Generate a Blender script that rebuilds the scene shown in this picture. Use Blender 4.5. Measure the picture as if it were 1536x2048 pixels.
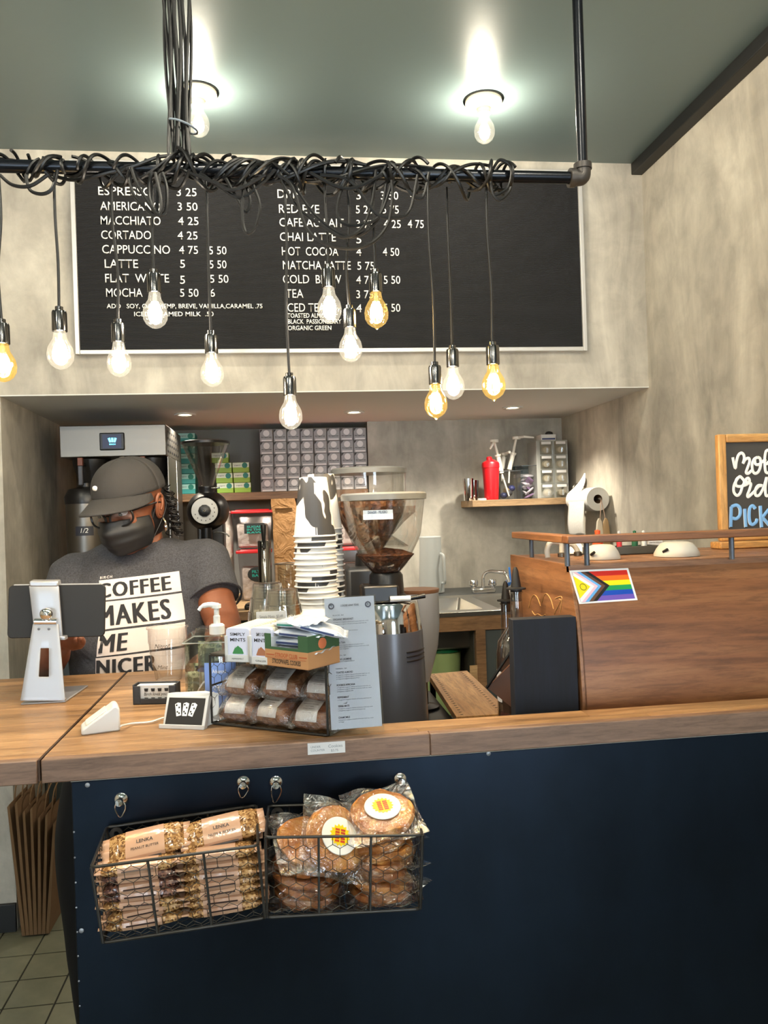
import bpy, math, random
from mathutils import Vector, Matrix, Euler
from mathutils.bvhtree import BVHTree
R = math.radians
rnd = random.Random(7)
scene = bpy.context.scene
for o in list(bpy.data.objects): bpy.data.objects.remove(o)

# ---------------------------------------------------------------- camera
YAW, PIT, ROL, FPX, EYE = 0.125861, -0.0004, -0.032584, 1598.5, 1.45
_f = Vector((math.sin(YAW)*math.cos(PIT), math.cos(YAW)*math.cos(PIT), math.sin(PIT)))
_r = Vector((math.cos(YAW), -math.sin(YAW), 0)); _u = _r.cross(_f)
CR = math.cos(ROL)*_r + math.sin(ROL)*_u
CU = -math.sin(ROL)*_r + math.cos(ROL)*_u
CAM = Vector((0, 0, EYE))
cd = bpy.data.cameras.new('camera'); cam = bpy.data.objects.new('camera', cd)
scene.collection.objects.link(cam); scene.camera = cam
cd.sensor_fit = 'VERTICAL'; cd.sensor_height = 24; cd.lens = 24*FPX/2048; cd.clip_start = .02
mw = Matrix((( CR.x, CU.x, -_f.x, CAM.x), (CR.y, CU.y, -_f.y, CAM.y), (CR.z, CU.z, -_f.z, CAM.z), (0, 0, 0, 1)))
cam.matrix_world = mw

def at(px, py, X=None, Y=None, Z=None):
    "world point seen at a photo pixel, on a known plane of the room"
    d = (px-768)/FPX*CR - (py-1024)/FPX*CU + _f
    t = X/d.x if X is not None else Y/d.y if Y is not None else (Z-EYE)/d.z
    return CAM + d*t

# ---------------------------------------------------------------- light, world, exposure
scene.view_settings.view_transform = 'Standard'
scene.view_settings.look = 'None'
scene.view_settings.gamma = 1
scene.view_settings.use_curve_mapping = False
scene.view_settings.exposure = 1.15
try:
    scene.cycles.transparent_max_bounces = 32
    scene.cycles.max_bounces = 8
    scene.cycles.sample_clamp_indirect = 6
    scene.cycles.caustics_reflective = False
    scene.cycles.caustics_refractive = False
except Exception: pass
w = bpy.data.worlds.new('daylight'); scene.world = w; w.use_nodes = True
bg = w.node_tree.nodes['Background']; bg.inputs[0].default_value = (.74, .87, 1, 1); bg.inputs[1].default_value = 8.0
PENDANT_W, CEIL_W, SPOT_W, FILL_W = 2.2, 5.0, 16.0, 15.5
WARM = (1, .90, .76)

def lamp(kind, loc, power, color, size, name, parent=None, **k):
    l = bpy.data.lights.new(name, kind); l.energy = power; l.color = color
    if kind == 'AREA': l.shape = 'DISK'; l.size = size
    else: l.shadow_soft_size = size
    for a, v in k.items(): setattr(l, a, v)
    o = bpy.data.objects.new(name, l); o.location = loc; scene.collection.objects.link(o)
    if parent: o.parent = parent
    return o

# ---------------------------------------------------------------- materials
def srgb(r, g, b):
    def f(c):
        c /= 255
        return c/12.92 if c <= .04045 else ((c+.055)/1.055)**2.4
    return (f(r), f(g), f(b), 1)
MATS = {}
def mat(name, col, rough=.5, metal=0, **k):
    if name in MATS: return MATS[name]
    m = bpy.data.materials.new(name); m.use_nodes = True
    p = m.node_tree.nodes['Principled BSDF']
    p.inputs['Base Color'].default_value = srgb(*col) if max(col) > 1.01 or col == (0, 0, 0) else (*col, 1)
    p.inputs['Roughness'].default_value = rough; p.inputs['Metallic'].default_value = metal
    for a, v in k.items(): p.inputs[a.replace('_', ' ')].default_value = v
    MATS[name] = m
    return m
def nodes(m): return m.node_tree.nodes, m.node_tree.links
def P_(m): return m.node_tree.nodes['Principled BSDF']
def coords(m, scale=(1, 1, 1), kind='Object', rot=(0, 0, 0)):
    n, l = nodes(m); tc = n.new('ShaderNodeTexCoord'); mp = n.new('ShaderNodeMapping')
    mp.inputs['Scale'].default_value = scale; mp.inputs['Rotation'].default_value = rot
    l.new(tc.outputs[kind], mp.inputs['Vector']); return mp.outputs[0]
def noise(m, vec, scale, detail=4, rough=.55, dist=0):
    n, l = nodes(m); t = n.new('ShaderNodeTexNoise')
    t.inputs['Scale'].default_value = scale; t.inputs['Detail'].default_value = detail
    t.inputs['Roughness'].default_value = rough; t.inputs['Distortion'].default_value = dist
    l.new(vec, t.inputs['Vector']); return t.outputs['Fac']
def ramp(m, fac, stops):
    n, l = nodes(m); r = n.new('ShaderNodeValToRGB')
    el = r.color_ramp.elements
    while len(el) < len(stops): el.new(.5)
    for e, (p, c) in zip(el, stops): e.position = p; e.color = srgb(*c) if len(c) == 3 else c
    l.new(fac, r.inputs[0]); return r.outputs[0]
def mixc(m, fac, a, b, mode='MIX'):
    n, l = nodes(m); x = n.new('ShaderNodeMix'); x.data_type = 'RGBA'; x.blend_type = mode
    for s, v in ((x.inputs[0], fac), (x.inputs[6], a), (x.inputs[7], b)):
        if hasattr(v, 'links'): l.new(v, s)
        else: s.default_value = v
    return x.outputs[2]
def bump(m, fac, strength=.3, dist=.002):
    n, l = nodes(m); b = n.new('ShaderNodeBump'); b.inputs['Strength'].default_value = strength
    b.inputs['Distance'].default_value = dist; l.new(fac, b.inputs['Height']); l.new(b.outputs[0], P_(m).inputs['Normal'])
def setcol(m, c): m.node_tree.links.new(c, P_(m).inputs['Base Color'])

def wood(name, dark, mid, light, scale=1, grain='X', rough=.45, vary=.0, amp=1.0):
    if name in MATS: return MATS[name]
    m = mat(name, mid, rough)
    s = {'X': (.9, 9, 9), 'Y': (9, .9, 9), 'Z': (9, 9, .9)}[grain]
    v = coords(m, tuple(a*scale for a in s))
    n, l = nodes(m)
    oi = n.new('ShaderNodeObjectInfo'); add = n.new('ShaderNodeVectorMath'); add.operation = 'MULTIPLY_ADD'
    l.new(v, add.inputs[0]); add.inputs[1].default_value = (1, 1, 1)
    sc = n.new('ShaderNodeVectorMath'); sc.operation = 'SCALE'; sc.inputs[0].default_value = (31, 17, 23)
    l.new(oi.outputs['Random'], sc.inputs['Scale']); l.new(sc.outputs[0], add.inputs[2]); v = add.outputs[0]
    a = noise(m, v, 1.3, 6, .6, 1.6*amp); b = noise(m, v, 15, 5, .75, .4)
    c1 = ramp(m, a, [(.3, dark), (.5, mid), (.72, light)])
    c2 = ramp(m, b, [(.36, (120, 118, 116)), (.56, (255, 255, 255))])
    c = mixc(m, .45, c1, c2, 'MULTIPLY')
    if vary:
        hv = n.new('ShaderNodeHueSaturation'); mr = n.new('ShaderNodeMapRange')
        mr.inputs['To Min'].default_value = 1-vary; mr.inputs['To Max'].default_value = 1+vary
        l.new(oi.outputs['Random'], mr.inputs[0]); l.new(mr.outputs[0], hv.inputs['Value']); l.new(c, hv.inputs['Color']); c = hv.outputs[0]
    setcol(m, c); bump(m, b, .12, .0006)
    return m
def plaster(name, a, b, c, scale=1.0, vertical=True):
    m = mat(name, b, .8)
    v = coords(m, (2.2, 2.2, .7) if vertical else (1, 1, 1))
    v2 = coords(m, (1, 1, 1))
    n1 = noise(m, v, 2.4*scale, 7, .62, .6); n2 = noise(m, v2, 9*scale, 5, .6, .4); n3 = noise(m, v, 26, 3, .5)
    c1 = ramp(m, n1, [(.3, a), (.5, b), (.68, c)])
    c2 = ramp(m, n2, [(.38, (190, 190, 190)), (.62, (255, 255, 255))])
    setcol(m, mixc(m, .35, c1, c2, 'MULTIPLY')); bump(m, n2, .25, .004)
    return m
def film(name, tint=(1, 1, 1), gloss=.16, rough=.05, bumps=0, edge=.55):
    "thin clear plastic or glass: mostly see-through, mirror-like at grazing angles"
    if name in MATS: return MATS[name]
    m = bpy.data.materials.new(name); m.use_nodes = True; n, l = nodes(m); n.clear()
    out = n.new('ShaderNodeOutputMaterial'); mx = n.new('ShaderNodeMixShader')
    tr = n.new('ShaderNodeBsdfTransparent'); tr.inputs[0].default_value = (*tint, 1)
    gl = n.new('ShaderNodeBsdfGlossy'); gl.inputs['Roughness'].default_value = rough
    lw = n.new('ShaderNodeLayerWeight'); lw.inputs[0].default_value = .35
    mr = n.new('ShaderNodeMapRange'); mr.inputs['To Min'].default_value = gloss; mr.inputs['To Max'].default_value = edge
    l.new(lw.outputs['Facing'], mr.inputs[0]); l.new(mr.outputs[0], mx.inputs[0])
    l.new(tr.outputs[0], mx.inputs[1]); l.new(gl.outputs[0], mx.inputs[2]); l.new(mx.outputs[0], out.inputs[0])
    if bumps:
        v = coords(m); nz = noise(m, v, bumps, 3, .6, 1.5)
        b = n.new('ShaderNodeBump'); b.inputs['Strength'].default_value = 1; b.inputs['Distance'].default_value = .006
        l.new(nz, b.inputs['Height']); l.new(b.outputs[0], gl.inputs['Normal'])
    MATS[name] = m
    return m
def glow(name, col, strength):
    m = mat(name, col, .5); P_(m).inputs['Emission Color'].default_value = P_(m).inputs['Base Color'].default_value
    P_(m).inputs['Emission Strength'].default_value = strength
    return m

M_black = mat('black_plastic', (18, 18, 20), .35)
M_blackm = mat('black_metal', (16, 17, 20), .3, .6)
M_rubber = mat('rubber_black', (20, 20, 21), .6)
M_white = mat('white_plastic', (208, 208, 206), .35)
M_paper = mat('white_paper', (212, 212, 212), .7)
M_steel = mat('stainless_steel', (190, 187, 182), .24, 1)
M_chrome = mat('chrome', (225, 225, 225), .07, 1)
M_ink = mat('black_ink', (25, 25, 27), .6)
M_grey = mat('grey_plastic', (70, 72, 78), .35)
M_letter = mat('white_letters', (245, 245, 242), .5)
M_glass = film('clear_plastic', (.97, .98, .98), .05, .03, 0, .5)
M_foil = film('clear_wrap', (.97, .97, .96), .16, .14, 60, .6)
M_red = mat('red_plastic', (190, 20, 30), .35)

# ---------------------------------------------------------------- mesh builder
class MB:
    def __init__(s): s.v = []; s.f = []; s.m = []; s.mi = 0
    def add(s, vs, fs, M=None):
        b = len(s.v)
        s.v += [tuple(M @ Vector(p)) if M else tuple(p) for p in vs]
        s.f += [tuple(b+i for i in f) for f in fs]; s.m += [s.mi]*len(fs)
        return s
    def mat(s, i): s.mi = i; return s
    def bx(s, x0, x1, y0, y1, z0, z1, M=None):
        vs = [(x, y, z) for z in (z0, z1) for y in (y0, y1) for x in (x0, x1)]
        return s.add(vs, [(0, 2, 3, 1), (4, 5, 7, 6), (0, 1, 5, 4), (2, 6, 7, 3), (0, 4, 6, 2), (1, 3, 7, 5)], M)
    def box(s, c, d, M=None):
        return s.bx(c[0]-d[0]/2, c[0]+d[0]/2, c[1]-d[1]/2, c[1]+d[1]/2, c[2]-d[2]/2, c[2]+d[2]/2, M)
    def hexa(s, p): # 8 points: bottom 4 ccw, top 4 ccw
        return s.add(p, [(3, 2, 1, 0), (4, 5, 6, 7), (0, 1, 5, 4), (1, 2, 6, 5), (2, 3, 7, 6), (3, 0, 4, 7)])
    def tube(s, pts, r, n=8, closed=False, caps=True, flat=1.0, M=None):
        pts = [Vector(p) for p in pts]; k = len(pts)
        rs = r if isinstance(r, (list, tuple)) else [r]*k
        vs = []; prev = None
        for i, p in enumerate(pts):
            if closed: t = pts[(i+1) % k]-pts[i-1]
            else: t = pts[min(i+1, k-1)]-pts[max(i-1, 0)]
            t = t.normalized() if t.length > 1e-9 else Vector((0, 0, 1))
            if prev is None:
                a = Vector((0, 0, 1)) if abs(t.z) < .9 else Vector((1, 0, 0)); u = t.cross(a).normalized()
            else:
                u = prev-t*prev.dot(t); u = u.normalized() if u.length > 1e-6 else t.orthogonal().normalized()
            prev = u; w2 = t.cross(u)
            for j in range(n):
                a = 2*math.pi*j/n; vs.append(p+u*math.cos(a)*rs[i]+w2*math.sin(a)*rs[i]*flat)
        fs = []
        for i in range(k if closed else k-1):
            for j in range(n):
                a = i*n+j; b = i*n+(j+1) % n; c = ((i+1) % k)*n+(j+1) % n; d = ((i+1) % k)*n+j
                fs.append((a, b, c, d))
        if caps and not closed: fs += [tuple(range(n))[::-1], tuple((k-1)*n+j for j in range(n))]
        return s.add(vs, fs, M)
    def lathe(s, prof, n=24, c=(0, 0, 0), M=None, caps=True, arc=None):
        vs = []; k = len(prof); full = arc is None; m = n if full else n+1
        a0, a1 = arc or (0, 2*math.pi)
        for (r, z) in prof:
            for j in range(m):
                a = a0+(a1-a0)*j/n; vs.append((c[0]+r*math.cos(a), c[1]+r*math.sin(a), c[2]+z))
        fs = []
        for i in range(k-1):
            for j in range(n if full else n):
                j2 = (j+1) % n if full else j+1
                fs.append((i*m+j, i*m+j2, (i+1)*m+j2, (i+1)*m+j))
        if caps and full:
            if prof[0][0] > 1e-5: fs.append(tuple(range(n))[::-1])
            if prof[-1][0] > 1e-5: fs.append(tuple((k-1)*m+j for j in range(n)))
        return s.add(vs, fs, M)
    def cyl(s, p0, p1, r0, r1=None, n=16): return s.tube([p0, p1], [r0, r1 if r1 is not None else r0], n)
    def ell(s, c, r, n=18, k=10, M=None):
        vs = []; fs = []
        for i in range(k+1):
            t = math.pi*i/k
            for j in range(n):
                a = 2*math.pi*j/n
                vs.append((c[0]+r[0]*math.sin(t)*math.cos(a), c[1]+r[1]*math.sin(t)*math.sin(a), c[2]-r[2]*math.cos(t)))
        for i in range(k):
            for j in range(n): fs.append((i*n+j, i*n+(j+1) % n, (i+1)*n+(j+1) % n, (i+1)*n+j))
        return s.add(vs, fs, M)
    def prism(s, pts, h, M=None): # outline in xy, thickness along z from 0 to h
        n = len(pts)
        vs = [(x, y, 0) for x, y in pts]+[(x, y, h) for x, y in pts]
        return s.add(vs, [tuple(range(n))[::-1], tuple(range(n, 2*n))]+[(i, (i+1) % n, n+(i+1) % n, n+i) for i in range(n)], M)
    def grid(s, fn, nu, nv, M=None):
        vs = [fn(i/nu, j/nv) for j in range(nv+1) for i in range(nu+1)]
        return s.add(vs, [(j*(nu+1)+i, j*(nu+1)+i+1, (j+1)*(nu+1)+i+1, (j+1)*(nu+1)+i) for j in range(nv) for i in range(nu)], M)
    def mesh(s, name, mats, angle=38):
        me = bpy.data.meshes.new(name); me.from_pydata([tuple(v) for v in s.v], [], s.f)
        for m in (mats if isinstance(mats, (list, tuple)) else [mats]): me.materials.append(m)
        if any(s.m): me.polygons.foreach_set('material_index', s.m)
        me.validate(); me.shade_smooth()
        try: me.set_sharp_from_angle(angle=R(angle))
        except Exception: pass
        me.update()
        return me
    def build(s, name, mats, parent=None, loc=None, rot=None, bevel=0, label=None, angle=38, kind=None, solid=0):
        o = bpy.data.objects.new(name, s.mesh(name, mats, angle)); scene.collection.objects.link(o)
        if parent: o.parent = parent
        if loc is not None: o.location = loc
        if rot is not None: o.rotation_euler = rot
        if solid:
            b = o.modifiers.new('solid', 'SOLIDIFY'); b.thickness = solid; b.offset = 0
        if bevel:
            b = o.modifiers.new('bevel', 'BEVEL'); b.width = bevel; b.segments = 2; b.limit_method = 'ANGLE'; b.angle_limit = R(40)
        if label: o['label'] = label
        if kind: o['kind'] = kind
        return o

def thing(name, label, cat, loc=(0, 0, 0), rotz=0, group=None, rot=None):
    o = bpy.data.objects.new(name, None); scene.collection.objects.link(o); o.empty_display_size = .03
    o.location = loc; o.rotation_euler = rot if rot is not None else (0, 0, rotz)
    o['label'] = label; o['category'] = cat
    if group: o['group'] = group
    return o
def tag(o, label, cat, group=None):
    o['label'] = label; o['category'] = cat
    if group: o['group'] = group
    return o
def struct(o): o['kind'] = 'structure'; return o
def copy_tree(root, loc=None, rot=None, label=None, group=None):
    r = root.copy(); scene.collection.objects.link(r)
    if loc is not None: r.location = loc
    if rot is not None: r.rotation_euler = rot
    for ch in root.children:
        c = ch.copy(); scene.collection.objects.link(c); c.parent = r
        for g in ch.children:
            d = g.copy(); scene.collection.objects.link(d); d.parent = c
    if label: r['label'] = label
    if group: r['group'] = group
    return r
ORD = ['first', 'second', 'third', 'fourth', 'fifth', 'sixth', 'seventh', 'eighth', 'ninth', 'tenth', 'eleventh', 'twelfth',
       'thirteenth', 'fourteenth', 'fifteenth', 'sixteenth', 'seventeenth', 'eighteenth', 'nineteenth', 'twentieth',
       'twenty-first', 'twenty-second', 'twenty-third', 'twenty-fourth', 'twenty-fifth', 'twenty-sixth', 'twenty-seventh', 'twenty-eighth', 'twenty-ninth', 'thirtieth', 'thirty-first', 'thirty-second', 'thirty-third']

# text as flat mesh, fitted to a box: origin, unit axes, cap height and width
_tc = {}
def glyphs(s, bold=0, spacing=1.0, shear=0):
    k = (s, bold, spacing, shear)
    if k not in _tc:
        c = bpy.data.curves.new('t', 'FONT'); c.body = s; c.resolution_u = 3; c.offset = bold; c.space_character = spacing; c.shear = shear
        o = bpy.data.objects.new('t', c); me = o.to_mesh()
        _tc[k] = ([v.co.copy() for v in me.vertices], [tuple(p.vertices) for p in me.polygons])
        o.to_mesh_clear(); bpy.data.objects.remove(o); bpy.data.curves.remove(c)
    return _tc[k]
def text(mb, s, org, ux, uz, h, width=None, align='L', bold=0, spacing=1.0, shear=0, fn=None, lift=0, full=False):
    vs, fs = glyphs(s, bold, spacing, shear)
    if not vs: return
    x0 = min(v.x for v in vs); x1 = max(v.x for v in vs)
    y0 = 0 if not full else min(v.y for v in vs); y1 = max(v.y for v in vs)
    sy = h/(y1-y0); sx = (width/(x1-x0)) if width else sy
    W = (x1-x0)*sx; off = {'L': 0, 'C': -W/2, 'R': -W}[align]
    org = Vector(org); ux = Vector(ux); uz = Vector(uz)
    n = ux.cross(uz)
    out = []
    for v in vs:
        p = org+ux*((v.x-x0)*sx+off)+uz*((v.y-y0)*sy)+n*lift
        out.append(fn(p) if fn else p)
    mb.add(out, fs)
def arc(c, r, a0, a1, n=10, ax=Vector((1, 0, 0)), ay=Vector((0, 0, 1))):
    return [Vector(c)+ax*r*math.cos(R(a0+(a1-a0)*i/n))+ay*r*math.sin(R(a0+(a1-a0)*i/n)) for i in range(n+1)]
def smooth_path(pts, sub=6):
    pts = [Vector(p) for p in pts]; out = []
    for i in range(len(pts)-1):
        p0 = pts[max(i-1, 0)]; p1 = pts[i]; p2 = pts[i+1]; p3 = pts[min(i+2, len(pts)-1)]
        for j in range(sub):
            t = j/sub
            out.append(.5*((2*p1)+(p2-p0)*t+(2*p0-5*p1+4*p2-p3)*t*t+(3*p1-p0-3*p2+p3)*t**3))
    out.append(pts[-1]); return out
def fillet(pts, r=.006, n=4):
    pts = [Vector(p) for p in pts]; out = [pts[0]]
    for i in range(1, len(pts)-1):
        a, b, c = pts[i-1], pts[i], pts[i+1]
        d1 = (a-b).normalized()*min(r, (a-b).length/2); d2 = (c-b).normalized()*min(r, (c-b).length/2)
        for j in range(n+1):
            t = j/n; out.append((b+d1)*(1-t)**2+b*2*t*(1-t)+(b+d2)*t*t)
    out.append(pts[-1]); return out
XA, YA, ZA = Vector((1, 0, 0)), Vector((0, 1, 0)), Vector((0, 0, 1))
# ================================================================ ROOM
M_conc = plaster('plaster_light', (160, 154, 143), (192, 185, 171), (214, 207, 192))
M_conc2 = plaster('plaster_niche_shaded', (150, 148, 139), (174, 171, 161), (194, 190, 180), 1.2)  # same plaster toned darker, the niche's weaker light put into the colour
M_ceil = mat('ceiling_paint', (108, 124, 125), .36)
v = coords(M_ceil); bump(M_ceil, noise(M_ceil, v, 30, 5, .7), .14, .002)
XL, XR, YB, YN, ZC, ZS = -2.6, 1.45, -4.0, 3.0, 2.79, 1.91
G = .15
M_tile = mat('floor_tile', (118, 118, 98), .4)
_n, _l = nodes(M_tile); _oi = _n.new('ShaderNodeObjectInfo')
v = coords(M_tile, kind='Generated'); setcol(M_tile, mixc(M_tile, noise(M_tile, coords(M_tile), 14), srgb(96, 97, 80), srgb(136, 134, 112)))
M_grout = mat('grout', (36, 36, 30), .9)

XW = 3.2
fl = struct(MB().bx(XL, XR, YB, 4.3, -.06, -.004).bx(XR, XW, YB, 1.0, -.06, -.004).build('floor', M_grout))
tx0, ty0 = -.88, 2.82
tile_me = None
def tile_at(i, j):
    return tx0+i*G, ty0+j*G
tb = MB().bx(.003, G-.003, .003, G-.003, -.008, 0)
tb_me = tb.mesh('tile', M_tile)
rest = MB()
for i in range(-11, 27):
    for j in range(-45, 2):
        x, y = tile_at(i, j)
        if x < XL or x+G > (XR if y > .9 else XW)+.02 or y < YB: continue
        if -4 <= i <= 4 and -7 <= j <= 1:
            o = bpy.data.objects.new('tile', tb_me); scene.collection.objects.link(o); o.parent = fl; o.location = (x, y, 0)
            b = None
        else: rest.bx(x+.003, x+G-.003, y+.003, y+G-.003, -.008, 0)
rest.build('tile_field', M_tile, fl, kind='stuff')

struct(MB().bx(XL-.1, XW+.1, YB, 4.35, ZC, ZC+.1).build('ceiling', M_ceil))
struct(MB().bx(XR, XR+.15, 1.0, 4.35, 0, ZC).bx(XR+.15, XW, .85, 1.0, 0, ZC).bx(XW, XW+.1, YB, 1.0, 0, ZC).build('wall_right', M_conc))
struct(MB().bx(XL-.12, XL, YB, YN, 0, ZC).build('wall_left', M_conc))
wb = struct(MB().bx(XL, XR, YN, 4.3, ZS, ZC).build('wall_back', M_conc))
MB().hexa([(XL, YN, 0), (-.987, YN, 0), (-1.043, 4.3, 0), (XL, 4.3, 0), (XL, YN, ZS), (-.987, YN, ZS), (-1.043, 4.3, ZS), (XL, 4.3, ZS)]).build('pier', M_conc, wb)
MB().bx(-1.04, XR, YN, 4.3, ZS-.004, ZS).build('soffit_underside', mat('soffit_brightened', (226, 225, 221), .8), wb)  # underside coloured paler than the plaster to make up for weak, brownish bounce light
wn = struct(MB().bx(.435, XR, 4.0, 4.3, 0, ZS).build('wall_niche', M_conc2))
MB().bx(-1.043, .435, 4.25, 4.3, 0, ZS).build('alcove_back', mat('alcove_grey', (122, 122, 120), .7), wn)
# shop front behind the viewer
wf = struct(MB().bx(XL, XW, YB-.15, YB, 2.45, ZC).bx(XL, 1.0, YB-.15, YB, 0, .45).bx(XL, XL+.25, YB-.15, YB, .45, 2.45).bx(2.1, XW, YB-.15, YB, 0, 2.45).build('wall_front', M_conc))
for k, (a, b) in enumerate(((XL+.25, -1.3),)):
    wnd = struct(MB().bx(a, b, YB-.08, YB-.07, .45, 2.45).build('window_%d' % (k+1), M_glass))
    f = MB(); [f.bx(x-.03, x+.03, YB-.12, YB-.03, .45, 2.45) for x in (a+.03, b-.03)]; [f.bx(a, b, YB-.12, YB-.03, z-.03, z+.03) for z in (.48, 2.42)]
    f.build('window_frame', M_blackm, wnd)
MB().bx(-1.3, 1.0, YB-.15, YB, .45, 2.45).build('pier', M_conc, wf)
dr = struct(MB().bx(1.0, 2.1, YB-.08, YB-.07, .05, 2.42).build('door_1', M_glass))
MB().bx(1.0, 1.06, YB-.12, YB-.03, 0, 2.45).bx(2.04, 2.1, YB-.12, YB-.03, 0, 2.45).bx(1.06, 2.04, YB-.12, YB-.03, 2.39, 2.45).bx(1.06, 2.04, YB-.12, YB-.03, 0, .08).build('door_frame', M_blackm, dr)
struct(MB().bx(XR-.045, XR, 1.0, YN, ZC-.045, ZC).build('trim_1', mat('black_trim', (22, 23, 23), .5), bevel=.003))
struct(MB().bx(XL, -.987, YN-.014, YN, 0, .1).build('baseboard_left', mat('baseboard_paint', (30, 32, 34), .5), bevel=.003))
struct(MB().bx(-.99, .6, 4.23, 4.25, 0, .1).build('baseboard_back', mat('baseboard_paint', (30, 32, 34), .5)))

# ================================================================ MENU BOARD
M_alu = mat('board_aluminium', (205, 203, 200), .35, .3)
M_felt = mat('letter_felt', (30, 30, 33), .8)
_n, _l = nodes(M_felt); wv = _n.new('ShaderNodeTexWave'); wv.bands_direction = 'Z'; wv.inputs['Scale'].default_value = 80
_l.new(coords(M_felt), wv.inputs[0]); bump(M_felt, wv.outputs['Fac'], .8, .003)
BX0, BX1, BZ0, BZ1, BY = -.718, 1.192, 2.048, 2.748, 2.975
board = thing('menu_board', 'long black letter board with white drink names and prices on wall', 'menu board', (0, YN, BZ0))
def bl(mb): # shift world coordinates into the board's own
    mb.v = [(x, y-YN, z-BZ0) for x, y, z in mb.v]; return mb
bl(MB().bx(BX0+.01, BX1-.01, BY+.006, YN-.001, BZ0+.01, BZ1-.01)).build('felt_panel', M_felt, board)
fr = MB(); t = .016
fr.bx(BX0, BX0+t, BY-.004, YN, BZ0, BZ1).bx(BX1-t, BX1, BY-.004, YN, BZ0, BZ1).bx(BX0+t, BX1-t, BY-.004, YN, BZ0, BZ0+t).bx(BX0+t, BX1-t, BY-.004, YN, BZ1-t, BZ1)
bl(fr).build('frame', M_alu, board, bevel=.002)
ROWS = [
 ('ESPRESSO', 196, 305, 389, 17), ('3 25', 353, 393, 391, 16), ('AMERICANO', 200, 321, 419, 17), ('3 50', 355, 395, 420, 16),
 ('MACCHIATO', 201, 321, 448, 17), ('4 25', 356, 397, 449, 16), ('CORTADO', 202, 302, 477, 17), ('4 25', 355, 395, 478, 16),
 ('CAPPUCCINO', 204, 340, 506, 17), ('4 75', 358, 396, 507, 16), ('5 50', 418, 453, 508, 16), ('LATTE', 209, 276, 535, 17), ('5', 360, 370, 535, 16), ('5 50', 419, 453, 536, 16),
 ('FLAT  WHITE', 210, 338, 564, 17), ('5', 360, 370, 567, 16), ('5 50', 420, 457, 565, 16), ('MOCHA', 212, 285, 593, 17), ('5 50', 360, 397, 593, 16), ('6', 420, 430, 593, 16),
 ('ADD   SOY, OAT, HEMP, BREVE, VANILLA,CARAMEL .75', 213, 525, 616, 9), ('ICED STEAMED MILK  .50', 268, 427, 632, 9),
 ('DRIP', 555, 602, 395, 17), ('3', 713, 722, 398, 16), ('3 50', 762, 797, 398, 16), ('4', 821, 832, 398, 16),
 ('RED EYE', 558, 639, 425, 17), ('5 25', 712, 746, 426, 16), ('5 75', 765, 798, 426, 16),
 ('CAFE AU LAIT', 559, 688, 452, 17), ('3 75', 713, 747, 455, 16), ('4 25', 768, 802, 455, 16), ('4 75', 816, 848, 455, 16),
 ('CHAI LATTE', 560, 672, 481, 17), ('5', 713, 723, 486, 16), ('HOT  COCOA', 564, 677, 510, 17), ('4', 713, 723, 511, 16), ('4 50', 766, 799, 511, 16),
 ('MATCHA LATTE', 566, 702, 538, 17), ('5 75', 715, 749, 539, 16), ('COLD  BREW', 566, 683, 566, 17), ('4 75', 713, 747, 567, 16), ('5 50', 768, 801, 567, 16),
 ('TEA', 572, 607, 595, 17), ('3 75', 713, 747, 596, 16), ('ICED TEA', 571, 650, 623, 17), ('4', 713, 724, 624, 16), ('5 50', 768, 801, 623, 16),
 ('TOASTED ALMOND', 575, 665, 635, 9), ('BLACK  PASSIONBERRY', 576, 683, 647, 9), ('ORGANIC GREEN', 576, 663, 660, 9)]
for s, x0, x1, yb, h in ROWS:
    a = at(x0, yb, Y=BY); b = at(x1, yb-(x1-x0)*.005, Y=BY); c = at(x0, yb-h, Y=BY)
    m = MB(); text(m, s, (a.x, BY+.004, a.z), XA, ZA, c.z-a.z, b.x-a.x, bold=.002 if h > 10 else .012, fn=None)
    bl(m).build('menu_line', M_letter, board, solid=.002)

# ================================================================ PIPE RAIL, CABLES, PENDANTS
BARY, BARZ, BARR = 1.6, 2.132, .0125
M_pipe = mat('black_iron_pipe', (22, 25, 31), .26, .6)
M_iron = mat('cast_iron', (70, 66, 63), .5, .6)
pipe = thing('pipe_rail', 'black iron pipe rail hanging from the ceiling over the counter', 'pipe', (0, BARY, BARZ))
ex = at(1166, 352, Y=BARY).x
MB().cyl((-1.5, 0, 0), (ex-.02, 0, 0), BARR, n=20).build('rail_pipe', M_pipe, pipe)
MB().cyl((ex, 0, .022), (ex, 0, ZC-BARZ), BARR*.86, n=20).build('drop_pipe', M_pipe, pipe)
el = MB().tube([(ex-.03, 0, 0), (ex-.018, 0, 0)], BARR*1.55, 20).tube(fillet([(ex-.02, 0, 0), (ex, 0, 0), (ex, 0, .022)], .018, 7), BARR*1.3, 18).tube([(ex, 0, .018), (ex, 0, .030)], BARR*1.5, 20)
el.build('elbow_fitting', M_iron, pipe)
MB().cyl((-1.5, 0, 0), (-1.5, 0, ZC-BARZ), BARR*.86, n=20).build('drop_pipe', M_pipe, pipe)
MB().lathe([(.04, 0), (.04, -.008), (.018, -.012), (.018, -.02)], 20, (ex, 0, ZC-BARZ)).build('ceiling_flange', M_iron, pipe)

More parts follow.
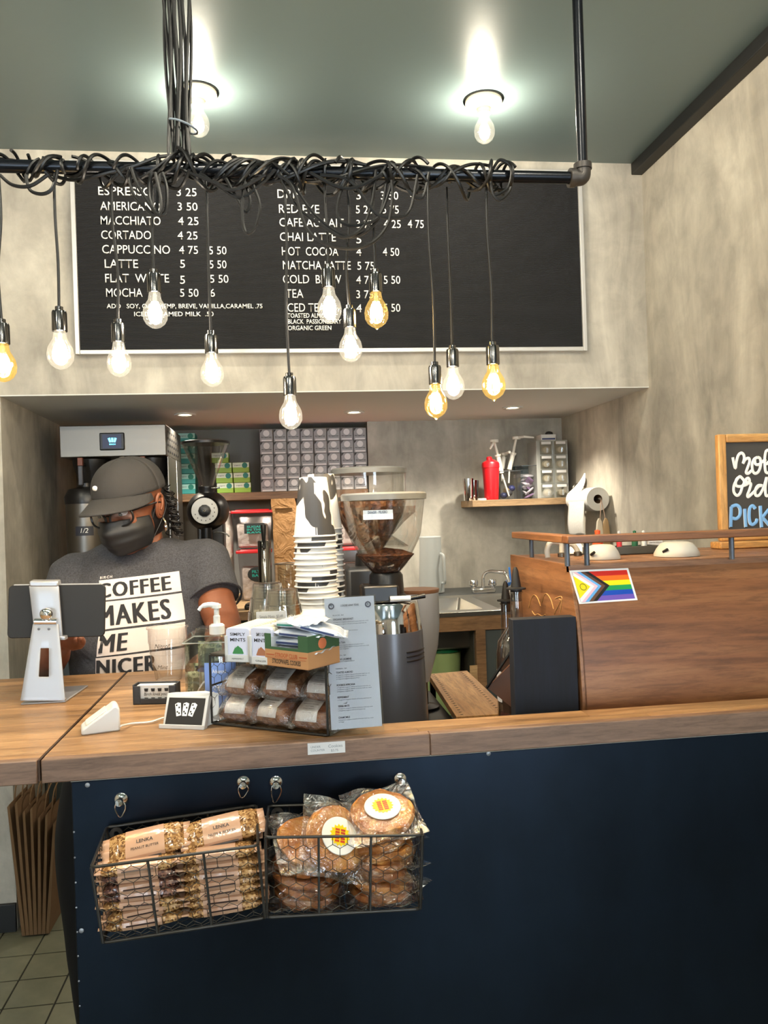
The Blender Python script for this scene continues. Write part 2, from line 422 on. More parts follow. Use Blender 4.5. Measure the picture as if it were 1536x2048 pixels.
M_cord = mat('black_cord', (13, 13, 14), .40)
tang = thing('cable_tangle', 'thick tangle of black cables dropping from ceiling and wrapped around pipe', 'cables', (0, BARY, BARZ))
CRAD = .0034
bunx = at(363, 300, Y=BARY).x
def wrap(x0, x1, turns, r=.022, ph=0, sag=0, n=None):
    pts = []; n = n or int(abs(turns)*14)+8
    for i in range(n+1):
        t = i/n; a = ph+turns*2*math.pi*t
        rr = r+.006*math.sin(t*9+ph)
        pts.append((x0+(x1-x0)*t+.012*math.sin(a*.7+ph), -rr*math.cos(a), rr*math.sin(a)-sag*math.sin(math.pi*t)))
    return pts
W0 = at(-30, 340, Y=BARY).x; W1 = at(1022, 350, Y=BARY).x
r2 = random.Random(11)
for k in range(15):       # one cable for each lamp: down the bundle, then along and around the pipe
    bx = bunx+(k % 5-2)*.0095+r2.uniform(-.002, .002); by = (k//5-1)*.009
    pts = []
    ph = r2.uniform(0, 6)
    for i in range(9):
        t = i/8; z = (ZC-BARZ)*(1-t)+.03*t
        pts.append((bx+.006*math.sin(ph+t*7)*(1 if t > .05 else 0), by+.004*math.cos(ph+t*5), z))
    tgt = W0+(W1-W0)*(k+.5)/15
    x = bx; s = 1 if tgt > bx else -1
    d = abs(tgt-bx); turns = max(1, int(d/.11)) if k % 2 else max(1, int(d/.30))
    pts += [(bx, -.01, .022)]
    seg = wrap(bx, tgt, s*turns, .019+.004*(k % 3), ph=1.57)
    pts += seg[1:]
    MB().tube(smooth_path(pts, 3), CRAD, 6).build('cable', M_cord, tang)
for k in range(30):       # spare length wound over the pipe
    x0 = W0+(W1-W0)*(k+.2)/30; wd = r2.uniform(.05, .16); tn = r2.choice([1, 1, 1, 2])*r2.choice([-1, 1])
    x1 = min(x0+wd, W1)
    MB().tube(smooth_path(wrap(x0, x1, tn, r2.uniform(.018, .034), r2.uniform(0, 6), r2.uniform(0, .016)), 2), CRAD, 6).build('cable', M_cord, tang)
def droop(pxs, dy=0):     # loops that hang free, traced along the plane of the pipe
    pts = [at(x, y, Y=BARY+dy) for x, y in pxs]
    pts = [(p.x, p.y-BARY, p.z-BARZ) for p in pts]
    MB().tube(smooth_path(pts, 6), CRAD, 6).build('hanging_loop', M_cord, tang)
droop([(560, 345), (572, 380), (600, 420), (660, 462), (690, 475), (725, 455), (745, 400), (752, 340)], -.02)
droop([(556, 350), (585, 375), (610, 450), (640, 482), (690, 497), (740, 488), (775, 450), (785, 390), (780, 335)], -.025)
droop([(565, 340), (590, 375), (630, 430), (680, 468), (720, 470), (760, 430), (776, 340)], -.015)
droop([(700, 345), (680, 390), (675, 430), (690, 448), (720, 450), (760, 430), (790, 345)], -.02)
droop([(640, 350), (700, 362), (750, 425), (790, 436), (820, 420), (835, 350)], -.022)
droop([(490, 350), (485, 400), (486, 445), (494, 466), (510, 455), (520, 415), (510, 380), (497, 350)], -.02)
droop([(445, 345), (470, 390), (492, 424), (500, 400), (488, 360)], -.018)
droop([(258, 335), (265, 385), (290, 415), (305, 428), (330, 425), (334, 380), (325, 345)], -.02)
droop([(262, 335), (275, 370), (300, 410), (318, 430), (322, 400), (310, 345)], -.026)
droop([(305, 340), (298, 370), (300, 400), (312, 425), (316, 380), (322, 345)], -.018)
droop([(52, 350), (60, 380), (85, 388), (105, 376), (115, 340)], -.02)
droop([(0, 350), (25, 370), (60, 372), (95, 350)], -.022)
droop([(400, 345), (440, 375), (480, 395), (520, 370), (550, 340)], -.02)
droop([(380, 345), (430, 365), (470, 380), (530, 350)], -.026)
droop([(620, 345), (680, 375), (720, 372), (770, 345)], -.025)
droop([(800, 340), (820, 385), (845, 395), (858, 345)], -.02)
droop([(980, 345), (985, 385), (1000, 400), (1020, 380), (1025, 345)], -.02)
droop([(985, 340), (1000, 320), (1022, 335), (1016, 375), (990, 392)], -.02)
tie = [Vector((bunx+.004+.028*math.cos(a), .022*math.sin(a), .085-.01*math.cos(a))) for a in [i*math.pi/8 for i in range(16)]]
MB().tube(tie, .0022, 6, True).build('cable_tie', mat('grey_tie', (130, 140, 150), .5), tang)

def bulb_profile(s=1.0, point=0):
    p = [(.0135, .0), (.0150, -.010), (.0165, -.018), (.0215, -.026), (.0278, -.038), (.0305, -.052), (.0292, -.066), (.0225, -.078), (.013, -.0855)]
    p += [(.006, -.0885), (.0026, -.093), (0, -.0935)] if point else [(.005, -.0885), (0, -.089)]
    return [(r*s, z*s) for r, z in p]
def bulb_glass(name, tint, em, st):
    m = film(name, tint, .06, .03, 0, .45)
    n, l = nodes(m)
    if 'lit' not in n:
        out = [x for x in n if x.type == 'OUTPUT_MATERIAL'][0]; src = out.inputs[0].links[0].from_socket
        e = n.new('ShaderNodeEmission'); e.name = 'lit'; e.inputs[0].default_value = (*em, 1); e.inputs[1].default_value = st
        a = n.new('ShaderNodeAddShader'); l.new(src, a.inputs[0]); l.new(e.outputs[0], a.inputs[1]); l.new(a.outputs[0], out.inputs[0])
    return m
G_clear = bulb_glass('clear_bulb_glass', (1, .98, .95), (1, .9, .7), .12)
G_amber = bulb_glass('amber_bulb_glass', (1, .82, .42), (1, .66, .2), .14)
M_fil = glow('lit_filament', (255, 225, 165), 26)
PEND = [(5, 645, 5, 765, 1, 0, 'lit amber pendant bulb at the far left end, left of all the others'),
 (115, 620, 125, 740, 0, 0, 'large clear pendant bulb left of the menu board against plaster'),
 (236, 645, 239, 755, 0, 0, 'clear pendant bulb overlapping the lower left corner of menu board'),
 (308, 545, 311, 658, 0, 0, 'short-corded clear pendant bulb in front of the word MOCHA'),
 (419, 668, 428, 775, 0, 0, 'clear pendant bulb hanging below board under the first price column'),
 (577, 752, 584, 860, 0, 0, 'lowest hanging clear pendant bulb, over the grey tea boxes'),
 (655, 535, 661, 648, 0, 0, 'highest clear pendant bulb, in front of COLD BREW letters'),
 (698, 617, 703, 725, 0, 0, 'clear pendant bulb just right and below the highest one'),
 (749, 545, 755, 660, 1, 1, 'amber pendant bulb with pointed tip in front of the price columns'),
 (871, 730, 871, 840, 1, 1, 'amber pendant bulb with pointed tip, lower left of a touching pair'),
 (903, 697, 909, 800, 0, 0, 'clear pendant bulb half behind a lower amber one'),
 (986, 690, 987, 803, 1, 1, 'rightmost amber pendant bulb with pointed tip below the black board')]
for k, (sx, sy, cx, by, amb, pt, lab) in enumerate(PEND):
    yy = BARY+(.03 if k == 10 else -.02 if k == 9 else 0)
    top = at(sx, sy, Y=yy); bot = at(cx, by, Y=yy); x = (at(sx, sy+25, Y=yy).x+at(cx, by-30, Y=yy).x)/2
    L = top.z-bot.z; s = L/.140*(1.0 if not pt else .97)
    t = thing('pendant_bulb', lab, 'light bulb', (x, yy, top.z), 0, 'bare bulbs hanging from the pipe rail')
    wob = r2.uniform(-.004, .004)
    h = BARZ-top.z
    MB().tube(smooth_path([(wob, 0, h-.012), (wob*1.6, 0, h*.66), (-wob, 0, h*.33), (0, 0, .004)], 5), .0028, 8).build('cord', M_cord, t)
    MB().lathe([(0, .006), (.0075, .006), (.0075, 0), (.0155*s, -.002), (.017*s, -.006), (.0172*s, -.050*s), (.0150*s, -.051*s), (.0150*s, -.02)], 24).build('socket', mat('socket_chrome', (112, 111, 110), .14, 1), t)
    MB().lathe(bulb_profile(s, pt), 24, (0, 0, -.050*s)).build('glass_bulb', G_amber if amb else G_clear, t)
    f = MB()
    for q in range(6):
        a = q*math.pi/3; r_ = .0075*s
        f.tube([(r_*math.cos(a), r_*math.sin(a), -.074*s), (r_*1.15*math.cos(a+.3), r_*1.15*math.sin(a+.3), -.116*s)], .0016, 5)
    f.build('filament', M_fil, t)
    MB().lathe([(.003, 0), (.0045, -.012), (.002, -.03), (.0012, -.06)], 10, (0, 0, -.05*s)).build('glass_stem', G_clear, t)
    lamp('POINT', (0, 0, -.098*s), PENDANT_W, WARM if not amb else (1, .76, .45), .0200*s, 'bulb_light', t)
# ceiling lamp holders
M_porc = mat('cream_porcelain', (235, 228, 205), .3)
for px, py, lab in ((395, 183, 'porcelain ceiling lampholder with lit bulb half hidden behind the cable bundle'), (967, 200, 'porcelain ceiling lampholder with lit bulb in open ceiling left of the drop pipe')):
    p = at(px, py, Z=ZC)
    t = thing('ceiling_lamp', lab, 'ceiling lamp', p, 0, 'bare bulb ceiling lamps')
    MB().lathe([(.060, 0), (.060, -.012), (.052, -.018), (.030, -.026), (.022, -.030), (.022, -.046), (.017, -.046)], 32).build('lampholder', M_porc, t)
    MB().lathe([(.066, .0), (.066, -.003), (.058, -.003)], 32).build('backing_ring', M_black, t)
    MB().lathe(bulb_profile(1.12, 0), 24, (0, 0, -.043)).build('glass_bulb', G_clear, t)
    f = MB(); [f.tube([(.007*math.cos(a), .007*math.sin(a), -.07), (.008*math.cos(a), .008*math.sin(a), -.12)], .0016, 5) for a in (0, 1.57, 3.14, 4.71)]
    f.build('filament', M_fil, t)
    lamp('POINT', (0, 0, -.098), CEIL_W, (1, .93, .78), .021, 'bulb_light', t)
# unseen lamp copies added over the customers' side to brighten the room
for x_, y_, lab in ((-.22, .9, 'added unseen fill lamp overhead left, above the pipe rail'), (.70, .9, 'added unseen fill lamp overhead right, above the pipe rail'), (-.22, -.8, 'added unseen fill lamp behind the viewer at left'), (.70, -.8, 'added unseen fill lamp behind the viewer at right'), (-1.4, -.2, 'added unseen fill lamp at far left behind viewer'), (-1.4, 1.4, 'added unseen fill lamp at far left beyond the pipe rail end'), (0.2, -2.5, 'added unseen fill lamp near the shop window')):
    tt = copy_tree(t, (x_, y_, ZC), label=lab)
    for ch in tt.children:
        if ch.type == 'LIGHT': ch.data = ch.data.copy(); ch.data.energy = FILL_W
for px, py, lab in ((370, 828, 'left recessed downlight in the low soffit, over brewer'), (708, 823, 'middle recessed downlight in low soffit above the tea boxes'), (1025, 814, 'right recessed downlight in the low soffit above the shaker shelf')):
    p = at(px, py, Z=ZS-.004)
    t = thing('downlight', lab, 'downlight', p, 0, 'recessed soffit downlights')
    MB().lathe([(.030, -.001), (.046, -.001), (.048, -.004), (.044, -.008), (.030, -.006)], 32, caps=False).build('trim_ring', M_white, t)
    MB().lathe([(0, -.001), (.030, -.001)], 24, caps=False).build('lens', glow('lit_lens', (255, 240, 215), 14), t)
    lamp('SPOT', (0, 0, -.012), SPOT_W, (1, .9, .74), .02, 'downlight_beam', t, spot_size=R(130), spot_blend=.6)
# ================================================================ COUNTER
ZT, TH = 1.08, .034
M_stave = wood('butcher_block', (122, 90, 60), (158, 120, 82), (184, 146, 104), 1.6, 'X', .38, .26)
M_edge = wood('counter_edge', (104, 80, 64), (126, 98, 80), (148, 118, 98), 1.2, 'X', .45, .06)
JX = -.389
def top(name, label, rows, loc):
    t = thing(name, label, 'countertop', loc)
    q = random.Random(name)
    for (y0, y1, xa, xb) in rows:
        x = xa
        while x < xb-.001:
            L = q.uniform(.25, .75); x2 = min(x+L, xb)
            if xb-x2 < .12: x2 = xb
            m = MB().bx(x+.0002-loc[0], x2-.0002-loc[0], y0+.0002-loc[1], y1-.0002-loc[1], -TH, 0-q.uniform(0, .0003))
            m.build('stave', M_stave, t, bevel=.0005)
            x = x2
    return t
Y0 = 1.305; SW = .0415
rows = [(Y0+.018, Y0+SW, JX+.002, XR-.002), (Y0+SW, Y0+SW*2, JX+.002, XR-.002)]
rows += [(Y0+SW*i, Y0+SW*(i+1), JX+.002, .13) for i in range(2, 17)]
ct = top('countertop', 'pale butcher-block countertop with narrow ledge running right past the espresso machine', rows, (0, Y0, ZT))
for a, b in ((JX+.002, .23), (.23, .92), (.92, XR-.002)):
    MB().bx(a, b-.0004, 0, .018, -TH-.003, 0).build('edge_board', M_edge, ct, bevel=.002)
rows = [(Y0+.018, Y0+SW, -1.9, JX-.004)]+[(Y0+SW*i, Y0+SW*(i+1), -1.9, JX-.004) for i in range(1, 17)]
cl = top('countertop_leaf', 'butcher-block counter leaf at left under the tablet stand', rows, (0, Y0, ZT))
MB().bx(-1.9, JX-.004, 0, .018, -TH-.003, 0).build('edge_board', M_edge, cl, bevel=.002)
MB().bx(JX-.004, JX-.0005, .004, .70, -TH, -.001).build('hinge_strip', mat('bronze_strip', (75, 55, 42), .4, .7), cl)
MB().bx(-1.9, -1.86, .1, .6, -ZT, -TH).build('support_leg', M_blackm, cl)

M_panel = mat('navy_steel_panel', (18, 24, 33), .30, .85)
v = coords(M_panel, (1, 1, .6)); P_(M_panel).inputs['Specular IOR Level'].default_value = .6
setcol(M_panel, ramp(M_panel, noise(M_panel, v, 3, 5, .6), [(.3, (21, 28, 37)), (.7, (31, 42, 56))]))
bump(M_panel, noise(M_panel, coords(M_panel), 5, 3), .05, .01)
PX0 = -.345
fp = thing('front_panel', 'tall dark navy sheet metal panel on the front of the counter', 'panel', (0, 1.32, 0))
MB().bx(PX0, XR-.002, -.006, .006, .002, ZT-TH-.006).build('steel_sheet', M_panel, fp, bevel=.0015)
MB().bx(PX0, XR-.002, -.008, .006, ZT-TH-.0055, ZT-TH-.0035).build('top_bead', mat('pale_bead', (170, 165, 155), .5), fp)
scr = MB().lathe([(.0038, .0005), (.0038, -.0008), (.002, -.0016), (0, -.0016)], 10)
scr_me = None
def screw(p, s=1):
    global scr_me
    if scr_me is None: scr_me = scr.mesh('screw', mat('screw_steel', (150, 152, 156), .45, .8))
    o = bpy.data.objects.new('screw', scr_me); scene.collection.objects.link(o); o.parent = fp
    o.rotation_euler = (R(-90), 0, 0); o.location = p; o.scale = (s, s, s)
for px, py in ((175, 1570), (977, 1507), (163, 1861)):
    p = at(px, py, Y=1.314); screw((p.x, -.0062, p.z))
for py in (1664, 1715, 1765, 1815, 1864, 1912, 1962, 2012):
    p = at(149+(py-1664)*.033, py, Y=1.314); screw((PX0+.002, -.0062, p.z), .4)
cab = thing('counter_cabinet', 'dark cabinet carcass behind the navy panel holding up the countertop', 'cabinet', (0, 1.6, 0))
M_car = mat('dark_carcass', (24, 25, 27), .6)
MB().bx(PX0+.01, .128, -.27, .38, .0, ZT-TH-.001).build('carcass', M_car, cab)
MB().bx(.13, XR-.002, -.27, .34, 0, .88).build('carcass', M_car, cab)
MB().bx(.13, XR-.002, -.27, .36, .88, .90).build('worktop', M_blackm, cab)

# paper note taped to the edge
a = at(615, 1487, Y=1.303); b = at(690, 1484, Y=1.303); c = at(615, 1510, Y=1.303)
t = thing('price_note', 'small white paper note reading Cookies taped to the counter edge', 'note', (a.x, 1.3035, c.z))
W_, H_ = b.x-a.x, a.z-c.z
MB().bx(0, W_, -.0006, 0, 0, H_).build('paper', M_paper, t)
m = MB(); text(m, 'Cookies', (W_*.55, -.0009, H_*.52), XA, ZA, H_*.26, bold=0); text(m, '$3.75', (W_*.62, -.0009, H_*.16), XA, ZA, H_*.2)
text(m, 'UNDER', (W_*.08, -.0009, H_*.56), XA, ZA, H_*.18); text(m, 'COUNTER', (W_*.08, -.0009, H_*.26), XA, ZA, H_*.18); m.build('lettering', mat('grey_ink', (120, 125, 130), .7), t)

# ================================================================ HANGING BASKETS
M_wire = mat('grey_wire', (62, 60, 57), .38, .7)
M_wire2 = mat('fine_wire', (70, 66, 60), .4, .7)
def bilin(c, u, v_, w_): # c: 8 corners bottom front-left,front-right,back-right,back-left then top
    B = [Vector(p) for p in c]
    def lay(q): return (q[0]*(1-u)+q[1]*u)*(1-v_)+(q[3]*(1-u)+q[2]*u)*v_
    return lay(B[:4])*(1-w_)+lay(B[4:])*w_
def hexnet(mb, fn, W, H, cell=.021, r=.0005):
    s = cell/math.sqrt(3); hx = cell; vy = 1.5*s
    segs = []
    rows_ = int(H/vy)+2; cols = int(W/hx)+2
    for j in range(-1, rows_):
        for i in range(-1, cols):
            cx = i*hx+(hx/2 if j % 2 else 0); cy = j*vy
            p = [(cx, cy-s), (cx+hx/2, cy-s/2), (cx+hx/2, cy+s/2)]
            segs += [((cx-hx/2, cy-s/2), p[0]), (p[0], p[1]), (p[1], p[2])]
    for a_, b_ in segs:
        if max(a_[0], b_[0]) < 0 or min(a_[0], b_[0]) > W or max(a_[1], b_[1]) < 0 or min(a_[1], b_[1]) > H: continue
        q = [(min(max(x/W, 0), 1), min(max(y/H, 0), 1)) for x, y in (a_, b_)]
        if (Vector(q[0])-Vector(q[1])).length < .003: continue
        mb.tube([fn(*q[0]), fn(*q[1])], r, 4, caps=False)
def wire_basket(name, label, cat, corners, base, bars=(1/3, 2/3), open_top=True, front_net=True, back_ribs=False):
    t = thing(name, label, cat, base); B = [Vector(p)-Vector(base) for p in corners]
    def F(u, v_, w_): return bilin(B, u, v_, w_)
    W = (B[1]-B[0]).length; D = (B[3]-B[0]).length; H = (B[4]-B[0]).length
    fr_ = MB(); r = .0022
    for lvl in (0, 1):
        c = [F(0, 0, lvl), F(1, 0, lvl), F(1, 1, lvl), F(0, 1, lvl)]
        loop = fillet([c[0]*.5+c[1]*.5, c[1], c[2], c[3], c[0], c[0]*.5+c[1]*.5], .008)
        fr_.tube(loop, r, 8, caps=False)
    for u, v_ in ((0, 0), (1, 0), (0, 1), (1, 1)): fr_.tube([F(u, v_, 0), F(u, v_, 1)], r*.95, 8)
    fr_.build('frame', M_wire, t)
    for u in bars:
        MB().tube([F(u, 0, 1), F(u, 1, 1), F(u, 1, 0), F(u, 0, 0)] if back_ribs else [F(u, 1, 1), F(u, 1, 0), F(u, 0, 0), F(u, 0, 1)], r*.85, 6).build('rib', M_wire, t)
    nt = MB()
    if front_net: hexnet(nt, lambda a, b: F(a, 0, b), W, H)
    hexnet(nt, lambda a, b: F(a, 1, b), W, H)
    hexnet(nt, lambda a, b: F(0, a, b), D, H); hexnet(nt, lambda a, b: F(1, a, b), D, H); hexnet(nt, lambda a, b: F(a, b, 0), W, D)
    nt.build('wire_netting', M_wire2, t, kind='stuff')
    return t, F
YF, YK = 1.165, 1.305
def corners_from(ft, fb, bt):
    "front-top pair, front-bottom pair, back-top pair of photo pixels"
    f1, f2 = at(*ft[0], Y=YF), at(*ft[1], Y=YF); g1, g2 = at(*fb[0], Y=YF), at(*fb[1], Y=YF)
    k1, k2 = at(*bt[0], Y=YK), at(*bt[1], Y=YK)
    d1, d2 = f1-g1, f2-g2
    return [g1, g2, k2-d2, k1-d1, f1, f2, k2, k1]
CA = corners_from(((182, 1735), (516, 1691)), ((206, 1886), (530, 1836)), ((213, 1655), (513, 1611)))
CB = corners_from(((531, 1675), (845, 1670)), ((534, 1835), (841, 1818)), ((537, 1612), (826, 1604)))
bkA, FA = wire_basket('wire_basket', 'left wire basket hung on the navy panel, full of granola bars', 'basket', CA, tuple((CA[0]+CA[1]+CA[2]+CA[3])/4))
bkB, FB = wire_basket('wire_basket', 'right wire basket hung on the navy panel, holding wrapped cookies', 'basket', CB, tuple((CB[0]+CB[1]+CB[2]+CB[3])/4))
for t, F in ((bkA, FA), (bkB, FB)):
    for u in (.06, .94):
        p = F(u, 1, .9); MB().lathe([(.004, 0), (.010, 0), (.010, .002), (.004, .002)], 16, caps=False, M=Matrix.Translation(p+Vector((0, -.002, 0))) @ Matrix.Rotation(R(90), 4, 'X')).build('hanging_eye', M_wire, t)
# magnet hooks with wire loops
for px, py, ly, lab in ((243, 1597, 1637, 'magnetic hook with wire loop at the left end of granola bar basket'), (487, 1563, 1598, 'magnetic hook with wire loop above right end of the granola bar basket'),
                    (552, 1563, 1608, 'magnetic hook with wire loop above left end of cookie basket'), (800, 1557, 1596, 'rightmost magnetic hook with wire loop above the cookie basket')):
    p = at(px, py, Y=1.314)
    t = thing('magnet_hook', lab, 'hook', p, 0, 'magnetic hooks on the navy panel')
    MY = Matrix.Rotation(R(90), 4, 'X')
    MB().lathe([(.010, 0), (.0105, .004), (.009, .006), (.005, .008), (.0045, .016), (.006, .018), (.0055, .021), (0, .0215)], 20, M=MY).build('magnet', M_chrome, t)
    q = at(px-4, ly, Y=1.30); dz = q.z-p.z; dx = q.x-p.x
    MB().tube(smooth_path([(0, -.012, .004), (.0065, -.012, -.004), (.0078, -.012, dz*.45), (.003+dx*.6, -.010, dz*.9), (dx, -.008, dz), (-.003+dx*.6, -.010, dz*.9), (-.0078, -.012, dz*.45), (-.0065, -.012, -.004), (0, -.012, .004)], 4), .0009, 6).build('wire_loop', M_chrome, t)

# granola bars
M_peach = mat('peach_wrapper', (190, 150, 122), .18)
bump(M_peach, noise(M_peach, coords(M_peach), 60, 2), .4, .002)
def granola(name, a, b, c):
    m = mat(name, b, .16); v = coords(m)
    n, l = nodes(m); vo = n.new('ShaderNodeTexVoronoi'); vo.inputs['Scale'].default_value = 330; l.new(v, vo.inputs[0])
    setcol(m, ramp(m, vo.outputs['Color'], [(.2, a), (.5, b), (.8, c)])); bump(m, noise(m, v, 45, 3), .8, .004)
    return m
M_gr1 = granola('oat_granola', (92, 60, 34), (150, 108, 64), (196, 156, 104))
M_gr2 = granola('dark_granola', (48, 30, 30), (88, 58, 52), (140, 100, 80))
def pillow(mb, L, D, H, nu=12, nv=6, x0=None, x1=None):
    "puffed packet body along x, flattened at the ends"
    def sec(x):
        t = abs(2*x/L); k = max(0, 1-t**5)**.5
        return .10+.90*k
    xs = [(x0 if x0 is not None else -L/2)+((x1 if x1 is not None else L/2)-(x0 if x0 is not None else -L/2))*i/nu for i in range(nu+1)]
    n = 12; vs = []
    for x in xs:
        k = sec(x)
        for j in range(n):
            a = 2*math.pi*j/n; cy = math.cos(a); sz = math.sin(a)
            vs.append((x, D/2*math.copysign(abs(cy)**.55, cy)*(.93+.07*k), H/2*math.copysign(abs(sz)**.7, sz)*k))
    fs = [(i*n+j, i*n+(j+1) % n, (i+1)*n+(j+1) % n, (i+1)*n+j) for i in range(len(xs)-1) for j in range(n)]
    fs += [tuple(range(n))[::-1], tuple((len(xs)-1)*n+j for j in range(n))]
    mb.add(vs, fs)
def snack_bar(M_g, text_on=None):
    t = thing('snack_bar', 'x', 'snack bar')
    L, D, H = .108, .050, .0165
    m = MB(); pillow(m, L, D, H); m.build('bar_packet', M_g, t)
    m = MB(); pillow(m, L*1.0, D*1.03, H*1.06, 8, 6, -.030, .026); m.build('wrapper_band', M_peach, t)
    for s in (-1, 1):
        def cr(u, v_, s=s): return (s*(L/2-.006+.016*u), (v_-.5)*D*.92, .0022*math.sin(v_*18)*u)
        MB().grid(cr, 3, 14).build('crimped_end', M_peach, t, solid=.0006)
    m = MB(); m.tube([(-.024, -D/2*1.035, .001), (.020, -D/2*1.035, .001)], .0024, 8, flat=.3); m.build('dark_stripe', mat('dark_brown_print', (42, 28, 30), .4), t)
    if text_on:
        m = MB(); text(m, 'LENKA', (-.014, -.004, H*.56), XA, YA, .006, .024, bold=.02)
        text(m, text_on, (-.022, -.015, H*.55), XA, YA, .0045, .04, bold=.01); m.build('wrapper_lettering', mat('dark_brown_print', (42, 28, 30), .4), t)
    return t
def upd(): bpy.context.view_layer.update()
ux = (CA[1]-CA[0]).normalized(); uy = Vector((0, 1, 0)); uz = (CA[4]-CA[0]).normalized(); 
rotA = Matrix((ux, uy, ux.cross(uy))).transposed().to_euler()
protos = {0: snack_bar(M_gr1), 1: snack_bar(M_gr2)}
tops = {0: snack_bar(M_gr1, 'PEANUT BUTTER'), 1: snack_bar(M_gr1, 'NUTS & BERRIES')}
used = set()
def place_bar(src, key, p, rot, lab, grp):
    if key in used: o = copy_tree(src)
    else: o = src; used.add(key)
    o.location = p; o.rotation_euler = rot; o['label'] = lab; o['group'] = grp
grp = 'granola bars in the left hanging basket'
q = random.Random(3)
for col, (uc, n_) in enumerate(((.255, 7), (.745, 7))):
    for k in range(n_):
        w_ = .075+k*.123
        for dep in (.30, .74):
            if dep > .5 and k < 5: continue
            p = Vector(bkA.location)+FA(uc+q.uniform(-.015, .015), dep, w_)
            if dep > .5: p.z += .006
            r_ = Euler((rotA.x+q.uniform(-.06, .06), rotA.y+q.uniform(-.05, .05), rotA.z+q.uniform(-.06, .06)))
            side = 'left' if col == 0 else 'right'
            row = ORD[k] + ' from the bottom in the %s pile' % side if k else 'at the bottom of the %s pile' % side
            lab = 'peach-wrapped granola bar, %s%s, hanging basket' % (row, ', front row' if k >= 5 and dep < .5 else ', back row' if dep > .5 else '')
            dark = 1 if (col == 0 and k in (3, 4, 5)) else 0
            place_bar(protos[dark], ('b', dark), p, r_, lab, grp)
for col, (uc, dy, dz, rz, lab) in enumerate(((.30, .45, .985, .1, 'granola bar lying on top of left pile, reading PEANUT BUTTER'), (.78, .5, 1.0, .12, 'granola bar lying on top of right pile, reading NUTS & BERRIES'))):
    p = Vector(bkA.location)+FA(uc, dy, dz)
    place_bar(tops[col], ('t', col), p, Euler((rotA.x+.5, rotA.y-.06, rotA.z+rz)), lab, grp)

# cookies
M_cook = mat('golden_cookie', (206, 138, 66), .55)
v = coords(M_cook); c = ramp(M_cook, noise(M_cook, v, 38, 5, .65), [(.3, (150, 78, 30)), (.5, (204, 132, 60)), (.72, (226, 168, 92))]); setcol(M_cook, c); bump(M_cook, noise(M_cook, v, 30, 5, .65), 1, .008)
M_cook2 = mat('brown_cookie', (160, 92, 44), .5); v = coords(M_cook2)
setcol(M_cook2, ramp(M_cook2, noise(M_cook2, v, 45, 5, .7), [(.3, (110, 50, 24)), (.5, (170, 100, 48)), (.72, (204, 142, 76))])); bump(M_cook2, noise(M_cook2, v, 45, 4), .8, .003)
M_bag = film('cookie_bag_film', (.98, .97, .95), .13, .12, 42, .5)
def cookie(mm, sticker, R_=.050, Hc=.018):
    t = thing('wrapped_cookie', 'x', 'cookie')
    prof = [(0, -Hc*.5), (R_*.86, -Hc*.5), (R_*.98, -Hc*.25), (R_, 0), (R_*.93, Hc*.32), (R_*.6, Hc*.5), (0, Hc*.55)]
    m = MB(); m.lathe(prof, 36)
    q2 = random.Random(R_)
    m.v = [(x*(1+.03*math.sin(math.atan2(y, x)*3+1)), y*(1+.03*math.sin(math.atan2(y, x)*5)), z+.0018*math.sin(x*180)*math.cos(y*150)) for x, y, z in m.v]
    m.build('cookie', mm, t)
    S = R_*1.14
    def bag(sgn):
        def f(u, v_):
            x = (u-.5)*2*S; y = (v_-.5)*2*S*1.05; r_ = math.hypot(x, y)/(R_*1.12)
            h = Hc*.66*max(0, 1-r_**3)**.5 if r_ < 1 else 0
            return (x, y, sgn*h+.0035*math.sin(x*90+y*60)*(1 if r_ > .8 else .1))
        return f
    m = MB().grid(bag(1), 22, 22); m.grid(bag(-1), 14, 14); m.build('clear_bag', M_bag, t)
    if sticker:
        h = Hc*.72
        s_ = MB().lathe([(0, h+.0012), (.028, h+.0004), (.0285, h-.001)], 36, caps=False).build('round_sticker', mat('sticker_white', (240, 236, 228), .4), t)
        star = [((.017 if i % 2 else .0135)*math.cos(i*math.pi/16), (.017 if i % 2 else .0135)*math.sin(i*math.pi/16)) for i in range(32)]
        MB().prism(star, .0004, Matrix.Translation((0, 0, h+.0014))).build('yellow_sunburst', mat('sun_yellow', (248, 210, 20), .4), s_)
        for i, (ox, cc) in enumerate(((-.0045, (200, 70, 30)), (.0045, (190, 60, 40)))):
            mm2 = MB()
            for j in range(5): mm2.bx(ox-.0035, ox+.0035, -.0105+j*.0042, -.0105+j*.0042+.003, h+.0019, h+.0022)
            mm2.build('printed_letters', mat('sticker_print_%d' % i, cc, .4), s_)
    return t
cs = {('g', 1): cookie(M_cook, 1), ('g', 0): cookie(M_cook, 0), ('b', 0): cookie(M_cook2, 0)}
grp = 'wrapped cookies in the right hanging basket'
uxB = (CB[1]-CB[0]).normalized(); rotB = Matrix((uxB, YA, uxB.cross(YA))).transposed().to_euler()
used2 = set()
def put_cookie(key, u, v_, w_, rx, ry, rz, lab):
    src = cs[key]
    o = src if key not in used2 else copy_tree(src); used2.add(key)
    o.location = Vector(bkB.location)+FB(u, v_, w_); o.rotation_euler = (rotB.x+rx, rotB.y+ry, rotB.z+rz)
    o['label'] = lab; o['group'] = grp
for k in range(5):
    put_cookie(('b', 0), .25+.012*math.sin(k*2), .5, .075+k*.118, R(5+3*math.sin(k)), R(4*math.cos(k*2)), k*.5, 'unlabelled wrapped brown cookie, %s in the left stack of cookie basket' % (ORD[k]+' from the bottom' if k else 'lowest'))
put_cookie(('g', 0), .27, .42, .74, R(24), R(8), .3, 'tilted golden wrapped cookie just under the stickered one, left stack')
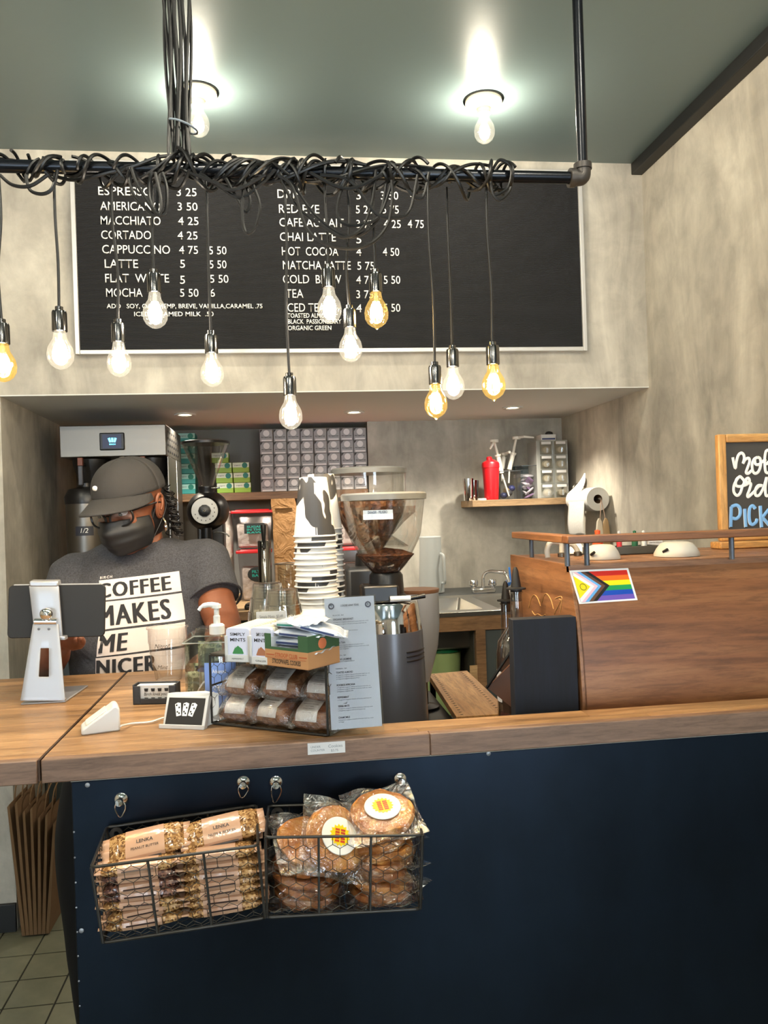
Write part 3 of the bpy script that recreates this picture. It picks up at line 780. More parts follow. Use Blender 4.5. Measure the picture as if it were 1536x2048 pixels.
put_cookie(('g', 1), .45, .30, .83, R(50), R(18), .2, 'golden cookie with yellow sunburst sticker leaning at the top of left stack')
for k in range(7):
    key = ('b', 0) if k in (0, 2, 3) else ('g', 0)
    put_cookie(key, .74+.02*math.sin(k*1.7+1), .48, .085+k*.128, R(6+4*math.sin(k*1.3)), R(-5*math.cos(k*2)), k*.7, 'unlabelled wrapped cookie, %s in the right stack of cookie basket' % (ORD[k]+' from the bottom' if k else 'lowest'))
put_cookie(('g', 1), .76, .45, 1.10, R(20), R(-5), .12, 'golden cookie with sunburst sticker on top of the tall right stack')
# ================================================================ THINGS ON THE COUNTER
M_alu2 = mat('brushed_aluminium', (165, 166, 170), .38, .6)
# tablet stand
p = at(85, 1408, Z=ZT); SX, SY = p.x, p.y
t = thing('tablet_stand', 'silver aluminium tablet stand with slotted leg on the left counter leaf', 'stand', (SX, SY, ZT))
def loc_(px, py, Y, o=(SX, SY, ZT)): q = at(px, py, Y=Y); return Vector((q.x-o[0], Y-o[1], q.z-o[2]))
bl_, br_ = loc_(41, 1402, SY), loc_(131, 1402, SY); tl_, tr_ = loc_(66, 1248, SY+.035), loc_(117, 1248, SY+.035)
def leg(u, v_):
    a = bl_*(1-v_)+tl_*v_; b = br_*(1-v_)+tr_*v_; c = a*(1-u)+b*u
    return c
lg = MB(); n0 = 16
cols = [0, .12, .24, .37, .40, .6, .63, .76, .88, 1]
vv = [0, .05, .12, .2, .28, .31, .34, .62, .65, .68, .8, .9, 1]
vs = [leg(u, v_) for v_ in vv for u in cols]
fs = []
for j in range(len(vv)-1):
    for i in range(len(cols)-1):
        if 3 <= i <= 5 and 5 <= j <= 8: continue
        if (i in (3, 5)) and False: continue
        a = j*len(cols)+i; fs.append((a, a+1, a+len(cols)+1, a+len(cols)))
lg.add(vs, fs)
lg.build('slotted_leg', M_alu2, t, solid=.004, bevel=.0008)
bk = loc_(166, 1385, SY+.14); 
q1 = at(50, 1385, Z=ZT); 
MB().hexa([(bl_.x, 0, 0), (br_.x, 0, 0), (br_.x+.01, .15, 0), (bl_.x+.01, .15, 0), (bl_.x, 0, .004), (br_.x, 0, .004), (br_.x+.01, .15, .004), (bl_.x+.01, .15, .004)]).build('base_plate', M_alu2, t, bevel=.0015)
MB().tube([bl_+Vector((0, .003, .003)), br_+Vector((0, .003, .003))], .0035, 10).build('base_bend', M_alu2, t)
hy = SY+.035
h1, h2 = loc_(70, 1243, hy), loc_(114, 1243, hy)
MB().tube([h1, h2], .0075, 16).build('hinge', M_chrome, t)
kn = loc_(93, 1228, hy-.004); MB().lathe([(.013, 0), (.013, .004), (.010, .010), (.004, .013), (0, .0135)], 24, M=Matrix.Translation(kn) @ Matrix.Rotation(R(90), 4, 'X')).build('hinge_knob', M_chrome, t)
for px in (78, 98): MB().lathe([(.0028, 0), (.0028, .001), (0, .0015)], 12, M=Matrix.Translation(loc_(px, 1258, SY+.031)) @ Matrix.Rotation(R(90), 4, 'X')).build('screw', mat('screw_dark', (120, 120, 122), .4, .8), t)
ty = SY+.055
cl_ = [loc_(58, 1172, ty), loc_(118, 1172, ty), loc_(126, 1275, ty-.012), loc_(70, 1275, ty-.012)]
MB().grid(lambda u, v_: (cl_[3]*(1-u)+cl_[2]*u)*(1-v_)+(cl_[0]*(1-u)+cl_[1]*u)*v_, 3, 6).build('clamp_arm', M_alu2, t, solid=.006, bevel=.002)
a_, b_ = loc_(59, 1166, ty), loc_(117, 1166, ty)
c = MB(); c.hexa([a_+Vector((0, -.004, -.008)), b_+Vector((0, -.004, -.008)), b_+Vector((0, .022, -.006)), a_+Vector((0, .022, -.006)), a_+Vector((0, -.003, .004)), b_+Vector((0, -.003, .004)), b_+Vector((0, .022, .006)), a_+Vector((0, .022, .006))])
c.build('clamp_cap', M_alu2, t, bevel=.003)
a_, b_ = loc_(100, 1276, ty-.014), loc_(132, 1276, ty-.014)
c = MB(); c.hexa([a_+Vector((0, -.006, -.004)), b_+Vector((0, -.006, -.004)), b_+Vector((0, .016, -.004)), a_+Vector((0, .016, -.004)), a_+Vector((0, -.006, .004)), b_+Vector((0, -.006, .004)), b_+Vector((0, .016, .004)), a_+Vector((0, .016, .004))]); c.build('clamp_foot', M_alu2, t, bevel=.002)
# tablet
TY = ty+.004
c4 = [at(-4, 1171, Y=TY+.006), at(190, 1169, Y=TY+.006), at(209, 1273, Y=TY-.004), at(14, 1277, Y=TY-.004)]
o_ = c4[3]
t = thing('tablet', 'black tablet seen from behind, clamped in the aluminium stand', 'tablet', o_)
ux_ = (c4[2]-c4[3]).normalized(); W_ = (c4[2]-c4[3]).length; uz_ = ((c4[0]-c4[3])); uz_ = (uz_-ux_*uz_.dot(ux_)); H_ = uz_.length; uz_.normalize(); n_ = ux_.cross(uz_)
def rrect(w_, h_, r, n=5):
    pts = []
    for cx, cy, a0 in ((w_-r, r, -90), (w_-r, h_-r, 0), (r, h_-r, 90), (r, r, 180)):
        pts += [(cx+r*math.cos(R(a0+90*i/n)), cy+r*math.sin(R(a0+90*i/n))) for i in range(n+1)]
    return pts
Mt = Matrix.Translation((0, 0, 0)) @ Matrix((ux_, uz_, n_)).transposed().to_4x4()
shear = ((c4[0]-c4[3]).dot(ux_))/H_
MB().prism([(x+0*y, y) for x, y in rrect(W_, H_, .010)], -.007, Mt).build('tablet_back', mat('tablet_black', (16, 15, 15), .6), t, bevel=.0015)
MB().prism(rrect(W_-.004, H_-.004, .009), -.0004, Mt @ Matrix.Translation((.002, .002, -.0072))).build('screen', mat('screen_glass', (12, 13, 16), .08), t)
MB().tube([Mt @ Vector((.010, H_, -.0035)), Mt @ Vector((W_-.010, H_, -.0035))], .0022, 8).build('metal_edge', M_alu2, t)

# card reader dock
a, b, c, d = at(163, 1472, Z=ZT), at(241, 1462, Z=ZT), at(238, 1442, Z=ZT), at(160, 1450, Z=ZT)
t = thing('card_reader_dock', 'white wedge-shaped card reader dock with cable on the counter', 'card reader', (a.x, a.y, ZT))
ux_ = Vector((b.x-a.x, b.y-a.y, 0)); L = ux_.length; ux_.normalize(); uy_ = ZA.cross(ux_)
M_ = Matrix((ux_, uy_, ZA)).transposed().to_4x4()
prof = [(0, 0), (L, 0), (L, .038), (L-.004, .044), (L-.010, .045), (L-.016, .040), (.004, .012), (0, .008)]
MB().prism(prof, -.048, M_ @ Matrix.Rotation(R(90), 4, 'X')).build('dock_body', M_white, t, bevel=.003)
MB().hexa([M_ @ Vector(p) for p in [(.008, .006, .0145), (L-.022, .006, .036), (L-.022, .042, .036), (.008, .042, .0145), (.008, .006, .017), (L-.022, .006, .039), (L-.022, .042, .039), (.008, .042, .017)]]).build('reader_pad', mat('cream_plastic', (235, 228, 210), .35), t, bevel=.002)
cb = [at(241, 1452, Z=ZT+.012), at(265, 1447, Z=ZT+.004), at(300, 1444, Z=ZT+.004), at(326, 1436, Z=ZT+.004), at(370, 1425, Z=ZT+.004), at(388, 1398, Z=ZT+.02), at(402, 1372, Z=ZT+.05), at(412, 1360, Z=ZT+.02)]
MB().tube([Vector(q)-Vector((a.x, a.y, ZT)) for q in smooth_path(cb, 5)], .0018, 8).build('white_cable', M_white, t)

# business card box
a, b = at(266, 1410, Z=ZT), at(353, 1408, Z=ZT)
t = thing('card_box', 'dark grey open box of business cards reading Birch loves you', 'card box', (a.x, a.y, ZT))
ux_ = (b-a); L = ux_.length; ux_.normalize(); uy_ = ZA.cross(ux_); M_ = Matrix((ux_, uy_, ZA)).transposed().to_4x4(); hb = .040
M_box = mat('dark_grey_box', (52, 54, 58), .55); e = MB()
e.bx(0, L, 0, .030, 0, .003, M_).bx(0, L, .027, .030, 0, hb, M_).bx(0, .003, 0, .03, 0, hb, M_).bx(L-.003, L, 0, .03, 0, hb, M_).bx(0, L*.17, 0, .003, 0, hb*.92, M_).bx(L*.83, L, 0, .003, 0, hb*.92, M_).bx(L*.17, L*.83, 0, .003, 0, hb*.30, M_)
e.build('box_shell', M_box, t, bevel=.0008)
MB().bx(L*.08, L*.92, .006, .025, .003, hb*.93, M_).build('card_stack', M_paper, t)
m = MB()
for i in range(4):
    for z_ in (hb*.78, hb*.32):
        x_ = L*(.26+.155*i); m.hexa([M_ @ Vector(q) for q in [(x_, .0045, z_-.006 if z_ > .02 else z_-.002), (x_+.006, .0045, z_-.006 if z_ > .02 else z_-.002), (x_+.006, .0055, z_-.006 if z_ > .02 else z_-.002), (x_, .0055, z_-.006 if z_ > .02 else z_-.002), (x_-.001, .0045, z_), (x_+.007, .0045, z_), (x_+.007, .0055, z_), (x_-.001, .0055, z_)]])
m.build('printed_cups', M_ink, t, kind='stuff')
m = MB(); text(m, 'Birch loves you', M_ @ Vector((L*.24, .0052, hb*.43)), ux_, ZA, hb*.15, L*.52, shear=.25); m.build('lettering', M_ink, t)

# white stand with black card
a, b = at(318, 1457, Z=ZT), at(408, 1460, Z=ZT)
t = thing('card_display', 'white angled stand with black card showing three patterned cups', 'display stand', (a.x, a.y, ZT))
ux_ = (b-a); L = ux_.length; ux_.normalize(); uy_ = ZA.cross(ux_); M_ = Matrix((ux_, uy_, ZA)).transposed().to_4x4()
tl = R(24); up_ = Vector((0, math.sin(tl), math.cos(tl)))
MB().bx(0, L, 0, .012, 0, .003, M_).bx(0, L, -.001, .001, 0, .008, M_).build('lip', M_white, t, bevel=.001)
Mc = M_ @ Matrix.Rotation(-tl, 4, 'X')
MB().bx(.001, L-.001, .010, .014, .001, .060, Mc).bx(L-.006, L, .0, .012, .001, .060, Mc).build('back_plate', M_white, t, bevel=.001)
MB().hexa([M_ @ Vector(q) for q in [(0, .012, 0), (L*.9, .012, 0), (L*1.05, .055, 0), (L*.35, .055, 0), (0, .034, .055), (L*.2, .036, .057), (L*1.05, .055, .052), (L*.75, .055, .056)]]).build('rear_wedge', M_white, t, bevel=.001)
MB().bx(.006, L-.010, .0075, .0095, .006, .056, Mc).build('black_card', mat('card_black', (34, 31, 30), .4), t)
m = MB(); m2 = MB()
for i, an in enumerate((-14, 0, 14)):
    Q = Mc @ Matrix.Translation((L*.48+(i-1)*.011, .0072, .024)) @ Matrix.Rotation(R(an), 4, 'Y')
    m.prism([(-.0045, 0), (.0045, 0), (.0055, .022), (0, .024), (-.0055, .022)], .0006, Q @ Matrix.Rotation(R(90), 4, 'X'))
    for (x_, z_) in ((-.002, .006), (.002, .013), (-.0025, .018), (.001, .003)): m2.bx(x_-.0012, x_+.0014, -.0010, -.0004, z_, z_+.003, Q)
m.build('cup_print', M_letter, t, kind='stuff'); m2.build('cow_spots', M_ink, t, kind='stuff')

# clear cups ----------------------------------------------------------
def cup_mesh(mat_, h=.118, rt=.0465, rb=.029):
    return MB().lathe([(0, .001), (rb*.9, .001), (rb, .0), (rb+.001, .004), (rb+.005, h*.25), (rb+.0065, h*.26), (rb+.0105, h*.50), (rb+.012, h*.51), (rb+.0135, h*.70), (rb+.015, h*.71), (rt-.002, h-.004), (rt+.0015, h-.003), (rt+.0015, h), (rt-.001, h)], 36, caps=False).build('cup_wall', mat_)
M_pet = film('cup_plastic', (.965, .965, .95), .075, .05, 0, .55)
p = at(334, 1364, Z=ZT)
t = thing('plastic_cup', 'upright clear plastic cup with marker writing, standing alone', 'cup', (p.x, p.y+.03, ZT))
o = cup_mesh(M_pet, .122, .046, .029); o.parent = t
m = MB(); text(m, 'Nitro!', (-.024, -.0425, .078), XA, ZA, .010, .034, shear=.3, fn=lambda q: Vector((q.x, -math.sqrt(max(.0418**2-q.x**2, 0)), q.z))); text(m, 'Mint', (-.02, -.0340, .03), XA, ZA, .009, .024, shear=.3, fn=lambda q: Vector((q.x, -math.sqrt(max(.0352**2-q.x**2, 0)), q.z)))
m.build('marker_writing', mat('marker_grey', (70, 66, 62), .6), t)
proto = None
M_pet2 = film('stacked_cup_plastic', (.955, .94, .89), .17, .08, 0, .8)
def stack_clear(cx, cy, n, lab, dz=.0062, top_print=False):
    global proto
    for k in range(n):
        if proto is None:
            t = thing('clear_cup', 'x', 'cup'); o = cup_mesh(M_pet2, .112, .047, .029); o.parent = t; proto = t
        else: t = copy_tree(proto)
        t.location = (cx, cy, ZT+.113+k*dz); t.rotation_euler = (R(180), 0, k*.3)
        t['label'] = 'upturned clear cup, %s in the %s stack beside paper cups' % ((ORD[k]+' from the bottom') if k else 'lowest', lab); t['group'] = 'stacked clear plastic cups'
    return t
sA = at(540, 1340, Y=1.66); sB = at(570, 1340, Y=1.59)
tA = stack_clear(sA.x, 1.665, 20, 'back left'); tB = stack_clear(sB.x, 1.575, 19, 'front right')
m = MB(); text(m, 'BIRCH', (.020, 0, .055), -XA, ZA, -.010, -.034, fn=lambda q: Vector((q.x, .0372*math.cos(q.x/.0372), q.z)))
m.build('white_lettering', M_letter, tB)

# paper cups -----------------------------------------------------------
def cow(name, seed):
    m = mat(name, (205, 203, 200), .5); v = coords(m, (1, 1, .8)); n, l = nodes(m)
    ad = n.new('ShaderNodeVectorMath'); ad.operation = 'ADD'; l.new(v, ad.inputs[0])
    oi = n.new('ShaderNodeObjectInfo'); sc = n.new('ShaderNodeVectorMath'); sc.operation = 'SCALE'; sc.inputs[0].default_value = (0, 0, 3)
    l.new(oi.outputs['Random'], sc.inputs['Scale']); ad.inputs[1].default_value = (seed, seed, seed)
    nz = noise(m, ad.outputs[0], 19, 1.2, .4, .4); c = ramp(m, nz, [(.52, (208, 206, 202)), (.53, (46, 46, 48))]); setcol(m, c); return m
M_cow = cow('cow_print_paper', 4.2); M_rim = mat('cup_rim', (212, 211, 208), .4)
pproto = None
def paper_cup(loc, lab, rz):
    global pproto
    if pproto is None:
        t = thing('paper_cup', 'x', 'cup')
        MB().lathe([(0, .006), (.0275, .006), (.0285, .0), (.0300, .0005), (.0445, .124), (.0440, .124)], 40, caps=False).build('printed_wall', M_cow, t)
        ring = [Vector((.0450*math.cos(a), .0450*math.sin(a), .125)) for a in [i*math.pi/20 for i in range(40)]]
        MB().tube(ring, .0020, 8, True).build('rolled_rim', M_rim, t); pproto = t
    else: t = copy_tree(pproto)
    t.location = loc; t.rotation_euler = (R(180), 0, rz); t['label'] = lab; t['group'] = 'stacked cow print paper cups'
pc = at(633, 1160, Y=1.72)
NC = 28; stp = .0119
for k in range(NC):
    z = ZT+.127+k*stp
    paper_cup((pc.x+.0012*math.sin(k*1.3), 1.72+.001*math.cos(k*2.1), z), 'upturned cow-print paper cup, %s of the front tall stack' % ('topmost' if k == NC-1 else ORD[NC-1-k]+' from the top'), k*.9 if k < NC-1 else 5.1)
for k in range(NC+1):
    z = ZT+.127+k*stp
    paper_cup((pc.x+.022, 1.83+.001*math.cos(k*2.1), z), 'upturned cow-print paper cup, %s of the stack behind the front one' % ('topmost' if k == NC else ORD[NC-k]+' from the top'), k*.7)

# tip jar ---------------------------------------------------------------
M_acr = film('acrylic', (.95, .965, .95), .07, .03, 0, .6)
a = at(372, 1404, Z=ZT)
t = thing('tip_jar', 'clear acrylic tip jar with lid holding dollar bills', 'jar', (a.x, a.y, ZT), R(-8))
jw, jd, jh = .082, .085, .118
w_ = MB(); th = .003
w_.bx(0, jw, 0, th, 0, jh).bx(0, jw, jd-th, jd, 0, jh).bx(0, th, 0, jd, 0, jh).bx(jw-th, jw, 0, jd, 0, jh).bx(0, jw, 0, jd, 0, th)
w_.build('jar_walls', M_acr, t)
l_ = MB(); l_.hexa([(-.004, -.004, jh), (jw+.004, -.004, jh), (jw+.004, jd+.004, jh), (-.004, jd+.004, jh), (.010, .008, jh+.020), (jw-.010, .008, jh+.020), (jw-.010, jd-.008, jh+.020), (.010, jd-.008, jh+.020)])
l_.bx(.018, jw-.018, .02, jd-.02, jh+.020, jh+.026); l_.build('jar_lid', M_acr, t, bevel=.001)
MB().tube([(-.003, -.003, jh), (jw+.003, -.003, jh), (jw+.003, jd+.003, jh), (-.003, jd+.003, jh)], .0018, 6, True).build('lid_edge', mat('polished_edge', (215, 220, 215), .1, .6), t)
M_bill = mat('bill_green', (142, 150, 118), .7); v = coords(M_bill); setcol(M_bill, ramp(M_bill, noise(M_bill, v, 130, 3, .6), [(.4, (82, 96, 66)), (.55, (176, 180, 146))]))
q = random.Random(5)
for i in range(6):
    hh = q.uniform(.04, .062)
    t2 = thing('dollar_bill', ['dollar bill upright at the front left of tip jar', 'crumpled dollar bill leaning at right in tip jar', 'dollar bill near the top back of tip jar', 'folded dollar bill standing at the back of tip jar', 'curled dollar bill at the bottom of tip jar', 'dollar bill squeezed along the right wall of tip jar'][i], 'banknote',
               (a.x+[.020, .05, .045, .025, .04, .062][i], a.y+[.008, .012, .05, .06, .035, .05][i], ZT+[.004, .004, .055, .006, .004, .006][i]), R(-8+[0, -14, 5, 8, 30, 70][i]), 'dollar bills in the tip jar')
    def bf(u, v_, hh=hh, i=i): return ((u-.5)*[.034, .034, .05, .03, .04, .04][i], .006*math.sin(u*5+i)+.004*v_, v_*hh)
    b_ = MB().grid(bf, 8, 6).build('bill_paper', M_bill, t2, solid=.0004)
    def mf(u, v_): p_ = bf(.28+.44*u, .25+.5*v_); return (p_[0], p_[1]-.0007, p_[2])
    MB().grid(mf, 5, 4).build('portrait_medallion', mat('bill_dark', (70, 82, 60), .7), t2)
t = thing('sunglasses', 'folded black sunglasses with blue and pink lenses inside the tip jar', 'sunglasses', (a.x+.047, a.y+.016, ZT+.062), R(-8))
for sx, cc in ((-1, 'lens_blue'), (1, 'lens_pink')):
    M_l = mat(cc, (70, 130, 215) if sx < 0 else (225, 95, 130), .1, .3)
    o2 = [Vector((sx*.014+.0125*math.cos(i*math.pi/8), 0, .009*math.sin(i*math.pi/8)+sx*.004)) for i in range(16)]
    MB().tube(o2, .0024, 6, True).build('frame', M_black, t)
    MB().add([tuple(p_) for p_ in o2], [tuple(range(16))]).build('lens', M_l, t)
MB().tube([(-.03, .004, .004), (.03, .006, -.014)], .0022, 6).build('temple_arm', M_black, t)

# hand sanitiser ---------------------------------------------------------
p = at(437, 1437, Z=ZT)
px_, py_ = p.x-.002, p.y+.055
t = thing('sanitizer_bottle', 'clear pump bottle of hand sanitizer with blue label behind basket', 'bottle', (px_, py_, ZT), R(-12))
def sup(r, k, z, e=.62, n=24): return [(r*math.copysign(abs(math.cos(a))**e, math.cos(a)), k*math.copysign(abs(math.sin(a))**e, math.sin(a)), z) for a in [2*math.pi*i/n for i in range(n)]]
def loft(mb, rings):
    n = len(rings[0]); vs = [p_ for r_ in rings for p_ in r_]
    fs = [(i*n+j, i*n+(j+1) % n, (i+1)*n+(j+1) % n, (i+1)*n+j) for i in range(len(rings)-1) for j in range(n)]+[tuple(range(n))[::-1], tuple((len(rings)-1)*n+j for j in range(n))]
    mb.add(vs, fs)
m = MB(); loft(m, [sup(.034, .022, 0), sup(.036, .024, .004), sup(.036, .024, .10), sup(.033, .022, .118), sup(.022, .018, .135, .8), sup(.013, .013, .145, 1), sup(.013, .013, .15, 1)])
m.build('clear_bottle', film('sanitizer_clear', (.93, .95, .96), .08, .04, 0, .5), t)
m = MB(); loft(m, [sup(.0345, .0225, .002), sup(.0345, .0225, .098), sup(.032, .021, .108)]); m.build('clear_gel', film('gel', (.86, .9, .93), .02, .1, 0, .1), t)
def lab_f(u, v_):
    a = R(-112+104*u); e = .62; c_, s_ = math.cos(a), math.sin(a)
    return (.0364*math.copysign(abs(c_)**e, c_), .0244*math.copysign(abs(s_)**e, s_), .012+.085*v_)
lb = MB().grid(lab_f, 12, 4).build('blue_label', mat('label_blue', (130, 160, 225), .4), t)
m = MB(); text(m, 'Advanced', (-.004, -.0262, .078), XA, ZA, .007, .026, bold=.01); text(m, 'Hand', (-.004, -.0262, .050), XA, ZA, .008); text(m, 'Sanitizer', (-.004, -.0262, .036), XA, ZA, .008, .026)
m.build('label_text', M_letter, t)
M_pump = mat('frosted_pump', (225, 228, 228), .3)
MB().lathe([(.0145, .148), (.0145, .164), (.011, .167), (.0065, .168), (.0065, .182), (.005, .183), (.005, .196), (.009, .197), (.009, .204), (0, .206)], 24).build('pump_collar', M_pump, t)
MB().tube(smooth_path([(.004, 0, .201), (-.012, -.004, .204), (-.026, -.006, .201), (-.032, -.007, .194)], 4), [.0055]*4+[.005]*4+[.0035]*5, 10).build('pump_nozzle', M_pump, t)

# basket of loaves -------------------------------------------------------
fl_, fr_2 = at(424, 1449, Z=ZT), at(656, 1474, Z=ZT)
e1 = (fr_2-fl_); BW = e1.length; e1.normalize(); e2 = ZA.cross(e1); bd, bh = .135, .122
c0 = fl_
CC = [c0, c0+e1*BW, c0+e1*BW+e2*bd, c0+e2*bd]; CC = [q_+Vector((0, 0, .0025)) for q_ in CC]; CC += [q_+Vector((0, 0, bh)) for q_ in CC]
bkC, FC = wire_basket('loaf_basket', 'black wire basket on its side on the counter holding wrapped loaf slices', 'basket', CC, tuple(c0), bars=(.33, .66), front_net=False, back_ribs=True)
MB().tube([FC(0, 0, .55), FC(0, 1, .55)], .0018, 6).build('side_rib', M_wire, bkC)
MB().bx(0, BW, 0, bd, bh+.0045, bh+.0055, Matrix((e1, e2, ZA)).transposed().to_4x4()).build('top_liner', M_wire2, bkC)
M_loaf = mat('banana_bread', (104, 58, 30), .6); v = coords(M_loaf); setcol(M_loaf, ramp(M_loaf, noise(M_loaf, v, 60, 5, .7), [(.3, (78, 40, 20)), (.5, (132, 78, 42)), (.75, (170, 112, 64))])); bump(M_loaf, noise(M_loaf, v, 70, 3), .6, .002)
def loaf():
    t = thing('wrapped_loaf', 'x', 'loaf')
    m = MB(); pillow(m, .072, .058, .036); m.build('loaf_cake', M_loaf, t)
    def lf(u, v_):
        y = -.0305+.048*v_; z = .0195-max(0, (-.018-y))**1.25*3.2
        return (-.026+.040*u, y, z+.0005)
    MB().grid(lf, 4, 8).build('paper_label', mat('label_cream', (236, 228, 220), .5), t, solid=.0006)
    m = MB()
    for i, (s_, w_) in enumerate((('BANANA BREAD', .028), ('NUT FREE', .016), ('SWEET TREAT', .02), ('NET WT. 4 OZ', .016))):
        y_ = -.002-.0065*i; text(m, s_, (-.006, y_, .0205-max(0, (-.018-y_))**1.25*3.2+.0006), XA, YA, .0026, w_, 'C', bold=.01)
    m.build('label_text', mat('grey_print', (110, 100, 95), .6), t)
    q_ = random.Random(9)
    def wf(sgn):
        def f(u, v_):
            x = (u-.5)*.108; y = (v_-.5)*.080; k = max(0, 1-(abs(x)/.042)**6)**.5 if abs(x) < .042 else 0; k2 = max(0, 1-(abs(y)/.034)**6)**.5 if abs(y) < .034 else 0
            return (x, y, sgn*(.0225*k*k2)+.004*math.sin(x*150+y*70)*(1-k*k2))
        return f
    MB().grid(wf(1), 24, 18).grid(wf(-1), 12, 10).build('clear_wrap', M_foil, t)
    return t
lf0 = loaf(); first = True
rzc = math.atan2(e1.y, e1.x)
LO = [(.19, .30, .020, 6, 'front left of the lower row'), (.50, .28, .020, -4, 'front middle of the lower row'), (.83, .26, .020, 3, 'front right of lower row'),
      (.20, .36, .064, -5, 'left end of the upper row'), (.55, .36, .066, 4, 'middle of the upper row'), (.88, .42, .064, 0, 'right end of the upper row'),
      (.35, .78, .062, 8, 'back left of upper row'), (.68, .80, .062, -6, 'back right of upper row'), (.35, .80, .020, 0, 'lower row behind front left'), (.70, .80, .020, 0, 'lower row behind front right')]
for u, v_, z, an, lab in LO:
    o = lf0 if first else copy_tree(lf0); first = False
    p = c0+e1*(BW*u)+e2*(bd*v_); o.location = (p.x, p.y, ZT+z+.006); o.rotation_euler = (R(22), 0, rzc+R(an)); o['label'] = 'wrapped brown loaf slice with cream label, '+lab; o['group'] = 'wrapped loaf slices in the wire basket'
TZ = ZT+bh+.0055
# mint boxes
def mint_box(px0, px1, py, depth, w_, h_, lab, word1, word2, flavour, leafcol, rz):
    p = at(px0, py, Z=TZ)
    t = thing('mint_display', lab, 'mint box', (p.x, p.y, TZ), rz)
    M_card = mat('mint_card', (212, 214, 232), .4); M_cream = mat('mint_cream', (205, 196, 172), .5)
    e = MB(); e.bx(0, w_, 0, depth, 0, .002).bx(0, .0015, 0, depth, 0, h_*.8).bx(w_-.0015, w_, 0, depth, 0, h_*.8).bx(0, w_, 0, .0015, 0, h_*.22).bx(0, w_*.12, 0, .0015, 0, h_*.8).bx(w_*.88, w_, 0, .0015, 0, h_*.8)
    e.build('tray', M_white, t, bevel=.0006)
    n = int(depth/.0095)
    for k in range(n):
        y = .002+k*.0095
        MB().prism([(x_+.002, z_) for x_, z_ in rrect(w_-.004, h_, .006)], -.008, Matrix.Translation((0, y, .002)) @ Matrix.Rotation(R(90), 4, 'X')).build('mint_packet', M_card if k == 0 else M_cream, t, bevel=.001)
    f = -.0003
    m = MB(); text(m, word1, (w_/2, .0016, h_*.80), XA, ZA, h_*.09, w_*.58 if word1 != 'SIMPLY GUM' else w_*.4, 'C', bold=.01); text(m, word2, (w_/2, .0016, h_*.63), XA, ZA, h_*.10, w_*.58, 'C', bold=.015)
    text(m, flavour, (w_/2, f, h_*.08), XA, ZA, h_*.05, w_*.45, 'C'); m.build('lettering', M_ink, t)
    lv = MB()
    for k in range(5): lv.add([(w_*(.30+.08*k), .0014, h_*.25), (w_*(.38+.08*k), .0014, h_*.25), (w_*(.40+.03*k), .0014, h_*.48)], [(0, 1, 2)])
    lv.add([(w_*.28, .0015, h_*.26), (w_*.72, .0015, h_*.26), (w_*.66, .0015, h_*.40), (w_*.5, .0015, h_*.50), (w_*.36, .0015, h_*.40)], [(0, 1, 2, 3, 4)])
    lv.build('printed_picture', mat('print_'+flavour.lower(), leafcol, .6), t, kind='stuff')
    return t
p1 = at(447, 1323, Z=TZ); 
mint_box(450, 500, 1324, .115, .048, .055, 'white tray of tins reading SIMPLY MINTS with green leaf picture', 'SIMPLY', 'MINTS', 'PEPPERMINT', (60, 130, 75), R(-24))
mint_box(499, 540, 1328, .105, .046, .058, 'white tray of packets reading MINTS with ginger picture, beside cookie box', 'SIMPLY GUM', 'MINTS', 'GINGER', (168, 110, 80), R(-34))
# stroopwafel carton
a, b = at(531, 1330, Z=TZ), at(617, 1341, Z=TZ)
u_ = (b-a); WW = u_.length; rz = math.atan2(u_.y, u_.x)
t = thing('cookie_carton', 'open green and kraft carton of stroopwafel packets on top of the basket', 'carton', (a.x, a.y, TZ), rz)
M_kraft = mat('kraft_card', (186, 136, 92), .7); M_green = mat('carton_green', (56, 92, 62), .5)
DD = .075; HH = .052; q_ = .0012
MB().bx(0, WW, 0, q_, 0, HH*.52).bx(0, WW, DD-q_, DD, 0, HH*.52).bx(0, q_, q_, DD-q_, 0, HH*.52).bx(WW-q_, WW, q_, DD-q_, 0, HH*.52).bx(0, WW, 0, DD, 0, q_).build('kraft_base', M_kraft, t)
g_ = MB(); g_.bx(0, WW*.14, 0, q_, HH*.52, HH).bx(WW*.78, WW, 0, q_, HH*.52, HH).bx(WW*.14, WW*.78, 0, q_, HH*.52, HH*.60).bx(0, q_, q_, DD, HH*.52, HH).bx(WW-q_, WW, q_, DD, HH*.52, HH).bx(0, WW, DD-q_, DD, HH*.52, HH)
g_.build('green_rim', M_green, t)
m = MB(); text(m, 'STROOPWAFEL COOKIES', (WW*.5, -.0003, HH*.10), XA, ZA, HH*.14, WW*.66, 'C', bold=.02); m.build('lettering', M_ink, t)
m = MB(); text(m, 'STROOP CLUB', (WW*.5, -.0003, HH*.30), XA, ZA, HH*.13, WW*.52, 'C', bold=.02); m.bx(WW*.03, WW*.22, -.0005, 0, HH*.34, HH*.37).bx(WW*.80, WW*.97, -.0005, 0, HH*.34, HH*.37).bx(WW*.05, WW*.95, -.0005, 0, HH*.265, HH*.275); m.build('orange_lettering', mat('rust_print', (176, 88, 52), .6), t)
tu = MB(); tu.ell((WW+.0004, DD*.45, HH*.72), (.0006, .010, .009), 12, 6); tu.build('tulip_print', mat('tulip_orange', (214, 120, 78), .6), t)
M_pk = mat('packet_foil', (206, 214, 226), .22, .3); bump(M_pk, noise(M_pk, coords(M_pk), 30, 2), .8, .006)
M_teal = mat('teal_print', (20, 130, 120), .4)
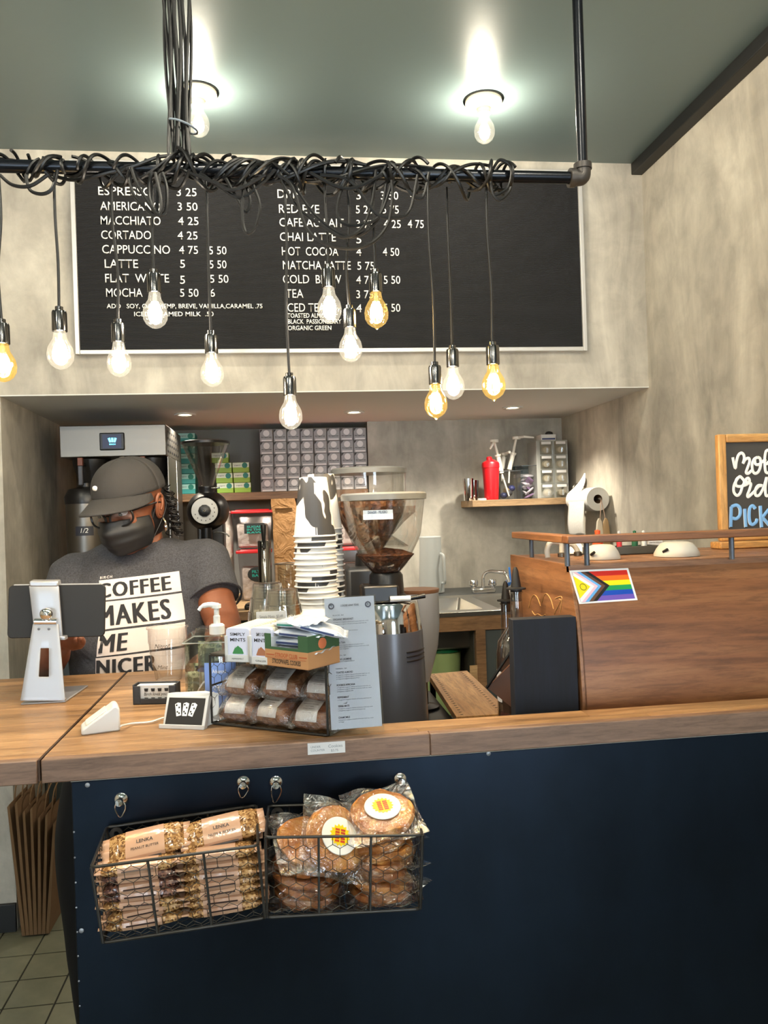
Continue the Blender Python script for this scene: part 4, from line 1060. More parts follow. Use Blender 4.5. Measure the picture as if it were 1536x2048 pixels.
def packet(loc, rot, lab, mat_=M_pk, teal=False, L=.085, D=.055, H=.013):
    t = thing('wafer_packet', lab, 'snack packet', loc, 0, 'packets in and behind the cookie carton', rot=rot)
    m = MB(); pillow(m, L, D, H); m.build('packet_body', mat_, t)
    for s in (-1, 1): MB().grid(lambda u, v_, s=s: (s*(L/2-.005+.012*u), (v_-.5)*D*.9, .0018*math.sin(v_*16)*u), 2, 12).build('crimped_end', mat_, t, solid=.0005)
    m = MB()
    m.bx(-L*.32, L*.32, -D*.52, -D*.49, -.0015, .0015); m.build('printed_stripe', M_teal if teal else mat('navy_print', (52, 66, 110), .5), t)
    return t
cz = TZ; R0 = Matrix.Rotation(rz, 4, 'Z'); base = Vector((a.x, a.y, 0))
def inbox(x, y, z): return base+R0 @ Vector((x, y, 0))+Vector((0, 0, cz+z))
for k, (x, y, z, ax, tl_, lab) in enumerate(((.45, .5, .012, 0, 0, 'silver wafer packet at the bottom of the carton window'), (.50, .5, .026, 3, 0, 'silver wafer packet second from the bottom in carton'), (.46, .5, .040, -4, 0, 'silver wafer packet level with the carton rim'),
        (.52, .52, .053, 6, 0, 'silver wafer packet heaped above the carton rim'), (.45, .55, .068, -6, 1, 'topmost wafer packet with teal edge on the carton'), (.80, .62, .060, 40, 0, 'bluish wafer packet sticking out at right of carton'))):
    packet(inbox(WW*x, DD*y, z), Euler((R(6), R(ax*.4), rz+R(ax))), lab, teal=bool(tl_))
pw = [at(600, 1262, Y=1.60), at(622, 1240, Y=1.62), at(640, 1250, Y=1.60)]
M_pk2 = mat('packet_cream', (238, 226, 206), .3)
crate = thing('napkin_box', 'low white box behind the wire basket carrying loose packets', 'box', (.063, 1.555, ZT))
MB().bx(-.075, .045, -.045, .06, 0, .150).build('box_body', M_white, crate, bevel=.002)
for k, (dx, dy, z, an, lab) in enumerate(((-.03, -.005, .1575, 12, 'cream packet lying behind the cookie carton, lower left'), (.0, -.01, .172, -10, 'cream packet with orange edge on top of the loose pile'), (-.02, .03, .172, 6, 'cream packet at the back of the loose pile'))):
    packet((.063+dx, 1.555+dy, ZT+z), Euler((0, 0, R(an))), lab, M_pk2)
# small sign: Simply Mints
a, b = at(513, 1247, Y=1.50), at(573, 1250, Y=1.50); c = at(513, 1224, Y=1.50)
w_ = b.x-a.x; h_ = c.z-a.z
t = thing('mint_price_sign', 'small clear holder with card reading Simply Mints $3.49', 'sign', (a.x, 1.50, ZT))
zz = a.z-ZT
MB().bx(0, w_, 0, .0012, zz, zz+h_).build('card', M_paper, t)
MB().bx(-.004, w_+.004, .0014, .0024, zz-.004, zz+h_+.004).build('clear_front', M_acr, t)
ring = [Vector((w_*.62+.008*math.cos(i*math.pi/8), -.003, zz-.004+.008*math.sin(i*math.pi/8))) for i in range(16)]
MB().tube(ring, .0008, 6, True).tube([(w_*.62, -.002, 0), (w_*.62, -.003, zz-.012)], .0010, 6).build('wire_holder', M_chrome, t)
MB().lathe([(.012, 0), (.012, .004), (0, .005)], 16, (w_*.62, -.002, 0)).build('holder_base', M_chrome, t)
m = MB(); text(m, 'Simply Mints  $3.49', (w_/2, -.0005, zz+h_*.42), XA, ZA, h_*.26, w_*.78, 'C'); m.build('lettering', mat('grey_ink', (120, 125, 130), .7), t)

# tall tea menu in acrylic sleeve
yb, yt = 1.325, 1.365
P4 = [at(660, 1475, Y=yb), at(769, 1466, Y=yb), at(746, 1191, Y=yt), at(643, 1197, Y=yt)]
o_ = P4[0]; ux_ = P4[1]-P4[0]; W_ = ux_.length; ux_.normalize(); uz_ = (P4[3]-P4[0]+P4[2]-P4[1])/2; uz_ -= ux_*uz_.dot(ux_); H_ = uz_.length; uz_.normalize(); n_ = ux_.cross(uz_)
zfix = ZT-min(P4[0].z, P4[1].z)+.001
t = thing('tea_menu', 'tall white loose leaf tea menu in a clear sleeve at counter edge', 'menu', o_+Vector((0, 0, zfix)))
MM = Matrix((ux_, uz_, n_)).transposed().to_4x4()
MB().bx(.003, W_-.003, .010, H_-.002, -.0003, .0003, MM).build('menu_sheet', mat('menu_paper', (196, 200, 212), .6), t)
MB().bx(0, W_, 0, H_, .0008, .0014, MM).build('clear_sleeve', M_glass, t)
MB().bx(0, W_, 0, H_, -.0030, -.0022, MM).build('sleeve_back', M_glass, t)
MB().bx(W_*.3, W_*.7, .0, .004, -.055, -.002, MM).hexa([MM @ Vector(q) for q in [(W_*.42, 0, -.055), (W_*.58, 0, -.055), (W_*.58, 0, -.05), (W_*.42, 0, -.05), (W_*.42, H_*.55, -.006), (W_*.58, H_*.55, -.006), (W_*.58, H_*.55, -.003), (W_*.42, H_*.55, -.003)]]).build('easel_back', M_acr, t)
m = MB(); m3 = MB()
def tx(s, u, v_, h, w_=None, al='L', bold=0, mb=m): text(mb, s, MM @ Vector((W_*u, H_*v_, .0017)), ux_, uz_, h, w_, al, bold)
tx('LOOSE LEAF TEAS', .50, .925, .0032, W_*.34, 'C', .01)
for u in (.155, .845):
    rg = [MM @ Vector((W_*u+.0042*math.cos(i*math.pi/8), H_*.93+.0042*math.sin(i*math.pi/8), .0018)) for i in range(16)]
    m.tube(rg, .0011, 5, True); tx('T', u, .924, .0030, None, 'C', .03)
items = [(.858, 'BLACK, $4', 0, .2), (.825, 'ORGANIC BREAKFAST', 1, .38), (.808, '#', 2, .66), (.792, '#', 2, .62), (.758, 'EARL GREY', 1, .19), (.744, '#', 2, .45),
         (.690, 'WHITE, $5', 0, .2), (.655, 'PAI MU TAN', 1, .2), (.640, '#', 2, .55), (.626, '#', 2, .64), (.612, '#', 2, .26), (.565, 'GREEN, $4', 0, .2), (.535, 'SPRING JASMINE', 1, .3), (.522, '#', 2, .35),
         (.470, 'HERBAL, $4', 0, .2), (.440, 'TOASTED ALMOND', 1, .31), (.425, '#', 2, .62), (.411, '#', 2, .56), (.397, '#', 2, .43), (.350, 'ROOIBOS AFRICANA', 1, .34), (.336, '#', 2, .62), (.322, '#', 2, .64), (.308, '#', 2, .3),
         (.262, 'PEPPERMINT', 1, .21), (.248, '#', 2, .62), (.200, 'YERBA MATE', 1, .21), (.186, '#', 2, .64), (.172, '#', 2, .5), (.120, 'CHAMOMILE', 1, .21), (.106, '#', 2, .64), (.092, '#', 2, .1)]
fill = 'a fragrant organic blend of loose leaf tea with a smooth and mellow finish'
for v_, s, k, w_ in items:
    u = .175
    if k == 2: tx(fill[:max(6, int(len(fill)*w_))], u, v_, .0016, W_*w_)
    else: tx(s, u, v_, .0031 if k else .0020, W_*w_, 'L', .02 if k else 0)
m.build('menu_text', mat('menu_ink', (70, 72, 84), .7), t, kind='stuff')
# ================================================================ GRINDERS BEHIND THE COUNTER
M_steelb = mat('brushed_steel', (122, 118, 112), .38, 1)
M_steeld = mat('dark_steel', (120, 118, 114), .38, .9)
M_smoke = film('smoky_hopper', (.86, .85, .84), .07, .04, 0, .5)
M_hop = film('clear_hopper', (.92, .915, .90), .07, .03, 0, .55)
M_bean = mat('coffee_beans', (70, 40, 24), .4)
v = coords(M_bean); n, l = nodes(M_bean); vo = n.new('ShaderNodeTexVoronoi'); vo.inputs['Scale'].default_value = 120; l.new(v, vo.inputs[0])
setcol(M_bean, ramp(M_bean, vo.outputs['Color'], [(.2, (44, 24, 16)), (.8, (96, 58, 36))])); bump(M_bean, vo.outputs['Distance'], 1, .004)
M_bean2 = mat('light_beans', (120, 76, 44), .4)
v = coords(M_bean2); n, l = nodes(M_bean2); vo = n.new('ShaderNodeTexVoronoi'); vo.inputs['Scale'].default_value = 110; l.new(v, vo.inputs[0])
setcol(M_bean2, ramp(M_bean2, vo.outputs['Color'], [(.2, (86, 50, 28)), (.8, (150, 100, 62))])); bump(M_bean2, vo.outputs['Distance'], 1, .004)
gp = at(772, 1150, Y=1.8); GX = gp.x
def gz(py, px=772, Y=1.8): return at(px, py, Y=Y).z-.90
t = thing('coffee_grinder', 'grey coffee grinder with stainless neck and big clear hopper in front', 'grinder', (GX, 1.8, .90))
z1, z2, z3 = gz(1436), gz(1256), gz(1202)
MB().lathe([(.088, 0), (.090, .008), (.088, .03), (.086, z1), (.079, z2-.01), (.0785, z2-.003), (.075, z2-.003)], 48).build('painted_body', mat('grinder_grey', (84, 86, 94), .3, .3), t)
MB().lathe([(.0775, z2-.003), (.0775, z2), (.0705, z3-.004), (.068, z3), (.03, z3+.002)], 48).build('steel_neck', M_chrome, t)
for k in range(3):
    z_ = z2-.045-k*.010
    MB().tube([(.0815*math.cos(a), .0815*math.sin(a), z_) for a in [R(-68+i*6) for i in range(9)]], .0016, 6).build('vent_slot', M_black, t)
z4, z5 = gz(1190), gz(1150)
MB().lathe([(.045, z3), (.045, z4), (.040, z4+.004), (.038, z5), (.034, z5+.006)], 32).build('black_collar', M_black, t)
MB().bx(-.060, .022, -.055, .02, z3+.001, gz(1166)).build('burr_housing', M_black, t, bevel=.006)
MB().cyl((.000, -.058, z3+.010), (.045, -.060, z3+.010), .0065, n=16).build('numbered_dial', mat('dial_white', (215, 215, 215), .3), t)
MB().cyl((.045, -.060, z3+.010), (.078, -.055, z3+.014), .0045, .0055).build('lever', M_black, t)
zr, zm, zb = gz(1000), gz(1086), gz(1146)
MB().lathe([(.030, zb), (.034, zb+.004), (.050, zb+.022), (.076, zm+.004), (.082, zm+.02), (.093, zr)], 48, caps=False).build('hopper', M_hop, t)
MB().lathe([(.085, zr), (.097, zr), (.098, zr+.012), (.094, zr+.016), (0, zr+.018)], 48).build('hopper_lid', mat('lid_grey', (104, 106, 106), .35), t)
MB().lathe([(.029, zb+.001), (.048, zb+.022), (.066, zb+.042), (.040, zb+.052), (0, zb+.058)], 32).build('coffee_beans', M_bean, t)
MB().lathe([(.018, zb+.085), (.055, zb+.060)], 32, caps=False).build('hopper_cone', M_hop, t)
MB().lathe([(.020, zb+.088), (.045, zb+.115), (.070, zr-.03), (.072, zr-.015)], 32, caps=False).build('inner_funnel', M_smoke, t)
a0, b0 = at(724, 1040, Y=1.715), at(786, 1040, Y=1.715); c0_ = at(724, 1021, Y=1.715)
def onh(q): # wrap the sticker round the hopper
    rr = .0885; an = (q.x-GX)/rr-.0
    return Vector((rr*math.sin(an), -rr*math.cos(an), q.z-.90))
s_ = MB().grid(lambda u, v_: onh(Vector((a0.x+(b0.x-a0.x)*u, 0, a0.z+(c0_.z-a0.z)*v_))), 10, 2).build('warning_label', mat('label_blue_grey', (190, 205, 222), .4), t)
m = MB()
def onh2(q): r_ = onh(q); return Vector((r_.x*1.004, r_.y*1.006, r_.z))
text(m, 'DANGER - PELIGRO', (a0.x+(b0.x-a0.x)*.18, 0, a0.z+(c0_.z-a0.z)*.64), XA, ZA, .0055, (b0.x-a0.x)*.64, bold=.02, fn=onh2)
for k in range(3): text(m, 'DO NOT OPERATE WITHOUT LID IN PLACE', (a0.x+(b0.x-a0.x)*.06, 0, a0.z+(c0_.z-a0.z)*(.44-.15*k)), XA, ZA, .0020, (b0.x-a0.x)*.88, fn=onh2)
m.build('label_text', mat('label_ink', (60, 70, 95), .5), s_)

g2 = at(739, 1000, Y=2.15); G2X = g2.x
t = thing('coffee_grinder', 'coffee grinder behind the front one, hopper filled with light brown beans', 'grinder', (G2X, 2.15, .90))
def gz2(py): return at(739, py, Y=2.15).z-.90
zr, zm, zb = gz2(948), gz2(1030), gz2(1100)
MB().bx(-.075, .065, -.07, .10, 0, gz2(1130)).build('body', mat('grinder_dark', (58, 60, 64), .35, .3), t, bevel=.012)
MB().lathe([(.045, gz2(1130)), (.042, gz2(1108)), (.034, zb)], 32).build('collar', M_black, t)
MB().lathe([(.032, zb), (.060, zb+.04), (.090, zm), (.098, zm+.03), (.099, zr)], 48, caps=False).build('hopper', M_hop, t)
MB().lathe([(.090, zr), (.102, zr), (.103, zr+.012), (.098, zr+.016), (0, zr+.018)], 48).build('hopper_lid', mat('lid_grey', (104, 106, 106), .35), t)
MB().lathe([(.030, zb+.002), (.058, zb+.04), (.088, zm), (.095, zm+.035), (.05, zm+.05), (0, zm+.052)], 36).build('coffee_beans', M_bean2, t)
# pale appliance behind
ap = at(832, 1185, Y=2.2)
t = thing('bean_dispenser', 'pale grey cylinder with brown top and tapered base, behind front grinder', 'appliance', (ap.x+.005, 2.2, .90))
zt_ = ap.z-.90; zq = at(850, 1290, Y=2.2).z-.90
MB().lathe([(.025, zq-.10), (.052, zq), (.058, zq+.06), (.058, zt_)], 36).build('grey_body', mat('pale_grey_paint', (150, 154, 164), .4), t)
MB().lathe([(.058, zt_), (.0595, zt_+.004), (.0595, zt_+.010), (0, zt_+.010)], 36).build('brown_top', mat('copper_top', (150, 110, 85), .35, .4), t)
MB().lathe([(.05, 0), (.05, .006), (.02, .012), (.02, zq-.09)], 24).build('foot', M_blackm, t)
MB().bx(.13, .425, .36, .80, .868, .90).bx(.14, .16, .76, .78, 0, .868).bx(.39, .41, .76, .78, 0, .868).build('worktop_extension', M_blackm, cab)

# ================================================================ BENCH WITH PEG HOLES
bq = [Vector((.415, 1.97)), Vector((.558, 1.965)), Vector((.572, 2.522)), Vector((.442, 2.503))]
t = thing('peg_bench', 'narrow wooden bench board with rows of small dark slots behind ledge', 'bench', (.5, 2.2, 0))
o2 = Vector((.5, 2.2)); bb = [q_-o2 for q_ in bq]
MB().hexa([(q_.x, q_.y, .912) for q_ in bb]+[(q_.x, q_.y, .93) for q_ in bb]).build('board', wood('bench_wood', (140, 98, 56), (178, 132, 82), (204, 160, 108), 1.4, 'Y', .45), t, bevel=.001)
m = MB()
for s_ in (.12, .83):
    for k in range(22):
        f_ = .03+.94*k/21; p_ = (bb[0]*(1-f_)+bb[3]*f_)*(1-s_)+(bb[1]*(1-f_)+bb[2]*f_)*s_
        m.box((p_.x, p_.y, .9303), (.007, .0035, .0006))
m.build('peg_slots', M_ink, t, kind='stuff')
for q_ in bb: MB().bx(q_.x*.85-.008, q_.x*.85+.008, q_.y*.93-.008, q_.y*.93+.008, 0, .912).build('leg', M_blackm, t)
wbn = thing('waste_bin', 'white lidded bin standing on the floor beneath the peg bench', 'bin', (.33, 2.55, 0))
MB().lathe([(.09, 0), (.11, .62), (.112, .64)], 28).build('bin_body', mat('bin_white', (205, 205, 200), .5), wbn); MB().lathe([(.118, .64), (.118, .655), (.05, .69), (0, .695)], 28).build('bin_lid', mat('bin_lid_white', (215, 215, 212), .4), wbn)

# ================================================================ BOTTLES BESIDE THE MACHINE
def bottle(px, lab, Y, rad, pxt, ybody_top, yneck_top, big):
    p = at(px, 1240, Y=Y); z0 = .90
    zs, zn = at(px, ybody_top, Y=Y).z-z0, at(px, yneck_top, Y=Y).z-z0
    t = thing('syrup_bottle', lab, 'bottle', (p.x, Y, z0))
    MB().lathe([(0, .004), (rad*.9, .002), (rad, .008), (rad, zs-.07), (rad*.92, zs-.045), (rad*.55, zs-.02), (.0135, zs), (.0125, zn-.004), (.015, zn-.003), (.015, zn)], 32, caps=False).build('glass_body', film('bottle_glass', (.88, .89, .87), .14, .02, 0, .85), t)
    MB().lathe([(.012, zn-.02), (.0125, zn+.004), (.021, zn+.005), (.021, zn+.008), (.011, zn+.010), (.0095, zn+.022), (.006, zn+.045), (.003, zn+.052), (0, zn+.053)], 24).build('black_pourer', M_rubber, t)
    if big:
        a0 = R(205); zl, zh = zs-.19, zs-.075
        lb = MB().grid(lambda u, v_: ((rad+.0006)*math.cos(a0+u*2.4), (rad+.0006)*math.sin(a0+u*2.4), zl+(zh-zl)*v_), 20, 1).build('brown_label', mat('label_brown', (52, 34, 24), .5), t)
        m = MB(); fn = lambda q: Vector(((rad+.0012)*math.sin(q.x/rad), -(rad+.0012)*math.cos(q.x/rad), q.z))
        text(m, 'Hola', (-.040, 0, zh-.042), XA, ZA, .016, .036, bold=.03, shear=.2, fn=fn); text(m, 'shaka', (-.040, 0, zh-.066), XA, ZA, .015, .046, bold=.03, shear=.2, fn=fn)
        m.build('label_lettering', mat('label_yellow', (245, 205, 70), .5), lb)
        MB().grid(lambda u, v_: ((rad+.0006)*math.cos(a0-.95+u*.9), (rad+.0006)*math.sin(a0-.95+u*.9), zl+.02+(zh-zl-.05)*v_), 8, 1).build('white_label', mat('label_pale', (200, 200, 205), .5), t)
    MB().lathe([(0, .006), (rad*.94, .008), (rad*.95, zs-.20), (0, zs-.20)], 28).build('syrup', mat('dark_syrup', (70, 38, 22), .2), t)
    return t
bottle(1034, 'large clear bottle with brown label and black pourer left of black board', 1.66, .046, 0, 1240, 1183, True)
bottle(1013, 'smaller bottle with black pourer standing behind the brown-labelled bottle', 1.86, .028, 0, 1262, 1206, False)
t = thing('leaning_board', 'brown board with black edge leaning against the bottles behind ledge', 'board')
P3 = [at(975, 1376, Y=1.62), at(1034, 1424, Y=1.56), at(1033, 1290, Y=1.60)]
o_ = Vector((P3[1].x, P3[1].y, .90)); t.location = o_
pl = [p_-o_ for p_ in P3]; ext = pl[1]+(pl[1]-pl[0])*(pl[1].z/(pl[0].z-pl[1].z)); ext.z = 0; ext.y = pl[1].y
th_ = Vector((0, .006, 0))
tr3 = [pl[0], ext, Vector((min(ext.x, pl[2].x+.03), pl[2].y, pl[2].z))]
MB().add(tr3+[p_+th_ for p_ in tr3], [(0, 1, 2), (5, 4, 3), (0, 3, 4, 1), (1, 4, 5, 2), (2, 5, 3, 0)]).build('brown_panel', mat('brown_leather', (92, 60, 42), .5), t)
MB().tube([pl[0]+Vector((-.002, 0, 0)), pl[2]+Vector((0, 0, .003))], .003, 8).build('black_edge', M_black, t)

# ================================================================ BACK COUNTER, SINK
BZ = 1.05
M_lw = wood('pale_wood', (150, 120, 84), (184, 152, 112), (206, 176, 136), 1.2, 'X', .5)
M_dw = wood('brown_trim_wood', (98, 72, 50), (134, 102, 72), (158, 124, 92), 1.2, 'X', .5)
M_gd = mat('cabinet_grey', (66, 74, 76), .55)
t = thing('back_counter', 'pale wood back counter under the grinder and storage tubs', 'counter', (-.2, 3.7, 0))
MB().bx(-.82, .72, -.30, .29, BZ-.035, BZ).bx(-.82, .63, .29, .545, BZ-.035, BZ).build('wood_top', M_lw, t, bevel=.002)
MB().bx(-.80, .69, -.27, .29, .1, BZ-.036).build('carcass', M_gd, t)
MB().bx(-.82, .70, -.303, -.300, BZ-.036, BZ-.001).build('front_edge', M_dw, t)
MB().bx(-.80, .69, -.22, .28, 0, .1).build('plinth', M_car, t)
sx0 = at(822, 1195, Y=3.05).x; sx1 = XR-.004
t = thing('sink_unit', 'stainless double sink set in a wood-framed grey cabinet by back wall', 'sink', (sx0, 3.05, 0))
SW_ = sx1-sx0; b1 = (.03, .30); b2 = (.36, .66); yb0, yb1 = .07, .50
rim = MB()
xs = [0, b1[0], b1[1], b2[0], b2[1], SW_]; ys = [0, yb0, yb1, .60]
vs = [(x, y, BZ) for y in ys for x in xs]; fs = []
for j in range(3):
    for i in range(5):
        if j == 1 and i in (1, 3): continue
        fs.append((j*6+i, j*6+i+1, (j+1)*6+i+1, (j+1)*6+i))
rim.add(vs, fs); rim.bx(0, SW_, -.004, 0, BZ-.018, BZ+.001)
rim.build('steel_rim', mat('sink_steel', (185, 184, 180), .28, 1), t, bevel=.004)
for a, b in (b1, b2):
    m = MB(); k_ = .025
    m.add([(a, yb0, BZ), (b, yb0, BZ), (b, yb1, BZ), (a, yb1, BZ), (a+k_, yb0+k_, BZ-.16), (b-k_, yb0+k_, BZ-.16), (b-k_, yb1-k_, BZ-.16), (a+k_, yb1-k_, BZ-.16)], [(0, 1, 5, 4), (1, 2, 6, 5), (2, 3, 7, 6), (3, 0, 4, 7), (4, 5, 6, 7)])
    m.build('basin', mat('sink_steel', (185, 184, 180), .28, 1), t, bevel=.008)
MB().bx(0, SW_, .60, .95, BZ-.02, BZ).build('dark_ledge', mat('dark_laminate', (52, 56, 58), .4), t)
MB().bx(0, SW_, 0, .018, BZ-.075, BZ-.018).build('top_rail', M_dw, t, bevel=.001)
lx = at(953, 1300, Y=3.05).x-sx0
for x_ in (.0, lx, SW_-.04): MB().bx(x_, x_+.038, 0, .03, 0, BZ-.075).build('wood_post', M_dw, t, bevel=.001)
MB().bx(lx+.038, SW_-.04, .008, .02, .06, BZ-.077).build('cabinet_door', M_gd, t, bevel=.001)
MB().bx(.04, lx, .55, .56, .0, BZ-.08).bx(lx-.004, lx, .03, .55, 0, BZ-.08).build('cabinet_interior', mat('cabinet_inside', (60, 58, 52), .7), t)
MB().bx(.04, lx-.004, .03, .54, .60, .615).build('inner_shelf', M_gd, t)
MB().bx(lx-.030, lx, -.006, 0, .62, .84).build('wood_batten', M_lw, t)
bx_ = at(884, 1310, Y=3.25).x
zt_ = at(884, 1292, Y=3.25).z
t = thing('green_bucket', 'green translucent tub with darker green lid under the sink', 'bucket', (bx_, 3.25, .615))
MB().lathe([(.062, 0), (.078, zt_-.615-.02), (.080, zt_-.615)], 32).build('tub', mat('green_plastic', (160, 186, 130), .4), t)
MB().lathe([(.086, zt_-.63), (.086, zt_-.615), (.078, zt_-.61), (0, zt_-.609)], 32).build('lid', mat('lid_green', (12, 96, 60), .4), t)
# faucet
f0 = at(966, 1166, Y=3.70)
t = thing('faucet', 'chrome faucet with two cross handles at the back of sink', 'faucet', (f0.x, 3.70, BZ))
MB().bx(-.055, .055, -.02, .02, 0, .022).build('faucet_base', M_chrome, t, bevel=.004)
zz = .085
MB().tube(fillet([(0, 0, .02), (0, 0, zz), (.02, -.02, zz+.02), (.085, -.10, zz+.015), (.095, -.11, zz-.03)], .02, 6), .0085, 14).build('spout', M_chrome, t)
for sx in (-.045, .045): MB().lathe([(.012, .02), (.012, .03), (.020, .036), (.022, .055), (.018, .064), (0, .066)], 10, (sx, 0, 0)).build('tap_handle', M_chrome, t)
# translucent pitcher
p = at(863, 1165, Y=3.80); zt_ = at(863, 1074, Y=3.80).z-BZ
t = thing('measuring_pitcher', 'tall frosted plastic pitcher standing beside the sink', 'pitcher', (p.x, 3.80, BZ))
Mfr = mat('frosted_plastic', (172, 178, 178), .4, 0, Alpha=.7)
MB().lathe([(0, .002), (.058, .002), (.062, .006), (.052, zt_-.02), (.054, zt_), (.050, zt_+.004), (0, zt_+.005)], 32, caps=False).build('pitcher_body', Mfr, t)
MB().tube(fillet([(.040, -.045, zt_-.08), (.050, -.075, zt_-.085), (.052, -.075, .05), (.045, -.045, .05)], .015, 4), .0065, 8).build('handle', Mfr, t)
# drain rack clutter
p = at(1018, 1150, Y=3.65)
t = thing('dish_brush_holder', 'small white caddy with blue and white brushes right of the faucet', 'caddy', (p.x+.02, 3.65, BZ))
MB().lathe([(.030, 0), (.036, .05), (.033, .05), (.028, .004)], 20).build('holder', M_white, t)
for k, (c_, x_) in enumerate((((60, 130, 220), -.018), ((235, 235, 235), 0), ((235, 235, 235), .014), ((225, 225, 225), .024))):
    MB().tube([(x_*.5, 0, .01), (x_, -.005*k, .12-.012*k)], .0045, 8).build('brush_handle', mat('brush_%d' % (k if k == 0 else 1), c_, .4), t)
MB().ell((-.030, -.02, .05), (.014, .014, .016)).build('blue_sponge', mat('brush_0', (60, 130, 220), .4), t)

# ================================================================ LEFT BACK: BREWER
BRY = 3.35
bx0, bx1 = at(119, 880, Y=BRY).x, at(332, 880, Y=BRY).x; bz0, bz1 = at(225, 913, Y=BRY).z, at(225, 850, Y=BRY).z
t = thing('coffee_brewer', 'large stainless twin coffee brewer with a small lit screen', 'coffee brewer', (bx0, BRY, BZ))
Wb = bx1-bx0; q0, q1 = bz0-BZ, bz1-BZ
MB().bx(0, Wb, 0, .48, q0, q1).build('head', M_steelb, t, bevel=.003)
MB().bx(0, Wb, .30, .48, .06, q0).build('back_column', M_steeld, t)
MB().bx(0, Wb, -.02, .48, 0, .05).build('base', M_steeld, t, bevel=.003)
MB().bx(Wb-.004, Wb, .05, .30, .05, q0).build('side_panel', M_steelb, t)
MB().bx(Wb-.012, Wb+.002, .30, .31, .05, q0).build('side_trim', M_chrome, t)
m = MB()
for i in range(6):
    for j in range(4): m.box((Wb+.0006, .06+i*.06, q0+.022+j*.027), (.001, .030, .007))
m.build('side_vents', M_black, t, kind='stuff')
s0, s1 = at(199, 866, Y=BRY), at(250, 900, Y=BRY); sz1, sz0 = s0.z-BZ, s1.z-BZ; sxa, sxb = s0.x-bx0, s1.x-bx0
sc_ = MB().bx(sxa, sxb, -.008, 0, sz0, sz1).build('display_bezel', M_black, t, bevel=.004)
MB().bx(sxa+.012, sxb-.012, -.0088, -.008, sz0+.008, sz1-.008).build('display', glow('screen_glow_dark', (34, 40, 58), .7), sc_)
m = MB(); cx, cz_ = (sxa+sxb)/2+.002, (sz0+sz1)/2+.006
for i, an in enumerate((-16, 0, 16)):
    Q = Matrix.Translation((cx+(i-1)*.008, -.0092, cz_-.010)) @ Matrix.Rotation(R(an), 4, 'Y'); m.prism([(-.0035, 0), (.0035, 0), (.0045, .018), (-.0045, .018)], .0004, Q @ Matrix.Rotation(R(90), 4, 'X'))
text(m, 'BIRCH', (cx, -.0095, cz_-.020), XA, ZA, .0045, .024, 'C', bold=.02)
m.build('screen_logo', glow('screen_logo_blue', (90, 205, 255), 2.2), sc_)
for k, px in enumerate((163, 287)):
    hx = at(px, 930, Y=BRY).x-bx0
    bk = MB().lathe([(.045, q0-.115), (.075, q0-.03), (.078, q0-.004)], 28, (hx+.015, .12, 0)).build('brew_basket', M_black, t)
    MB().bx(hx-.009, hx+.011, -.03, -.012, q0-.115, q0-.035).build('basket_handle', mat('grey_handle', (58, 58, 64), .4), bk, bevel=.004)
    MB().bx(hx-.009, hx+.011, -.03, -.010, q0-.036, q0-.004).build('handle_cap', mat('brown_cap', (110, 62, 48), .5), bk, bevel=.002)
    MB().bx(hx-.005, hx+.007, -.012, .05, q0-.035, q0-.02).build('handle_neck', M_black, bk)
def urn(px, lab, tag_):
    c_ = at(px, 1040, Y=3.42)
    t2 = thing('coffee_urn', lab, 'coffee urn', (c_.x, 3.44, BZ+.052))
    zt_ = at(px, 992, Y=3.35).z-BZ-.052
    MB().lathe([(.080, .0), (.082, .01), (.082, zt_-.03), (.078, zt_-.025)], 40).build('steel_body', M_steelb, t2)
    MB().lathe([(.084, zt_-.03), (.086, zt_), (.07, zt_+.03), (.03, zt_+.04), (.03, zt_+.055), (0, zt_+.056)], 32).build('black_lid', M_black, t2)
    MB().bx(-.05, .05, -.10, -.07, .0, .035).build('urn_foot', M_black, t2, bevel=.003)
    MB().tube([(.01, -.08, .075), (.01, -.105, .07), (.01, -.105, .05)], .010, 10).build('tap', M_black, t2)
    if tag_:
        rr = .0828
        f = lambda q: Vector((rr*math.sin(q.x/rr), -rr*math.cos(q.x/rr), q.z))
        a_, b_ = at(151, 1072, Y=3.36), at(187, 1052, Y=3.36); zA, zB = a_.z-BZ-.052, b_.z-BZ-.052; xa, xb = a_.x-c_.x, b_.x-c_.x
        lb = MB().grid(lambda u, v_: f(Vector((xa+(xb-xa)*u, 0, zA+(zB-zA)*v_))), 8, 1).build('black_tag', mat('tag_black', (38, 40, 52), .5), t2)
        rr = .0834; m = MB(); text(m, '1/2', ((xa+xb)/2, 0, zA+(zB-zA)*.3), XA, ZA, (zB-zA)*.5, None, 'C', shear=.2, fn=f); m.build('chalk_text', M_letter, lb)
urn(172, 'stainless coffee urn with black tag reading 1/2 behind barista', True)
urn(305, 'stainless coffee urn mostly hidden behind the barista head', False)

